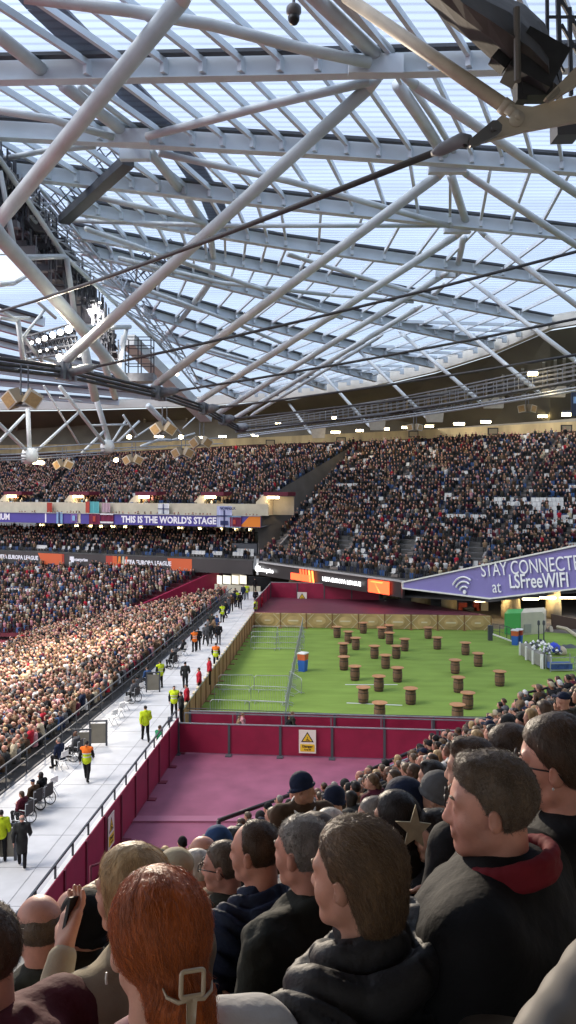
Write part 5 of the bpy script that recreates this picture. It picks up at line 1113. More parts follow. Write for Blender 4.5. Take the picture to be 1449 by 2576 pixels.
def body_me(J, vox, m, face=True, fat=1.0, build=1.0, name='body', hands=True):
    s = J['s']; P = np.array([v for k_, v in J.items() if k_ not in 'Rs']); S = SDF(P.min(0) - .2, P.max(0) + .2, vox)
    S.cap(J['pel'], J['che'], .12 * s * build, .125 * s * build, .05); S.cap(J['che'] - (.06, 0, 0), J['che'] + (.06, 0, 0), .12 * s * build, k=.05)
    S.cap(J['che'] + (0, 0, .02), J['nek'], .10 * s, .05 * s, .05)
    for n in 'LR':
        S.cap(J['nek'] - (0, .01, .05), J['sh' + n], .05 * s, .058 * s, .04); S.cap(J['sh' + n], J['el' + n], .052 * s * build, .040 * s, .03); S.cap(J['el' + n], J['wr' + n], .040 * s, .026 * s, .02)
        S.cap(J['hip' + n], J['kn' + n], .085 * s * build, .056 * s, .04); S.cap(J['kn' + n], J['an' + n], .056 * s, .036 * s, .02); S.cap(J['an' + n], J['to' + n], .038 * s, .028 * s, .02)
        if hands:
            d = J['wr' + n] - J['el' + n]; up = np.array((1 if n == 'R' else -1, .2, 1.0)) if J['pel'][2] < .7 else np.array((1. if n == 'R' else -1., 0, 0)); hand_sdf(S, J['wr' + n], d, up, s, .35, 1 if n == 'R' else -1)
    head_sdf(S, J, face, fat); return S.mesh(name, m)
def jacket_me(J, vox, m, build=1.0, puff=0.0, thick=.022, coat=0.0, collar=True, sleeves=True, hood=False, name='jacket', fold=.0035, seed=0, zmin=None, quilt=None):
    s = J['s']; P = np.array([J[k_] for k_ in ('pel', 'che', 'nek', 'shL', 'shR', 'elL', 'elR', 'wrL', 'wrR')]); S = SDF(P.min(0) - .3 - coat * .5, P.max(0) + .26, vox); t = thick
    S.cap(J['pel'] - (0, 0, .02 + coat), J['che'], (.135 + coat * .08) * s * build + t, .135 * s * build + t, .05); S.cap(J['che'] - (.065 * build, 0, 0), J['che'] + (.065 * build, 0, 0), .125 * s * build + t, k=.06)
    S.cap(J['pel'] - (.05, 0, 0), J['pel'] + (.05, 0, 0), .12 * s * build + t, k=.05)
    S.cap(J['che'] + (0, -.01, .03), J['nek'] - (0, .015, .035), .11 * s + t, .062 * s + t, .05)
    for n in 'LR':
        S.cap(J['nek'] - (0, .015, .055), J['sh' + n] - (0, 0, .01), .055 * s + t, .058 * s * (1 + (build - 1) * .4) + t, .06)
        if sleeves: S.cap(J['sh' + n] - (0, 0, .02), J['el' + n], .056 * s * (1 + (build - 1) * .4) + t, .048 * s + t, .055); S.cap(J['el' + n], J['wr' + n] * .9 + J['el' + n] * .1, .048 * s + t, .034 * s + t * .8, .02)
    if collar:
        c = J['nek'] + np.array((0, -.012, -.005)) * s
        for a in range(14):
            a0, a1 = a / 14 * 6.283, (a + 1) / 14 * 6.283; f = lambda q: c + np.array((math.cos(q) * .073, math.sin(q) * .073, .012 - .022 * math.sin(q))) * s; S.cap(f(a0), f(a1), .017 + t * .25, k=.012)
    if hood:
        c = J['nek'] + np.array((0, -.10, -.035)) * s; S.ell(c, (.15 * s, .085 * s, .07 * s), None, .03); S.cap(J['nek'] + np.array((-.10, -.01, -.02)) * s, c + (-.05, 0, 0), .045 * s, k=.03); S.cap(J['nek'] + np.array((.10, -.01, -.02)) * s, c + (.05, 0, 0), .045 * s, k=.03)
    def nz(S):
        o = fractal(S, fold, 11, seed) + fractal(S, fold * .35, 34, seed + 5, (1, 1, .5))
        if puff:
            X, Y, Z = [S.lo[i] + S.vox * np.arange(S.n[i]) for i in range(3)]; ph = .28 * np.sin(X * 6 + seed)[:, None, None] + .22 * np.sin(Y * 8)[None, :, None]; q = quilt or .085
            t1 = np.sqrt((X[:, None, None] - J['nek'][0]) ** 2 + (Y[None, :, None] - J['nek'][1] - .04) ** 2 + (Z[None, None, :] - J['nek'][2] - .05) ** 2) / q + ph * .5; d1 = np.abs(t1 - np.round(t1)) * q
            t2 = (X[:, None, None] * .8 + Y[None, :, None] * .6) / (q * 1.9) + .5 * np.round(t1); d2 = np.abs(t2 - np.round(t2)) * q * 1.9
            o = o + puff * (.75 * np.exp(-(d1 / .011) ** 2) + .45 * np.exp(-(d2 / .010) ** 2)) - puff * .35 * np.cos(2 * np.pi * t1 + np.pi) * .5
        return o
    return S.mesh(name, m, nz)
def trousers_me(J, vox, m, name='trousers', wide=1.0):
    s = J['s']; P = np.array([J[k_] for k_ in ('pel', 'knL', 'knR', 'anL', 'anR', 'hipL', 'hipR')]); S = SDF(P.min(0) - .22, P.max(0) + .2, vox); S.cap(J['pel'] - (.04, 0, 0), J['pel'] + (.04, 0, 0), .135 * s, k=.04)
    for n in 'LR': S.cap(J['hip' + n], J['kn' + n], .098 * s * wide, .074 * s * wide, .03); S.cap(J['kn' + n], J['an' + n] * .95 + J['kn' + n] * .05, .072 * s * wide, .058 * s * wide, .02)
    return S.mesh(name, m, lambda q: fractal(q, .003, 14, 3))
def shoes_me(J, vox, m, name='shoes'):
    S = SDF(np.minimum(J['anL'], J['anR']) - .2, np.maximum(J['toL'], J['toR']) + .2, vox); s = J['s']
    for n in 'LR': S.cap(J['an' + n] - (0, .01, .02), J['to' + n], .048 * s, .040 * s, .02)
    return S.mesh(name, m)
# hair solids live in the head's own frame
def hair_me(style, vox, m, s=1.0, fat=1.0, seed=0, name='hair', amp=.0035):
    S = SDF((-.17 * s, -.22 * s, -.42 * s), (.17 * s, .17 * s, .19 * s), vox); C = np.array((0, -.012, .030)) * s; fat_ = fat
    def clipper(ys, zs, grow=0):      # lower edge of the hair along the head, front to back
        return lambda X, Y, Z: (np.interp((Y + C[1]) / s, ys, zs) * s - (Z + C[2])) * .8
    if style == 'short':
        S.ell(C, (.0815 * s * fat, .1015 * s, .0915 * s), None, .004, clip=clipper([-.12, -.03, -.018, .012, .03, .078, .09], [-.085, -.075, .02, .018, .045, .068, .09]))
    elif style == 'thick':
        S.ell(C + (0, -.003, .004), (.087 * s * fat, .105 * s, .096 * s), None, .004, clip=clipper([-.12, -.03, -.018, .010, .03, .070, .10], [-.09, -.085, .005, .000, .045, .070, .085]))
        S.cap(C + np.array((-.04, .050, .070)) * s, C + np.array((.03, .060, .066)) * s, .022 * s, .018 * s, .03)
    elif style == 'receding':
        S.ell(C, (.0815 * s * fat, .1015 * s, .0915 * s), None, .004, clip=clipper([-.12, -.03, -.018, .010, .018, .035, .05], [-.085, -.075, .015, .015, .06, .098, .14]))
    elif style == 'bald':
        f = clipper([-.12, -.03, -.018, .012, .02], [-.08, -.07, .0, .0, .05])
        S.ell(C, (.079 * s * fat, .0985 * s, .089 * s), None, .004, clip=lambda X, Y, Z: np.maximum(f(X, Y, Z), np.maximum((Z + C[2]) - (.052 - .25 * (Y + C[1]).clip(-.1, .1)) * 1.0, (Y + C[1]) - .02)))
    elif style == 'bob':
        S.ell(C + (0, -.004, .004), (.092 * s * fat, .112 * s, .100 * s), None, .01, clip=clipper([-.13, -.06, -.034, -.016, .018, .030, .070, .10], [-.14, -.12, -.10, .012, .012, .040, .072, .09]))
        S.ell(np.array((0, -.066, -.045)) * s, (.080 * s, .052 * s, .085 * s), None, .03)
    elif style == 'long':
        S.ell(C + (0, -.002, .004), (.091 * s * fat, .109 * s, .098 * s), None, .01, clip=clipper([-.13, -.06, .0, .030, .05, .085, .10], [-.2, -.2, -.2, -.05, .04, .07, .085]))
        S.ell(np.array((0, -.055, -.13)) * s, (.092 * s, .060 * s, .20 * s), None, .05); S.cap(np.array((-.07, .0, -.02)) * s, np.array((-.075, -.01, -.22)) * s, .026 * s, .02 * s, .03); S.cap(np.array((.07, .0, -.02)) * s, np.array((.075, -.01, -.22)) * s, .026 * s, .02 * s, .03)
        S.ell(np.array((0, .075, -.06)) * s, (.060 * s, .080 * s, .10 * s), None, .01, True)
    elif style == 'tied':     # drawn back into a low bun
        S.ell(C + (0, -.002, .005), (.090 * s * fat, .110 * s, .100 * s), None, .01, clip=clipper([-.12, -.05, -.02, .02, .045, .085, .10], [-.10, -.085, -.02, .015, .045, .07, .09]))
        S.ell(np.array((.0, -.105, -.035)) * s, (.052 * s, .042 * s, .050 * s), None, .03); S.cap(np.array((0.01, -.115, -.06)) * s, np.array((.035, -.11, -.24)) * s, .052 * s, .040 * s, .03)
    elif style == 'beanie':
        S.ell(C + (0, -.004, .012), (.090 * s, .108 * s, .104 * s), None, .004, clip=clipper([-.13, -.03, .05, .10], [-.045, -.02, .03, .035]))
        for a in range(16):
            f = lambda q: np.array((.083 * math.sin(q), -.014 + .100 * math.cos(q), .012 + .030 * math.cos(q))) * s
            S.cap(f(a / 16 * 6.283), f((a + 1) / 16 * 6.283), .013 * s, k=.01)
    elif style == 'cap':
        S.ell(C + (0, -.004, .010), (.086 * s, .104 * s, .094 * s), None, .004, clip=clipper([-.13, .1], [.03, .04])); S.ell(np.array((0, .10, .045)) * s, (.07 * s, .07 * s, .010 * s), None, .01)
    elif style == 'hood':
        S.ell(C + (0, -.02, -.01), (.115 * s, .125 * s, .125 * s), None, .01); S.ell(np.array((0, .09, .0)) * s, (.075 * s, .10 * s, .105 * s), None, .02, True); S.ell(np.array((0, -.0, -.17)) * s, (.10 * s, .10 * s, .07 * s), None, .03)
    n = (lambda q: fractal(q, amp * .45, 42, seed, (1, 1, .35))) if style not in ('beanie', 'cap', 'hood') else (lambda q: fractal(q, .0012, 60, seed))
    return S.mesh(name, m, n)
def strand_mat(m):
    nm = m.name + '_strand'
    if nm in _mc: return _mc[nm]
    n = m.copy(); n.name = nm; nt = n.node_tree; b = nt.nodes['Principled BSDF']
    for l in list(nt.links):
        if l.to_socket == b.inputs['Normal'] or l.to_socket == b.inputs['Base Color']: nt.links.remove(l)
    hi = nt.nodes.new('ShaderNodeHairInfo'); r = nt.nodes.new('ShaderNodeValToRGB'); c = b.inputs['Base Color'].default_value
    r.color_ramp.elements[0].color = (c[0] * .45, c[1] * .42, c[2] * .4, 1); r.color_ramp.elements[1].color = (min(1, c[0] * 1.7), min(1, c[1] * 1.8), min(1, c[2] * 1.9), 1)
    nt.links.new(hi.outputs['Random'], r.inputs[0]); nt.links.new(r.outputs[0], b.inputs['Base Color']); b.inputs['Roughness'].default_value = .38; b.inputs['Specular IOR Level'].default_value = .5
    _mc[nm] = n; return n
def hair_strands(hair_obj, n, length, m, rad=.0005, seed=0, flow=None, lift=.003, name='hair_strands', seg=7, curl=0.0, wob=.2):
    """thin strands lying on the hair solid, combed along flow(p) -> direction"""
    me = hair_obj.data; r = np.random.default_rng(seed); nv = len(me.vertices); co = np.empty(nv * 3, np.float32); me.vertices.foreach_get('co', co); co = co.reshape(-1, 3); no = np.empty(nv * 3, np.float32); me.vertices.foreach_get('normal', no); no = no.reshape(-1, 3)
    from mathutils.kdtree import KDTree
    kd = KDTree(nv)
    for i in range(nv): kd.insert(co[i], i)
    kd.balance(); idx = r.integers(0, nv, n); pts = np.zeros((n, seg, 3), np.float32)
    for a, i in enumerate(idx):
        p = Vector(co[i]); L = length * r.uniform(.5, 1.2) / seg; off = r.uniform(-.2, 1) * lift * (2.2 if r.random() < .08 else 1); w_ = Vector(r.uniform(-wob, wob, 3))
        for k in range(seg):
            c, j, _ = kd.find(p); nn = Vector(no[j]); pts[a, k] = c + nn * (off + .0004) + Vector(r.normal(0, .0006, 3)) * (1 + k)
            f = Vector(flow(c)) + w_ + Vector(r.normal(0, 1, 3)) * curl; f = f - nn * f.dot(nn)
            if f.length < 1e-4: f = Vector((0, 0, -1))
            p = c + f.normalized() * L
    hc = bpy.data.hair_curves.new(name); hc.add_curves([seg] * n); hc.points.foreach_set('position', pts.ravel())
    rr_ = np.tile(np.linspace(1, .35, seg) * rad, n).astype(np.float32); hc.points.foreach_set('radius', rr_); hc.materials.append(strand_mat(m))
    o = bpy.data.objects.new(name, hc); COL.objects.link(o); o.parent = hair_obj; return o

def skin(name, col, rough=.5):
    m = mat(name, col, rough, noise=.17, nscale=16, bump=.08, bscale=260); b = m.node_tree.nodes['Principled BSDF']
    b.inputs['Subsurface Weight'].default_value = .12; b.inputs['Subsurface Radius'].default_value = (.02, .008, .004); b.inputs['Subsurface Scale'].default_value = .5; return m
SK = [skin('skin_fair', (.50, .27, .19)), skin('skin_pink', (.52, .25, .18)), skin('skin_tan', (.36, .18, .11)), skin('skin_brown', (.13, .06, .035))]
def hairm(name, col, rough=.5): return mat(name, col, rough, spec=.3, noise=.35, nscale=38, stretch=(1, 1, .14), bump=.22, bscale=120)
HR_ = dict(brown=hairm('hair_brown', (.055, .032, .018)), dark=hairm('hair_dark', (.014, .010, .008)), grey=hairm('hair_grey', (.20, .18, .16)), blond=hairm('hair_blond', (.40, .27, .13)), ginger=hairm('hair_ginger', (.33, .078, .014)), lbrown=hairm('hair_light_brown', (.13, .08, .042)), white=hairm('hair_white', (.45, .42, .38)), gbrown=hairm('hair_grey_brown', (.105, .074, .050)))
def cloth(name, col, rough=.8, **k): return mat(name, col, rough, spec=.2, noise=.15, nscale=9, bump=.16, bscale=k.pop('bscale', 55), **k)
C_black = cloth('cloth_black', (.008, .008, .009)); C_char = cloth('cloth_charcoal', (.022, .023, .023)); C_navy = cloth('cloth_navy', (.010, .016, .040)); C_olive = cloth('cloth_olive', (.030, .030, .022)); C_maroon = cloth('cloth_maroon', (.075, .010, .020)); C_cream = cloth('cloth_cream', (.42, .36, .25)); C_brown = cloth('cloth_brown', (.060, .034, .018)); C_grey = cloth('cloth_grey', (.10, .10, .105)); C_hiy = cloth('cloth_hi_vis_yellow', (.50, .62, .02)); C_hio = cloth('cloth_hi_vis_orange', (.75, .16, .02)); C_red = cloth('cloth_red', (.38, .015, .03)); C_green = cloth('cloth_green', (.02, .19, .08)); C_blue = cloth('cloth_blue', (.03, .07, .17)); C_white = cloth('cloth_white', (.55, .54, .52)); C_tan = cloth('cloth_tan', (.20, .13, .075)); C_pink = cloth('cloth_pink', (.42, .2, .22)); M_silver = mat('reflective_tape', (.6, .6, .58), .35)
def placed(e, J, me, name=None, head=False):
    o = bpy.data.objects.new(name or me.name, me); COL.objects.link(o); o.parent = e
    if head: o.matrix_basis = Matrix.Translation(Vector(J['hed'])) @ Matrix(J['R'].tolist()).to_4x4()
    return o
# ---------------------------------------------------------------- prototype figures (shared meshes)
def proto(J, style, hairc, top, bottom=None, skin_m=SK[0], vox=.011, puff=0, coat=0, hood=False, hi=None, build=1.0, fat=1.0, seed=0, shoes=True, face=True):
    """mesh set of one figure"""
    P = dict(body=body_me(J, vox, skin_m, face, fat, build), jacket=jacket_me(J, vox * 1.15, top, build, puff, coat=coat, hood=hood, seed=seed, fold=.005))
    if bottom is not None: P['trousers'] = trousers_me(J, vox * 1.3, bottom)
    if shoes: P['shoes'] = shoes_me(J, vox * 1.2, C_black)
    if style: P['hat' if style in ('beanie', 'cap') else 'hood' if style == 'hood' else 'hair'] = hair_me(style, vox * .8, hairc, J['s'], fat, seed, 'hair', .004)
    P['J'] = J; return P
def spawn(P, loc, yaw, label, cat='person', group=None, mats=None, scale=1.0):
    e = empty('person', loc, yaw, label, cat, group); e.scale = (scale,) * 3
    for k, me in P.items():
        if k == 'J': continue
        o = placed(e, P['J'], me, k, k in ('hair', 'hat', 'hood'))
        if mats and k in mats: o.material_slots[0].link = 'OBJECT'; o.material_slots[0].material = mats[k]
    return e
Jn = joints('stand'); Jw = joints('walk'); Jw2 = joints('walk', stride=.2, head_yaw=.3); Jx = joints('stand', wrL=(-.12, .22, 1.12), wrR=(.12, .22, 1.1), elL=(-.24, .0, 1.12), elR=(.24, .0, 1.12))
V = .0125
Pst = proto(Jn, 'short', HR_['dark'], C_char, C_black, vox=V); Pwk = proto(Jw, 'short', HR_['dark'], C_char, C_black, vox=V); Pw2 = proto(Jw2, 'beanie', C_black, C_black, C_black, vox=V); Pcoat = proto(Jw2, 'bald', HR_['grey'], C_char, C_black, vox=V, coat=.28, skin_m=SK[1]); Pfd = proto(Jx, 'thick', HR_['brown'], C_navy, C_blue, vox=V)
def vest(J, m, m2=None):
    me = jacket_me(J, .014, m, 1.0, thick=.040, collar=False, sleeves=False, name='vest', fold=.002); me.materials.append(m2 or m); me.materials.append(M_silver)
    z0 = J['che'][2]
    for p in me.polygons:
        z = p.center.z - z0
        p.material_index = 2 if abs(z + .20) < .025 or abs(z + .05) < .022 else (1 if z < -.04 else 0)
    return me
_vc = {}
def vest_c(P, m, m2):
    k = (id(P), m.name, m2.name if m2 else ''); 
    if k not in _vc: _vc[k] = vest(P['J'], m, m2)
    return _vc[k]
def steward(P, px, py, yaw, label, vm=None, vm2=None, top=None, bottom=None, group=None, hgt=1.0, z=Z_WALK, hairm_=None):
    e = spawn(P, GZ(px, py, z), yaw, label, mats={k_: v for k_, v in (('jacket', top), ('trousers', bottom), ('hair', hairm_), ('hat', hairm_)) if v}, group=group, scale=hgt)
    if vm: placed(e, P['J'], vest_c(P, vm, vm2), 'vest')
    return e
A_ = R(5); gS = 'stewards on the white walkway'
steward(Pwk, 366, 1866, A_ + .25, 'steward walking away in a full yellow hi-vis jacket and black trousers, on the white walkway', None, top=C_hiy, group=gS, hgt=1.03)
steward(Pst, 438, 1805, A_ + 3.1, 'steward standing in a yellow hi-vis vest over black, beside the wooden fence corner', C_hiy, top=C_black, group=gS)
steward(Pwk, 218, 1966, A_ - .1, 'steward in orange and yellow vest standing near the wheelchair users', C_hio, C_hiy, top=C_black, group=gS)
steward(Pcoat, 55, 2183, A_ + .1, 'grey haired man in a long dark coat walking away at lower left', top=C_char)
steward(Pst, 3, 2168, A_ + .3, 'steward in yellow hi-vis cut off by the left edge of the picture', None, top=C_hiy, group=gS)
steward(Pwk, 466, 1735, A_, 'man in a dark suit walking away alone, middle of the white walkway', top=C_char)
steward(Pst, 543, 1680, A_ - .2, 'steward in an orange and yellow vest at the wooden fence', C_hio, C_hiy, top=C_black, group=gS)
steward(Pst, 403, 1731, A_ + .5, 'steward in a yellow vest standing at the crowd rail, left of the dark suited man', C_hiy, top=C_black, group=gS)
steward(Pst, 489, 1640, A_ + .4, 'steward in an orange vest at the rail beside a dark dressed man', C_hio, top=C_black, group=gS)
steward(Pst, 499, 1636, A_ + .2, 'dark dressed man touching shoulders with the orange vested steward', top=C_black)
steward(Pwk, 550, 1622, A_, 'person in a black hooded coat walking alone left of the wooden fence', top=C_black, bottom=C_grey)
steward(Pwk, 517, 1624, A_ + .3, 'person in grey walking near the rail, left one of a close pair', top=C_grey, bottom=C_char); steward(Pfd, 528, 1620, A_, 'person in dark grey walking near the rail, right one of a close pair', top=C_char, bottom=C_grey)
steward(Pst, 559, 1566, A_ + .5, 'steward in a yellow vest at the rail far up the walkway', C_hiy, top=C_black, group=gS); steward(Pw2, 604, 1533, A_, 'person all in black standing far up the white walkway'); steward(Pst, 621, 1508, A_, 'steward in a bright yellow vest at the far end of the walkway', C_hiy, top=C_navy, bottom=C_navy, group=gS)
steward(Pst, 597, 1527, A_ + .5, 'steward in a dull yellow vest left of the person all in black', C_hiy, top=C_black, group=gS); steward(Pw2, 643, 1524, A_, 'person in black at the far end beside the maroon corner panel', top=C_black, bottom=C_grey); steward(Pst, 641, 1490, A_, 'dark figure standing before the cream end wall', top=C_black)
steward(Pst, 655, 1540, A_, 'person in a bright red coat at the far end of the wooden fence', top=C_red, bottom=C_red); steward(Pst, 643, 1553, A_ + 1, 'steward in dark clothes and pale green vest at the far fence corner', C_hiy, top=C_black, group=gS)
for k, (x, y, d_) in enumerate([(588, 1520, 0), (575, 1536, 1), (568, 1548, 2), (582, 1530, 0), (545, 1590, 1), (538, 1598, 2), (533, 1584, 0), (592, 1512, 1), (524, 1600, 0), (612, 1502, 2)]):
    steward((Pst, Pfd, Pw2)[k % 3], x, y + 8, A_ + k, 'spectator in %s at the rail, %s' % (['dark navy', 'grey', 'black', 'brown', 'grey blue', 'tan', 'dark green', 'charcoal', 'dark grey', 'navy'][k], ['just left of the far yellow vest', 'below the far group', 'right beside the yellow vest at the rail', 'in the far group', 'right of the close grey pair', 'between the close pair and the black coat', 'above the close grey pair', 'at the top of the far group', 'behind the close grey pair', 'farthest up the rail'][k]), top=[C_navy, C_grey, C_black, C_brown, C_blue, C_tan, C_olive, C_char, C_grey, C_navy][k])
steward(Pst, 527, 1722, A_ + 1.7, 'person in a red coat leaning at the wooden fence, upper one of three in red', top=C_red, bottom=C_black, group='people in red by the wooden fence'); steward(Pst, 501, 1752, A_ + 1.6, 'person in red with grey hat at the wooden fence, middle of three in red', top=C_red, bottom=C_black, group='people in red by the wooden fence'); steward(Pst, 470, 1800, A_ + 1.5, 'person in a red coat by the wooden fence, lowest of three in red', top=C_red, bottom=C_black, group='people in red by the wooden fence'); steward(Pst, 456, 1822, A_ + 1.5, 'dark dressed person beside the lowest person in red', top=C_char)
# people in the gangway between the maroon walls
for x, h_, m_, lb in [(601, .84, C_tan, 'shorter person in tan in the gangway between the maroon walls, left pair'), (610, .93, C_pink, 'person in a pale top beside the shorter tan one in the gangway'), (728, .85, C_black, 'dark dressed child just left of the camouflage jacket in the gangway'), (735, .97, C_olive, 'person in a green grey camouflage jacket walking in the gangway')]:
    p = GZ(x, 1868, 0); e = spawn(Pwk, Vector(((x - 724.5) / FOC * 40.6, 40.6, .12)), -1.4, lb, mats=dict(jacket=m_, hair=HR_['lbrown']), scale=h_)
# seated figures
Js = [joints('sit', head_yaw=y, head_pitch=p, lean=l, **kw) for y, p, l, kw in [(0, 0, 0, {}), (.35, .1, .03, {}), (-.4, 0, .02, {}), (.1, -.15, .08, dict(wrL=(-.05, .30, .80), wrR=(.05, .30, .78))), (.6, .05, .0, {}), (-.1, .1, .12, dict(wrL=(-.12, .3, .62), wrR=(.12, .30, 1.0), elR=(.24, .16, .8)))]]
HS = [('short', HR_['brown']), ('thick', HR_['dark']), ('long', HR_['blond']), ('bald', HR_['grey']), ('beanie', C_black), ('bob', HR_['brown']), ('short', HR_['grey']), ('cap', C_navy), ('long', HR_['dark']), ('hood', C_char), ('tied', HR_['lbrown']), ('short', HR_['gbrown'])]
VS = .0135; bodies = [body_me(J, VS, SK[0]) for J in Js]; jacks = [jacket_me(J, VS * 1.1, C_char, seed=i, fold=.006, puff=.008 if i % 2 else 0, hood=(i in (1, 4))) for i, J in enumerate(Js)]; legs = trousers_me(Js[0], .018, C_black); feet = shoes_me(Js[0], .018, C_black)
hairs = [hair_me(st, .0095, m_, 1, 1, i, 'hair', .004) for i, (st, m_) in enumerate(HS)]
TOPS = [(C_black, 'black'), (C_char, 'charcoal'), (C_navy, 'navy'), (C_olive, 'olive'), (C_maroon, 'maroon'), (C_grey, 'grey'), (C_brown, 'brown'), (C_blue, 'blue'), (C_white, 'white'), (C_tan, 'tan'), (C_red, 'red')]
HN = ['short brown hair', 'thick dark hair', 'long blond hair', 'a balding head', 'a black beanie', 'a brown bob', 'short grey hair', 'a navy cap', 'long dark hair', 'a raised hood', 'tied hair', 'greying hair']
def seated(loc, yaw, rr, label, group=None, top=None, hi=None, full=True, sk=None, sc=1.0):
    i = rr.randrange(6); h = rr.randrange(12) if hi is None else hi; J = Js[i]; e = empty('person', loc, yaw, label, 'person', group); e.scale = (sc, sc, sc * rr.uniform(.94, 1.05))
    o = placed(e, J, bodies[i], 'body'); o.material_slots[0].link = 'OBJECT'; o.material_slots[0].material = sk or rr.choice((SK[0], SK[1], SK[0], SK[2], SK[1], SK[3]))
    o = placed(e, J, jacks[i], 'jacket'); o.material_slots[0].link = 'OBJECT'; o.material_slots[0].material = top
    nm = 'hat' if HS[h][0] in ('beanie', 'cap') else 'hood' if HS[h][0] == 'hood' else 'hair'; placed(e, J, hairs[h], nm, True)
    if full: placed(e, Js[0], legs, 'trousers'); placed(e, Js[0], feet, 'shoes')
    return e
# wheelchair users, chairs at the rail
def wheelchair(p, yaw, label):
    e = empty('wheelchair', p, yaw, label, 'wheelchair', 'wheelchairs on the white walkway')
    for sx in (-.29, .29):
        w = MB(); w.tube([(sx, .30 * math.cos(a), .31 + .30 * math.sin(a)) for a in np.linspace(0, 2 * math.pi, 19)], .02, 6, False); o = w.build('wheel', M_black, e)
        w = MB()
        for k in range(8): w.tube([(sx, 0, .31), (sx, .29 * math.cos(k * .785), .31 + .29 * math.sin(k * .785))], .006, 4, False)
        w.tube([(sx - .02, 0, .31), (sx + .02, 0, .31)], .04, 8); w.build('spokes', M_galv, o)
        MB().tube([(sx * .8, .42, .08), (sx * .8 + .02, .42, .08)], .08, 10).build('caster', M_black, e)
    MB().box((0, .05, .47), (.46, .46, .05)).build('seat', M_black, e); MB().box((0, -.2, .72), (.46, .05, .45)).build('backrest', M_black, e)
    mb = MB()
    for sx in (-.25, .25): mb.tube([(sx, -.33, .95), (sx, -.22, .92), (sx, -.2, .3), (sx, .42, .25), (sx, .5, .12)], .014, 6); mb.tube([(sx, -.2, .68), (sx, .22, .68), (sx, .3, .48)], .016, 6)
    mb.build('frame', M_galv, e)
def chair(p, yaw, label, m=M_whitep):
    e = empty('folding_chair', p, yaw, label, 'chair', 'white folding chairs by the rail'); MB().box((0, .0, .45), (.42, .42, .03)).build('seat', m, e); MB().box((0, -.2, .72), (.42, .03, .25)).build('backrest', m, e)
    for sx in (-.19, .19):
        MB().tube([(sx, -.22, .82), (sx, .2, 0)], .014, 6).build('leg', M_galv, e); MB().tube([(sx, .1, .44), (sx, -.25, 0)], .014, 6).build('leg', M_galv, e)
rr = random.Random(12)
for k, (x, y, lb, tp) in enumerate([(112, 2030, 'nearest the camera at lower left', C_black), (86, 2045, 'left of the nearest one, partly hidden by it', C_brown), (192, 1912, 'behind the orange vested steward', C_grey), (62, 2078, 'lowest left, beside the long dark coat', C_maroon), (372, 1730, 'beside the rail left of the yellow vested steward', C_blue), (338, 1768, 'farther left of the pale blue dressed one', C_grey), (435, 1682, 'up the walkway by the crowd rail', C_char)]):
    p = GZ(x, y, Z_WALK); yw = A_ + (1.1 if k < 4 else .9) + rr.uniform(-.3, .3); wheelchair(p, yw, 'dark wheelchair %s' % lb); seated(p + Vector((0, 0, .02)), yw, rr, 'person in %s seated in the wheelchair %s' % (dict(TOPS_ := [(t[0].name, t[1]) for t in TOPS])[tp.name], lb), top=tp)
for k, (x, y, lb, occ) in enumerate([(282, 1825, 'empty, below the gap in the crowd rail', 0), (312, 1788, 'empty, just past the first empty one', 0), (155, 1935, 'beside the wheelchair behind the steward', C_navy), (300, 1806, 'between the two empty ones', 0), (127, 2005, 'by the nearest wheelchair', 0), (445, 1668, 'far up the rail', C_grey), (463, 1650, 'farthest up the rail', C_char), (350, 1752, 'beside the wheelchairs farther up', C_grey)]):
    p = GZ(x, y, Z_WALK); yw = A_ + 1.0; chair(p, yw, 'white folding chair on the walkway, %s' % lb)
    if occ: seated(p, yw, rr, 'person in %s on the white folding chair %s' % ('navy' if occ is C_navy else 'grey' if occ is C_grey else 'charcoal', lb), top=occ)
e = seated(GZ(396, 1895, Z_WALK), A_ - .9, rr, 'child in a green top sitting against the maroon side wall rail', top=C_green, hi=0); chair(GZ(396, 1895, Z_WALK), A_ - .9, 'white folding chair under the child in green')
tag(MB().box(GZ(428, 1835, Z_WALK + .6), (.22, .22, 1.2)).build('bollard', M_gutter), 'black post at the corner where the maroon walls meet the walkway', 'post')
# man standing at the right edge and the man in the beanie
e = spawn(Pfd, near_pt(23.2, 1.4), 1.4, 'man in a dark navy coat standing at the right edge above the turf', mats=dict(jacket=C_navy, hair=HR_['grey'])); e.location.x = (1410 - 724.5) / FOC * e.location.y; e.location.z = ZC + (1228 - 1775) / FOC * e.location.y - .55

# ---------------------------------------------------------------- near stand: seated rows in front of the camera
yawN = math.atan2(-(-NRM.x), -NRM.y); yawN = math.atan2(NRM.x, -NRM.y)   # looks along -NRM
HERO_CLEAR = []
near_list = []
for r in range(0, 17):
    for j in range(-6, 90):
        u = None; s_ = j * .52; 
        if s_ > 27: continue
        p_ = (r + .55) * .8; base = near_pt(s_, p_)
        if s_ > 18.6: base = near_pt(s_, p_ + (s_ - 18.6) * .145)
        z = ZF + .565 * ((r + 1) * .8) - sag((r + 1) * .8); d = base.y
        if d < 2.3: continue
        h = Vector((base.x, base.y, z + 1.2)); X = 724.5 + h.x / d * FOC; Y = 1228 - (h.z - ZC) / d * FOC
        if X < -40 or X > 1500 or Y < 1600 or Y > 2640: continue
        if Y - 280 / d + 13 < np.interp(X, [380, 560, 690, 870, 1000, 1060, 1200, 1300, 1449], [2160, 2092, 2022, 1958, 1915, 1872, 1806, 1745, 1690]): continue
        if d < 10 and X > 1225 and Y < 1830: continue
        near_list.append([d, base.x, base.y, z, X, Y, r, j])
near_list.sort()
def row_word(r): return ['front row at the rail', 'second row from the rail', 'third row from the rail', 'fourth row from the rail', 'fifth row from the rail', 'sixth row from the rail', 'seventh row from the rail', 'eighth row from the rail'][r] if r < 8 else 'one of the nearer rows'
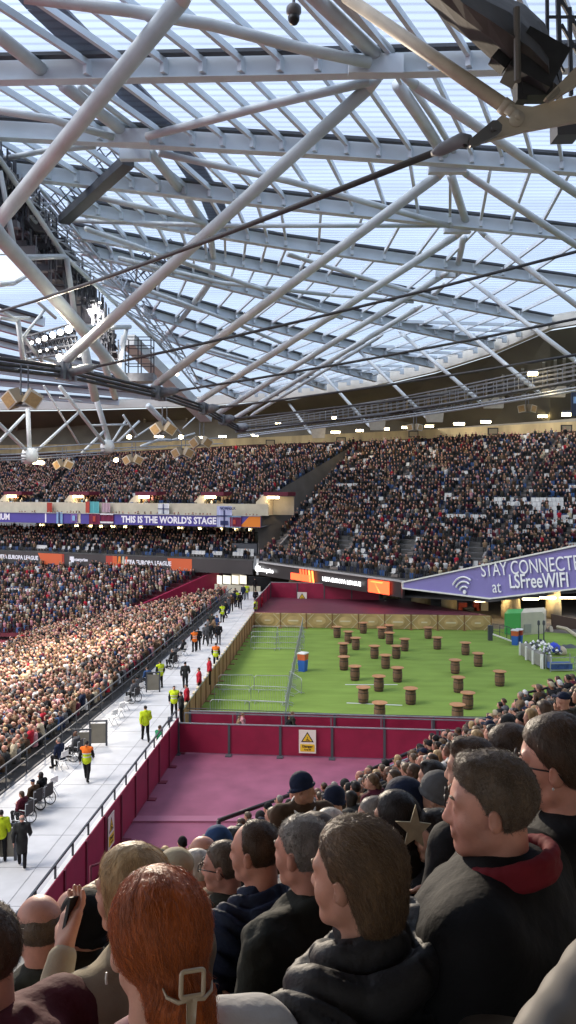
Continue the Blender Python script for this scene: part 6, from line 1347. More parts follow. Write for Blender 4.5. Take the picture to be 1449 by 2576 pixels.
# individual spectators of the near stand: the nearest ones, behind the hand-placed people
AIS = [(k_[0]) for k_ in []]
rr = random.Random(44); near_used = []; near_rest = []
for it in near_list:
    d, x, y, z, X, Y, r, j = it
    if d < 5.9 or (X < 620 and d < 7.6): continue
    if 690 < X < 850 and d < 11: continue                       # stair beside the man in the beanie
    if rr.random() < .06: continue
    (near_used if len(near_used) < 215 else near_rest).append(it)
cols = ['front rail', 'turf', 'maroon hoarding', 'foreground heads']
seen = {}
for (d, x, y, z, X, Y, r, j) in near_used:
    t = rr.choices(TOPS, weights=[6, 5, 4, 3, 2, 3, 2, 2, 2, 2, 1])[0]; h = rr.randrange(12)
    where = 'left of the beanie man' if X < 700 else 'near the brown jacket' if X < 900 else 'below the dark stair rail' if X < 1060 else 'before the maroon hoarding' if X < 1180 else 'below the turf edge' if X < 1330 else 'at the right edge'
    lab = 'spectator in %s with %s, %s, %s' % (t[1], HN[h], row_word(r).replace(' from the rail', '').replace('front row at the rail', 'front row').replace('one of the nearer rows', 'nearer rows'), where)
    seated((x + rr.uniform(-.05, .05), y + rr.uniform(-.05, .05), z), yawN + rr.uniform(-.15, .2), rr, lab, 'spectators seated in the near stand', t[0], h, full=d < 14)

# everybody else: one object of small modelled figures
def tmpl(nh, nt, fine):
    V_, F_, M_ = [], [], []
    def lathe(c, prof, n, m, ex=1.0, ey=1.0, caps=True):
        b = len(V_)
        for r_, z, yo in prof:
            for k in range(n): V_.append((c[0] + ex * r_ * math.cos(2 * math.pi * (k + .5) / n), c[1] + yo + ey * r_ * math.sin(2 * math.pi * (k + .5) / n), c[2] + z))
        for i in range(len(prof) - 1):
            for k in range(n): F_.append((b + i * n + k, b + i * n + (k + 1) % n, b + (i + 1) * n + (k + 1) % n, b + (i + 1) * n + k)); M_.append(m)
        if caps:
            for k in range(1, n - 1): F_.append((b + (len(prof) - 1) * n, b + (len(prof) - 1) * n + k, b + (len(prof) - 1) * n + k + 1, b + (len(prof) - 1) * n + k + 1)); M_.append(m)
    lathe((0, .03, 1.18), [(.045, -.15, -.02), (.05, -.10, 0), (.072, -.05, .01), (.08, .02, 0), (.07, .08, 0), (.03, .115, 0)], nh, 0, 1, 1.15)
    lathe((0, .015, 1.195), [(.083, -.03, -.025), (.089, .03, -.012), (.078, .085, -.005), (.03, .118, 0)], nh, 1, 1, 1.12)
    lathe((0, 0, .5), [(.20, 0, 0), (.20, .22, .01), (.235, .42, .02), (.20, .51, .01), (.08, .56, 0)], nt, 2, 1.05, .66)
    for sx in (-1, 1):
        if fine: lathe((sx * .25, .06, .5), [(.05, .0, .16), (.06, .16, .02), (.065, .40, -.04), (.04, .48, -.04)], 5, 2)
        b = len(V_); x0, x1 = sx * .03, sx * .17
        for x in (x0, x1):
            for (y, z) in ((0, .44), (0, .58), (.5, .44), (.5, .57), (.52, .1), (.40, .1)): V_.append((x, y, z))
        for f in [(1, 3, 9, 7), (3, 4, 10, 9)] + ([(0, 1, 3, 2), (6, 7, 9, 8)] if fine else []): F_.append(tuple(b + q for q in f)); M_.append(3)
    F2 = [f if len(set(f)) == 4 else f for f in F_]
    return np.array(V_, np.float32), F2, np.array(M_)
def seat_box():
    mb = MB(); mb.box((0, 0, .44), (.42, .40, .05)); mb.box((0, -.2, .66), (.42, .05, .42), Matrix.Rotation(.15, 3, 'X')); mb.box((0, -.1, .3), (.06, .2, .3)); return mb
MATS_ = [SK[0], SK[1], SK[2], SK[3], HR_['brown'], HR_['dark'], HR_['grey'], HR_['blond'], HR_['gbrown'], HR_['lbrown'], C_black, C_char, C_navy, C_olive, C_maroon, C_grey, C_brown, C_blue, C_white, C_tan, C_red, C_pink, C_cream, C_green]
def emit_people(places, tm, prof, acc):
    V_, F_, M_ = tm; n = len(places)
    if not n: return
    P = np.array([(p[0], p[1], p[2]) for p in places], np.float32); yaw = np.array([p[3] for p in places], np.float32) + rng.uniform(-.35, .35, n); sc = rng.uniform(.94, 1.1, n) * (1.04 if prof == 'warm' else 1); hh = rng.choice([0, 0, 0, 0, .30], n) * (prof != 'stand') 
    c, s_ = np.cos(yaw), np.sin(yaw); lx = V_[None, :, 0] * sc[:, None]; ly = V_[None, :, 1] * sc[:, None] + np.clip(V_[None, :, 2] - .6, 0, 1) * rng.uniform(-.12, .28, n)[:, None]
    X = lx * c[:, None] - ly * s_[:, None] + P[:, 0:1]; Y = lx * s_[:, None] + ly * c[:, None] + P[:, 1:2]; Z = V_[None, :, 2] * sc[:, None] + P[:, 2:3] + hh[:, None]
    acc['v'].append(np.stack([X, Y, Z], -1).reshape(-1, 3)); base = acc['n']; nv = len(V_)
    quads = np.array([f for f in F_ if len(set(f)) == 4]); qm = np.array([m for f, m in zip(F_, M_) if len(set(f)) == 4]); tris = np.array([f[:3] for f in F_ if len(set(f)) == 3]); tm_ = np.array([m for f, m in zip(F_, M_) if len(set(f)) == 3])
    skin_i = rng.choice([0, 1, 2, 3], n, p=[.36, .34, .19, .11]); warm = prof == 'warm'
    hair_i = rng.choice([4, 5, 6, 7, 8, 9, 0, 1, 12, 18, 22], n, p=[.16 - .06 * warm, .14 - .06 * warm, .08, .08, .1, .1, .10 + .10 * warm, .10 + .02 * warm, .05, .03, .06]); top_i = rng.choice([10, 11, 12, 13, 14, 15, 16, 17, 18, 19, 20, 21, 22, 23], n, p=([.28, .21, .06, .08, .08, .08, .12, .01, .015, .045, .005, .005, .01, .0] if not warm else [.08, .11, .04, .07, .09, .10, .15, .02, .07, .14, .02, .05, .06, .00]) )
    low_i = rng.choice([10, 11, 12, 17], n); tab = np.stack([skin_i, hair_i, top_i, low_i], 1)
    off = (base + np.arange(n) * nv)[:, None, None]
    acc['q'].append((quads[None] + off).reshape(-1, 4)); acc['qm'].append(tab[:, qm].reshape(-1))
    if len(tris): acc['t'].append((tris[None] + off).reshape(-1, 3)); acc['tm'].append(tab[:, tm_].reshape(-1))
    acc['n'] += n * nv
acc = dict(v=[], q=[], qm=[], t=[], tm=[], n=0); T8 = tmpl(8, 8, True); T6 = tmpl(6, 6, False)
seats = []
def proj(p, h=1.1): return 724.5 + p[0] / p[1] * FOC, 1228 - (p[2] + h - ZC) / p[1] * FOC
def infr(p, m=70): X, Y = proj(p); return p[1] > 1 and -m < X < 1449 + m and Y < 2600
def fill(tier, prob, tm, prof, pitch=.5, yaw_off=0.0, skip=None):
    out = []
    for (x, y, z, u, r) in tier.spots(pitch):
        q = (x, y, z)
        if not infr(q): continue
        X, Y = proj(q)
        if skip and skip(X, Y, u, r): continue
        pr = prob(X, Y, u, r)
        if rng.random() < pr: out.append((x + rng.uniform(-.08, .08), y + rng.uniform(-.08, .08), z, tier.face(u) + yaw_off))
        elif pr < .985 and pr != .45: seats.append((y, x, z, tier.face(u)))
    emit_people(out, tm, prof, acc); return len(out)
aR = (.02, .2, .38, .56, .74, .9)
def blob(X, Y, cx, cy, rx, ry): return ((X - cx) / rx) ** 2 + ((Y - cy) / ry) ** 2 < 1
def probR(X, Y, u, r):
    b = .96 if r < 24 else .90
    w = .5 + .5 * math.sin(X * .031 + Y * .05) * math.sin(X * .013 - Y * .09)
    for cx, cy, rx, ry, k in [(1290, 1250, 90, 13, .25), (1400, 1255, 60, 14, .2), (1180, 1290, 60, 7, .4), (1430, 1300, 60, 12, .3), (1240, 1300, 50, 6, .5), (1320, 1320, 60, 8, .6), (1010, 1190, 40, 4, .3), (880, 1215, 45, 4, .3), (1130, 1245, 14, 10, .3), (1400, 1360, 60, 8, .6), (1330, 1270, 110, 12, .6), (960, 1245, 20, 5, .4)]:
        if blob(X, Y, cx, cy, rx, ry): b *= k
    return b * (1 - .10 * w)
def skR(X, Y, u, r): return any(abs(u - a) < .006 for a in aR) or any(0 < (X - x) + (1370 - Y) * .0 < 34 and y - 14 < Y < y + 34 and (X - x) > (y + 22 - Y) * .5 - 12 for x, y in [(722 - 30, 1342), (884 - 34, 1346), (1042 - 34, 1352), (1210 - 34, 1358)])
nR = fill(tierR, probR, T6, 'cold', .47, skip=skR)
nL = fill(tierL, lambda X, Y, u, r: .93 if r < 20 else .8, T6, 'cold', .48, skip=lambda X, Y, u, r: any(abs(u - a) < .006 for a in (.18, .42, .66, .9)))
nM = fill(tierM, lambda X, Y, u, r: .35 if blob(X, Y, 150, 1375, 90, 10) or blob(X, Y, 530, 1390, 70, 16) or blob(X, Y, 620, 1385, 30, 25) else .9, T6, 'cold', .5)
nB = fill(tierB, lambda X, Y, u, r: (.45 if r > 13 and X < 240 else .6 if blob(X, Y, 30, 1470, 80, 14) else .99), T6, 'warm', .46)
nA = fill(tierA, lambda X, Y, u, r: .99, T8, 'warm', .46)
emit_people([(x, y, z, yawN) for (d, x, y, z, X, Y, r, j) in near_rest], T8, 'cold', acc)
# a row of people behind the purple banner parapet
emit_people([(onlineL(x, 0, 1.6).x, onlineL(x, 0, 1.6).y, ZC - 4.55, yawL + math.pi + .0) for x in list(np.arange(50, 215, 7.5)) + list(np.arange(285, 400, 8)) + list(np.arange(440, 650, 9)) if rng.random() < .75], T6, 'stand', acc)
def flush(acc, name, label):
    v = np.concatenate(acc['v']); q = np.concatenate(acc['q']); t = np.concatenate(acc['t']) if acc['t'] else np.zeros((0, 3), int); me = bpy.data.meshes.new(name)
    me.vertices.add(len(v)); me.vertices.foreach_set('co', v.ravel()); nl = len(q) * 4 + len(t) * 3; me.loops.add(nl); me.loops.foreach_set('vertex_index', np.concatenate([q.ravel(), t.ravel()]).astype(np.int32))
    me.polygons.add(len(q) + len(t)); me.polygons.foreach_set('loop_start', np.concatenate([np.arange(len(q)) * 4, len(q) * 4 + np.arange(len(t)) * 3]).astype(np.int32)); me.update(calc_edges=True)
    for m in MATS_: me.materials.append(m)
    me.polygons.foreach_set('material_index', np.concatenate([np.concatenate(acc['qm'])] + ([np.concatenate(acc['tm'])] if acc['tm'] else [])).astype(np.int32)); me.polygons.foreach_set('use_smooth', np.ones(len(q) + len(t), bool))
    o = bpy.data.objects.new(name, me); COL.objects.link(o); return tag(o, label, 'crowd', kind='stuff')
flush(acc, 'crowd', 'thousands of spectators filling the far, upper and lower stands')
print('people', nR, nL, nM, nB, nA, len(near_used), len(near_rest), 'seats', len(seats))
# empty seats: the 300 nearest as things, the rest as one object
seats.sort(); s0 = seat_box().build('stadium_seat', M_seat); me0 = s0.data; bpy.data.objects.remove(s0)
for k, (y, x, z, yaw) in enumerate(seats[:295]):
    o = bpy.data.objects.new('stadium_seat', me0); COL.objects.link(o); o.location = (x, y, z); o.rotation_euler = (0, 0, yaw); X, Y = proj((x, y, z), .6)
    w = 'in the packed lower left stand' if y < 95 and X < 600 and z < 3 else 'right of the wifi symbol, above the purple banner' if X > 1180 and Y > 1330 else 'in the pale empty patch at far right of the upper stand' if X > 1150 else 'among the crowd low in the right stand, near its corner' if X < 900 and Y > 1300 else 'among the crowd in the middle of the right upper stand' if X > 640 else 'in the narrow middle tier above the league board'
    tag(o, 'empty white seat ' + w, 'seat', 'empty white seats ' + w)
sv, sf = [], []; b = seat_box(); bv = np.array(b.v)
for (y, x, z, yaw) in seats[295:]:
    c, s_ = math.cos(yaw), math.sin(yaw); n = len(sv) * len(bv) ; q = np.stack([bv[:, 0] * c - bv[:, 1] * s_ + x, bv[:, 0] * s_ + bv[:, 1] * c + y, bv[:, 2] + z], 1); sv.append(q); sf += [tuple(n + i for i in f) for f in b.f]
if sv:
    me = bpy.data.meshes.new('stadium_seats'); me.from_pydata(np.concatenate(sv).tolist(), [], sf); me.materials.append(M_seat); o = bpy.data.objects.new('stadium_seats', me); COL.objects.link(o); tag(o, 'the remaining empty white seats scattered through the far stands', 'seats', kind='stuff')
# ================================================================ the people right in front of the camera
def crown_flow(c, fwd=.25):
    def f(p):
        q = Vector((p[0], p[1] + .045, (p[2] - .10) * .9)); q.z -= .10; q.y += (.06 if p[1] > .0 and p[2] > .05 else 0) * fwd * 4; return q
    return f
def bun_flow(b=(0, -.10, -.08)):
    B = Vector(b)
    def f(p):
        p = Vector(p); v = B - p
        if v.length < .05 or p.z < b[2]: return Vector((.1 * math.sin(p.z * 60), .1, -1))
        return v.normalized() + Vector((0, 0, -.35))
    return f
def down_flow(p): return Vector((p[0] * 1.5, (p[1] + .02) * 1.2 if p[2] > .07 else -.1, -.35 if p[2] > .07 else -1))
def hero(px, py, d, yaw, style, hc, label, s=1.0, sk=SK[0], top=C_black, fat=1.0, build=1.0, puff=0, hood=False, coat=0, collar=True, pitch=-.05, byaw=None, strands=0, slen=.05, flow=None, vox=None, jvox=.010, seed=0, fold=.004, kind='sit', thick=.022, lean=0.0, quilt=None, srad=.00045, curl=.0, amp=.0035, wob=.2, **kw):
    byaw = R(46) if byaw is None else R(byaw); hy = R(yaw) - byaw; J = joints(kind, head_yaw=hy, head_pitch=pitch, s=s, lean=lean, **kw)
    H = W(px, py, d); c, s_ = math.cos(byaw), math.sin(byaw); h = J['hed']; loc = H - Vector((h[0] * c - h[1] * s_, h[0] * s_ + h[1] * c, h[2]))
    vox = vox or (.0052 if d < 2.7 else .0068 if d < 4 else .009); e = empty('person', loc, byaw, label, 'person')
    placed(e, J, body_me(J, vox, sk, True, fat, build), 'body')
    placed(e, J, jacket_me(J, jvox, top, build, puff, thick, coat, collar, True, hood, seed=seed, fold=fold, quilt=quilt), 'jacket')
    if kind == 'sit': placed(e, J, legs, 'trousers')
    else: placed(e, J, trousers_me(J, .013, C_char), 'trousers'); placed(e, J, shoes_me(J, .013, C_black), 'shoes')
    ho = None
    if style:
        nm = 'hat' if style in ('beanie', 'cap') else 'hood' if style == 'hood' else 'hair'
        ho = placed(e, J, hair_me(style, .0040 if d < 2.7 else .0055, hc, s, fat, seed, nm, amp), nm, True)
        if strands: hair_strands(ho, strands, slen, hc, srad, seed, flow or crown_flow(0), .004, curl=curl, wob=wob)
    if d < 4.2:
        for x in (-1, 1):
            B = MB(); B.lathe((x * .031 * s, .0675 * s, .006 * s), [(.004 * s, -.0115 * s), (.0105 * s, -.006 * s), (.0122 * s, 0), (.0105 * s, .006 * s), (.004 * s, .0115 * s)], 12); B.mat(1); B.tube([(x * .0315 * s, .076 * s, .006 * s), (x * .032 * s, .0803 * s, .006 * s)], .0058 * s, 10); on_head(e, J, B, 'eye', [M_eye, M_black])
            B = MB(); B.tube([(x * .016 * s, .0865 * s, .029 * s), (x * .034 * s, .0835 * s, .033 * s), (x * .045 * s, .0755 * s, .031 * s)], [.0030, .0036, .002], 6); on_head(e, J, B, 'eyebrow', hc if style not in ('beanie', 'cap', 'hood') else HR_['brown'])
    return e, J, ho
M_eye = mat('eye_white', (.45, .42, .40), .3)
def on_head(e, J, mb, name, m, smooth=True): o = mb.build(name, m, e, smooth); o.matrix_basis = Matrix.Translation(Vector(J['hed'])) @ Matrix(J['R'].tolist()).to_4x4(); return o
def glasses(e, J, m=M_black):
    mb = MB(); s = J['s']
    for x in (-1, 1):
        mb.tube([((x * .033 + .024 * math.cos(a)) * s, .103 * s, (.006 + .017 * math.sin(a)) * s) for a in np.linspace(0, 6.283, 17)], .0022, 5, False); mb.tube([(x * .057 * s, .102 * s, .010 * s), (x * .077 * s, .03 * s, .010 * s), (x * .082 * s, -.012 * s, .008 * s), (x * .082 * s, -.028 * s, -.012 * s)], .0024, 5)
    mb.tube([(-.009 * s, .106 * s, .008 * s), (.009 * s, .106 * s, .008 * s)], .002, 5); return on_head(e, J, mb, 'glasses', m)

C_wax = cloth('cloth_wax_jacket', (.020, .022, .018), bscale=60); C_puffb = mat('cloth_black_puffer', (.024, .024, .026), .62, spec=.35, noise=.15, nscale=10, bump=.2, bscale=60); C_puffn = mat('cloth_navy_puffer', (.012, .020, .048), .7, spec=.25, noise=.15, nscale=10, bump=.2, bscale=60)
C_mar2 = cloth('cloth_maroon_coat', (.085, .016, .022), bscale=60); C_shirt = mat('cloth_claret_shirt', (.13, .010, .035), .6, spec=.3, noise=.08, nscale=9); C_wool = cloth('wool_cream', (.36, .31, .22), .9, bscale=200)

# woman with ginger hair and claw clip
e, J, ho = hero(396, 2366, 1.42, 27, 'tied', HR_['ginger'], 'woman with long ginger hair held low by a cream claw clip, seen from behind', .98, top=C_shirt, strands=12000, slen=.11, flow=bun_flow((0, -.12, -.035)), thick=.008, collar=False, byaw=20, srad=.00042, curl=.01, wob=.07, pitch=.02, amp=.004)
B = MB()
def rr_box(cx, cy, w, h, z, r_, n=6): return [(cx + sx * (w - r_) + r_ * math.cos(a), cy, z + sz * (h - r_) + r_ * math.sin(a)) for sx, sz, a0 in ((1, 1, 0), (-1, 1, 90), (-1, -1, 180), (1, -1, 270)) for a in [R(a0 + 90 * k / n) for k in range(n + 1)]]
M_clip = mat('claw_clip_cream', (.42, .34, .24), .35, spec=.5)
ring_ = rr_box(0, 0, .026, .026, .0, .007); B.tube(ring_ + [ring_[0]], .0055, 8, False); B.poly([(-.012, -.003, -.028), (.012, -.003, -.028), (.010, .0, -.085), (-.010, .0, -.085)], (0, .006, 0))
for sx in (-1, 1): B.tube([(0, 0, -.030), (sx * .03, .004, -.036), (sx * .052, .020, -.028), (sx * .058, .035, -.014)], [.006, .005, .004, .002], 6)
o = B.build('hair_clip', M_clip, ho, True); o.location = (.008, -.158, .012); o.scale = (.72, .72, .72); o.rotation_euler = (R(-12), R(5), R(-4))
on_head(e, J, MB().tube([(-.092, -.004, -.030), (-.093, -.004, -.040), (-.092, -.004, -.050)], .0022, 6), 'earring', M_silver)
# white shoulder panels of her shirt
def shirt_panel(e, J, m, name, pts, r): S = SDF(np.min(pts, 0) - .12, np.max(pts, 0) + .12, .006); [S.cap(a, b, r, k=.03) for a, b in zip(pts, pts[1:])]; o = bpy.data.objects.new(name, S.mesh(name, m, lambda q: fractal(q, .002, 14, 2))); COL.objects.link(o); o.parent = e
shirt_panel(e, J, C_white, 'sleeve_panel', np.array([J['shR'] + (-.075, -.005, .022), J['shR'] + (-.01, -.004, .006), J['shR'] + (.032, -.002, -.045)]), .071)
shirt_panel(e, J, C_shirt, 'sleeve', np.array([J['shR'] + (.005, -.022, -.022), J['elR'] + (0, -.01, .08)]), .077)
B = MB(); B.tube([(J['nek'][0] - .085, J['nek'][1] - .075, J['nek'][2] - .03), (J['nek'][0] - .01, J['nek'][1] - .115, J['nek'][2] - .06), (J['nek'][0] + .085, J['nek'][1] - .075, J['nek'][2] - .03)], .012, 8); B.build('collar_stripe', C_white, e, True)

# blonde woman raising a phone
e, J, ho = hero(325, 2240, 2.22, 72, 'long', HR_['blond'], 'blonde woman in a cream wool top holding up a phone', 1.0, top=C_wool, strands=7000, slen=.10, flow=down_flow, wob=.08, thick=.012, collar=False, byaw=50, elL=(-.23, .14, .78), wrL=(-.075, .25, .985), curl=.02)
w_ = J['wrL']; ph = MB(); ph.box((0, 0, 0), (.068, .009, .10)); o = ph.build('phone'.replace('phone', 'mobile_phone'), M_black); pw = e.matrix_basis @ Vector((w_[0] + .052, w_[1] + .035, w_[2] + .060)); o.location = pw; o.rotation_euler = (0, .35, R(70)); tag(o, 'dark mobile phone held up by the blonde woman in cream', 'phone')
# her raised hand is modelled again at full detail over the wrist end
S = SDF(w_ - .16, w_ + .2, .0032); dd = np.array((.18, .05, 1.0)); hand_sdf(S, w_ + (0, 0, -.005), dd, (-.7, -.5, .2), 1.0, .75, 1); S.cap(J['elL'] * .25 + w_ * .75, w_ + (0, 0, .01), .033, .028, .01); 

hero(96, 2334, 2.85, 38, 'bald', HR_['gbrown'], 'balding man seen from behind at lower left, in a dark brown jacket', 1.0, sk=SK[1], top=C_olive, fat=1.04, strands=2500, slen=.018)
hero(208, 2335, 3.0, 50, 'beanie', C_black, 'person in a black beanie directly left of the blonde woman', 1.0, sk=SK[0], top=C_char)
hero(-48, 2398, 1.9, 50, 'short', HR_['brown'], 'person in a maroon coat cut off by the lower left corner', 1.02, top=C_mar2, hood=True, strands=2500, slen=.03, build=1.1, fold=.008)
hero(640, 2143, 3.15, 68, 'receding', HR_['brown'], 'balding man in a navy puffer jacket, left of the grey haired man', 1.03, sk=SK[1], top=C_puffn, puff=.022, fat=1.05, strands=3500, slen=.02, hood=True, quilt=.05)
hero(760, 2144, 2.72, 58, 'short', HR_['grey'], 'grey haired man in a dark waxed jacket with upright collar', 1.04, sk=SK[1], top=C_wax, strands=7000, slen=.02, fat=1.03, build=1.12, fold=.009, seed=4, srad=.0005)
hero(888, 2204, 1.70, 60, 'bob', HR_['lbrown'], 'young person with smooth light brown hair in a black quilted hooded jacket', .96, sk=SK[0], top=C_puffb, puff=.030, hood=True, strands=12000, slen=.09, flow=lambda p: Vector((p[0] * .3, -.8 if p[2] > .02 else -.35, -.5 if p[2] > .05 else -.9)), quilt=.075, wob=.06, thick=.035, fold=.006, seed=2, byaw=50, jvox=.008)
e, J, ho = hero(1226, 2028, 1.84, 82, 'thick', HR_['gbrown'], 'large man in profile with brown grey hair and a black coat with red collar', .98, sk=SK[1], top=C_black, fat=1.06, build=1.22, strands=9000, slen=.035, seed=6, byaw=58, thick=.03, flow=crown_flow(0), curl=.08, jvox=.009)
S = SDF(J['nek'] - .25, J['nek'] + .22, .006); c = J['nek'] + np.array((0, -.015, .012))
for a in range(18):
    a0, a1 = [R(-215 + (q / 18) * 250) for q in (a, a + 1)]; f = lambda q: c + np.array((math.cos(q) * .100, math.sin(q) * .100, .022 - .030 * math.sin(q))); S.cap(f(a0), f(a1), .015, k=.010); S.cap(f(a0) * (1, 1, 1) + (0, 0, -.03), f(a1) + (0, 0, -.03), .019, k=.012)
placed(e, J, S.mesh('red_collar'.replace('red_', ''), C_mar2 if False else cloth('cloth_red_collar', (.16, .012, .018)), lambda q: fractal(q, .002, 30, 1)), 'collar_lining')
B = MB(); p = J['nek']; B.tube([(p[0] - .13, p[1] + .05, p[2] - .06), (p[0] - .10, p[1] + .07, p[2] - .05), (p[0] - .07, p[1] + .095, p[2] - .075), (p[0] - .10, p[1] + .08, p[2] - .09)], .006, 6); B.build('blue_cord'.replace('blue_', ''), mat('cord_blue', (.02, .16, .32), .5), e, True)
e, J, ho = hero(1398, 1925, 2.15, 66, 'tied', HR_['brown'], 'woman with glasses and tied back hair at the right edge, black coat', 1.06, sk=SK[1], top=C_black, strands=7000, slen=.09, flow=bun_flow(), seed=8, coat=0, hood=False, byaw=46, curl=.05, build=1.1); glasses(e, J)
on_head(e, J, MB().lathe((-.083, .0, -.036), [(.001, -.004), (.004, 0), (.001, .004)], 8), 'earring', M_silver)
o = bpy.data.objects.new('blond_ponytail'.replace('blond_', ''), hair_me('long', .006, HR_['blond'], .8, 1.0, 3, 'ponytail', .008)); COL.objects.link(o); o.parent = ho; o.location = (.02, -.12, -.13)
e, J, ho = hero(1206, 2012, 2.45, 78, 'short', HR_['gbrown'], 'man with thin glasses, his profile just visible past the large man', 1.0, sk=SK[1], top=C_black); glasses(e, J)
hero(1185, 1940, 3.0, 60, 'thick', HR_['brown'], 'person with thick brown hair directly behind the large man head', 1.0, top=C_black, strands=3500, slen=.03)
hero(1278, 1905, 3.1, 55, 'bob', HR_['brown'], 'person with smooth brown hair between the large man and the woman with glasses', 1.0, top=C_char, strands=3500, slen=.06, flow=down_flow)
e, J, ho = hero(1098, 2106, 3.5, 75, 'thick', HR_['dark'], 'child with dark hair and a cream star shaped bow, in a black coat', .96, sk=SK[0], top=C_black, hood=True, strands=3000, slen=.03)
B = MB(); st = []
for k in range(10): a = R(90 + 36 * k + 8); r_ = (.105 if k % 2 == 0 else .048) * (1.15 if k in (0, 2) else .95); st.append((r_ * math.cos(a), 0, r_ * math.sin(a)))
B.poly(st, (0, .014, 0)); o = B.build('star_bow', mat('felt_cream', (.40, .34, .22), .9, noise=.15, nscale=20), e); o.location = Vector(J['hed']) + Vector((-.15, .01, .075)); o.rotation_euler = (R(-10), R(10), R(-50)); o.scale = (.72, 1, .85)
hero(992, 2060, 3.6, 58, 'long', HR_['dark'], 'woman with long dark hair left of the child with the star bow', 1.0, top=C_char, strands=5000, slen=.10, flow=down_flow)
hero(938, 2058, 4.5, 82, 'short', HR_['grey'], 'older man with pink face and grey hair, left of the long dark hair', 1.0, sk=SK[1], top=C_char, strands=2000, slen=.02)
hero(1098, 2004, 4.5, 60, 'beanie', C_grey, 'person in a grey knitted beanie behind the child with the star bow', 1.02, top=C_black)
hero(1008, 2022, 4.6, 50, 'hood', C_navy, 'person in a large navy hood, behind the long dark haired woman', 1.1, top=C_navy)
hero(1085, 1958, 5.6, 55, 'thick', HR_['dark'], 'person with dark hair just above the grey beanie', 1.0, top=C_black)
hero(560, 2180, 3.75, 78, 'short', HR_['gbrown'], 'grey brown haired man with glasses, left of the navy puffer jacket', 1.0, sk=SK[1], top=C_olive, strands=2500, slen=.02); 
glasses(*hero.__defaults__ and (bpy.data.objects[[o.name for o in bpy.data.objects if o.name.startswith('person') and 'grey brown haired man with glasses' in str(o.get('label', ''))][0]], joints('sit', head_yaw=R(78) - R(46), head_pitch=-.05)))
hero(438, 2200, 4.0, 60, 'cap', C_cream, 'person in a cream cap seen just above the ginger hair', 1.0, top=C_tan)
hero(492, 2190, 4.5, 70, 'short', HR_['white'], 'white haired person between the cream cap and the man with glasses', 1.0, sk=SK[1], top=C_cream)
hero(508, 2148, 5.2, 60, 'bald', HR_['grey'], 'bald pink headed man above the white haired person', 1.0, sk=SK[1], top=C_char)
hero(545, 2128, 5.6, 60, 'beanie', C_blue, 'person in a grey blue beanie at the foot of the dark handrail', 1.0, top=C_char)
hero(592, 2120, 6.4, 60, 'thick', HR_['dark'], 'dark haired person half hidden behind the navy puffer man', 1.0, top=C_brown)
hero(828, 2084, 4.7, 60, 'short', HR_['white'], 'white haired person behind the grey haired and brown haired heads', 1.0, sk=SK[1], top=C_char, strands=2500, slen=.02)
hero(798, 2108, 4.0, 50, 'thick', HR_['brown'], 'brown haired person peeking between two foreground heads', 1.0, top=C_black)
hero(182, 2302, 3.9, 50, 'bald', HR_['white'], 'bald pink headed man just above the black beanie', 1.05, sk=SK[1], top=C_char)
hero(226, 2278, 4.8, 60, 'short', HR_['blond'], 'fair haired person at the base of the maroon side wall', 1.0, top=C_tan)
hero(246, 2262, 6.0, 60, 'thick', HR_['brown'], 'brown haired person at the lower end of the maroon side wall', 1.0, top=C_char)
hero(395, 2190, 5.2, 60, 'beanie', C_black, 'person in a dark hat between the blonde head and the cream cap', .95, top=C_char)
hero(690, 2062, 7.5, 60, 'short', HR_['lbrown'], 'fair haired spectator below the dark handrail, near its second post', 1.0, sk=SK[1], top=C_tan)
hero(838, 2012, 7.6, 60, 'beanie', C_navy, 'person in a navy beanie right of the man in the brown jacket', 1.0, top=C_char)
e, J, ho = hero(764, 1984, 6.7, -112, 'beanie', C_navy, 'man in a navy beanie and brown jacket standing in the stair, looking right', 1.0, sk=SK[2], top=C_brown, kind='stand', byaw=-170, pitch=.05, vox=.008)
B = MB(); B.tube([(.098 * math.cos(a) + J['nek'][0], J['nek'][1] + .02 + .100 * math.sin(a), J['nek'][2] + .005 - .055 * math.sin(a)) for a in np.linspace(0, 6.283, 20)], .010, 6); B.build('white_headphones'.replace('white_', ''), M_whitep, e, True)
B = MB(); B.poly([(-.075, .118, 1.43), (.075, .118, 1.43), (.06, .185, 1.05), (-.06, .185, 1.05)], (0, .012, 0)); B.build('black_shirt'.replace('black_', ''), C_black, e); on_head(e, J, MB().tube([(0, .085, .05), (0, .093, .05)], .014, 10), 'badge', C_white)

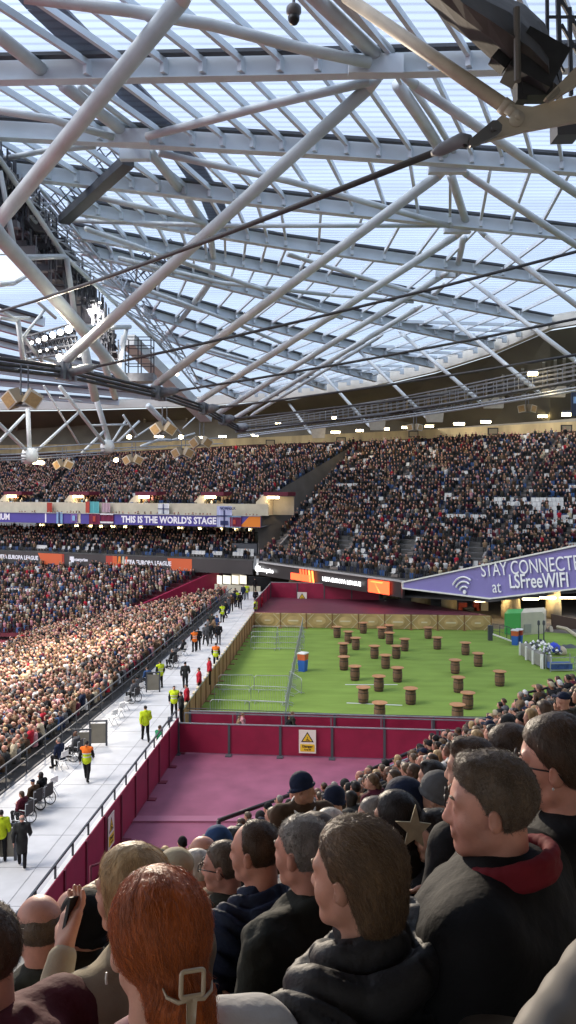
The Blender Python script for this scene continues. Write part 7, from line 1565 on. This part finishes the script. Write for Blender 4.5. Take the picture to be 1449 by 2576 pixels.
# seats in the lower right corner
def big_seat(px, py, d, label, yaw, sc=1.0, tilt=0.0):
    e = empty('stadium_seat', W(px, py, d), yaw, label, 'seat'); S = SDF((-.32, -.14, -.55), (.32, .3, .1), .008)
    for x in np.linspace(-.17, .17, 5): S.cap((x, .0, -.055), (x * 1.05, .05, -.42), .045, .045, .03)
    S.cap((-.17, 0, -.05), (.17, 0, -.05), .045, k=.03); me = S.mesh('backrest', mat('seat_foreground', (.115, .10, .085), .65, noise=.06, nscale=3)); o = placed(e, dict(), me, 'backrest'); o.scale = (sc, 1, sc)
    MB().box((0, .22, -.47), (.42, .4, .05)).build('seat', mat('seat_foreground', (0, 0, 0)), e)
big_seat(1440, 2440, 1.25, 'large pale seat back filling the lower right corner', R(52), 1.15); big_seat(1215, 2560, 1.55, 'pale seat back just showing at the bottom, left of the large one', R(52), .8)

# ---------------------------------------------------------------- light from the lit floodlights over the stands
def flood(x, y, d, target, energy, size, col=(1, .89, .76), rad=1.2):
    l = bpy.data.lights.new('floodlight_beam', 'SPOT'); l.energy = energy; l.spot_size = R(size); l.spot_blend = .8; l.color = col; l.shadow_soft_size = rad
    o = bpy.data.objects.new('floodlight_beam', l); COL.objects.link(o); p = W(x, y, d); o.location = p + Vector((0, -.6, -.3)); o.rotation_euler = (Vector(target) - p).to_track_quat('-Z', 'Y').to_euler(); return o
flood(150, 840, 58, (-23, 66, -4), 26000, 60); flood(118, 850, 58, (-19, 40, -2), 24000, 46); flood(173, 829, 58, (2, 5, 12.5), 62000, 34, (1, .86, .68)); flood(255, 770, 64, (-32, 108, 0), 11000, 55, (1, .92, .84))

# lettering becomes plain mesh
bpy.context.view_layer.update()
dg = bpy.context.evaluated_depsgraph_get()
for o in [o for o in bpy.data.objects if o.type == 'FONT']:
    me = bpy.data.meshes.new_from_object(o.evaluated_get(dg)); n = bpy.data.objects.new('lettering', me); COL.objects.link(n)
    n.parent = o.parent; n.matrix_parent_inverse = o.matrix_parent_inverse.copy(); n.matrix_basis = o.matrix_basis.copy()
    bpy.data.objects.remove(o)
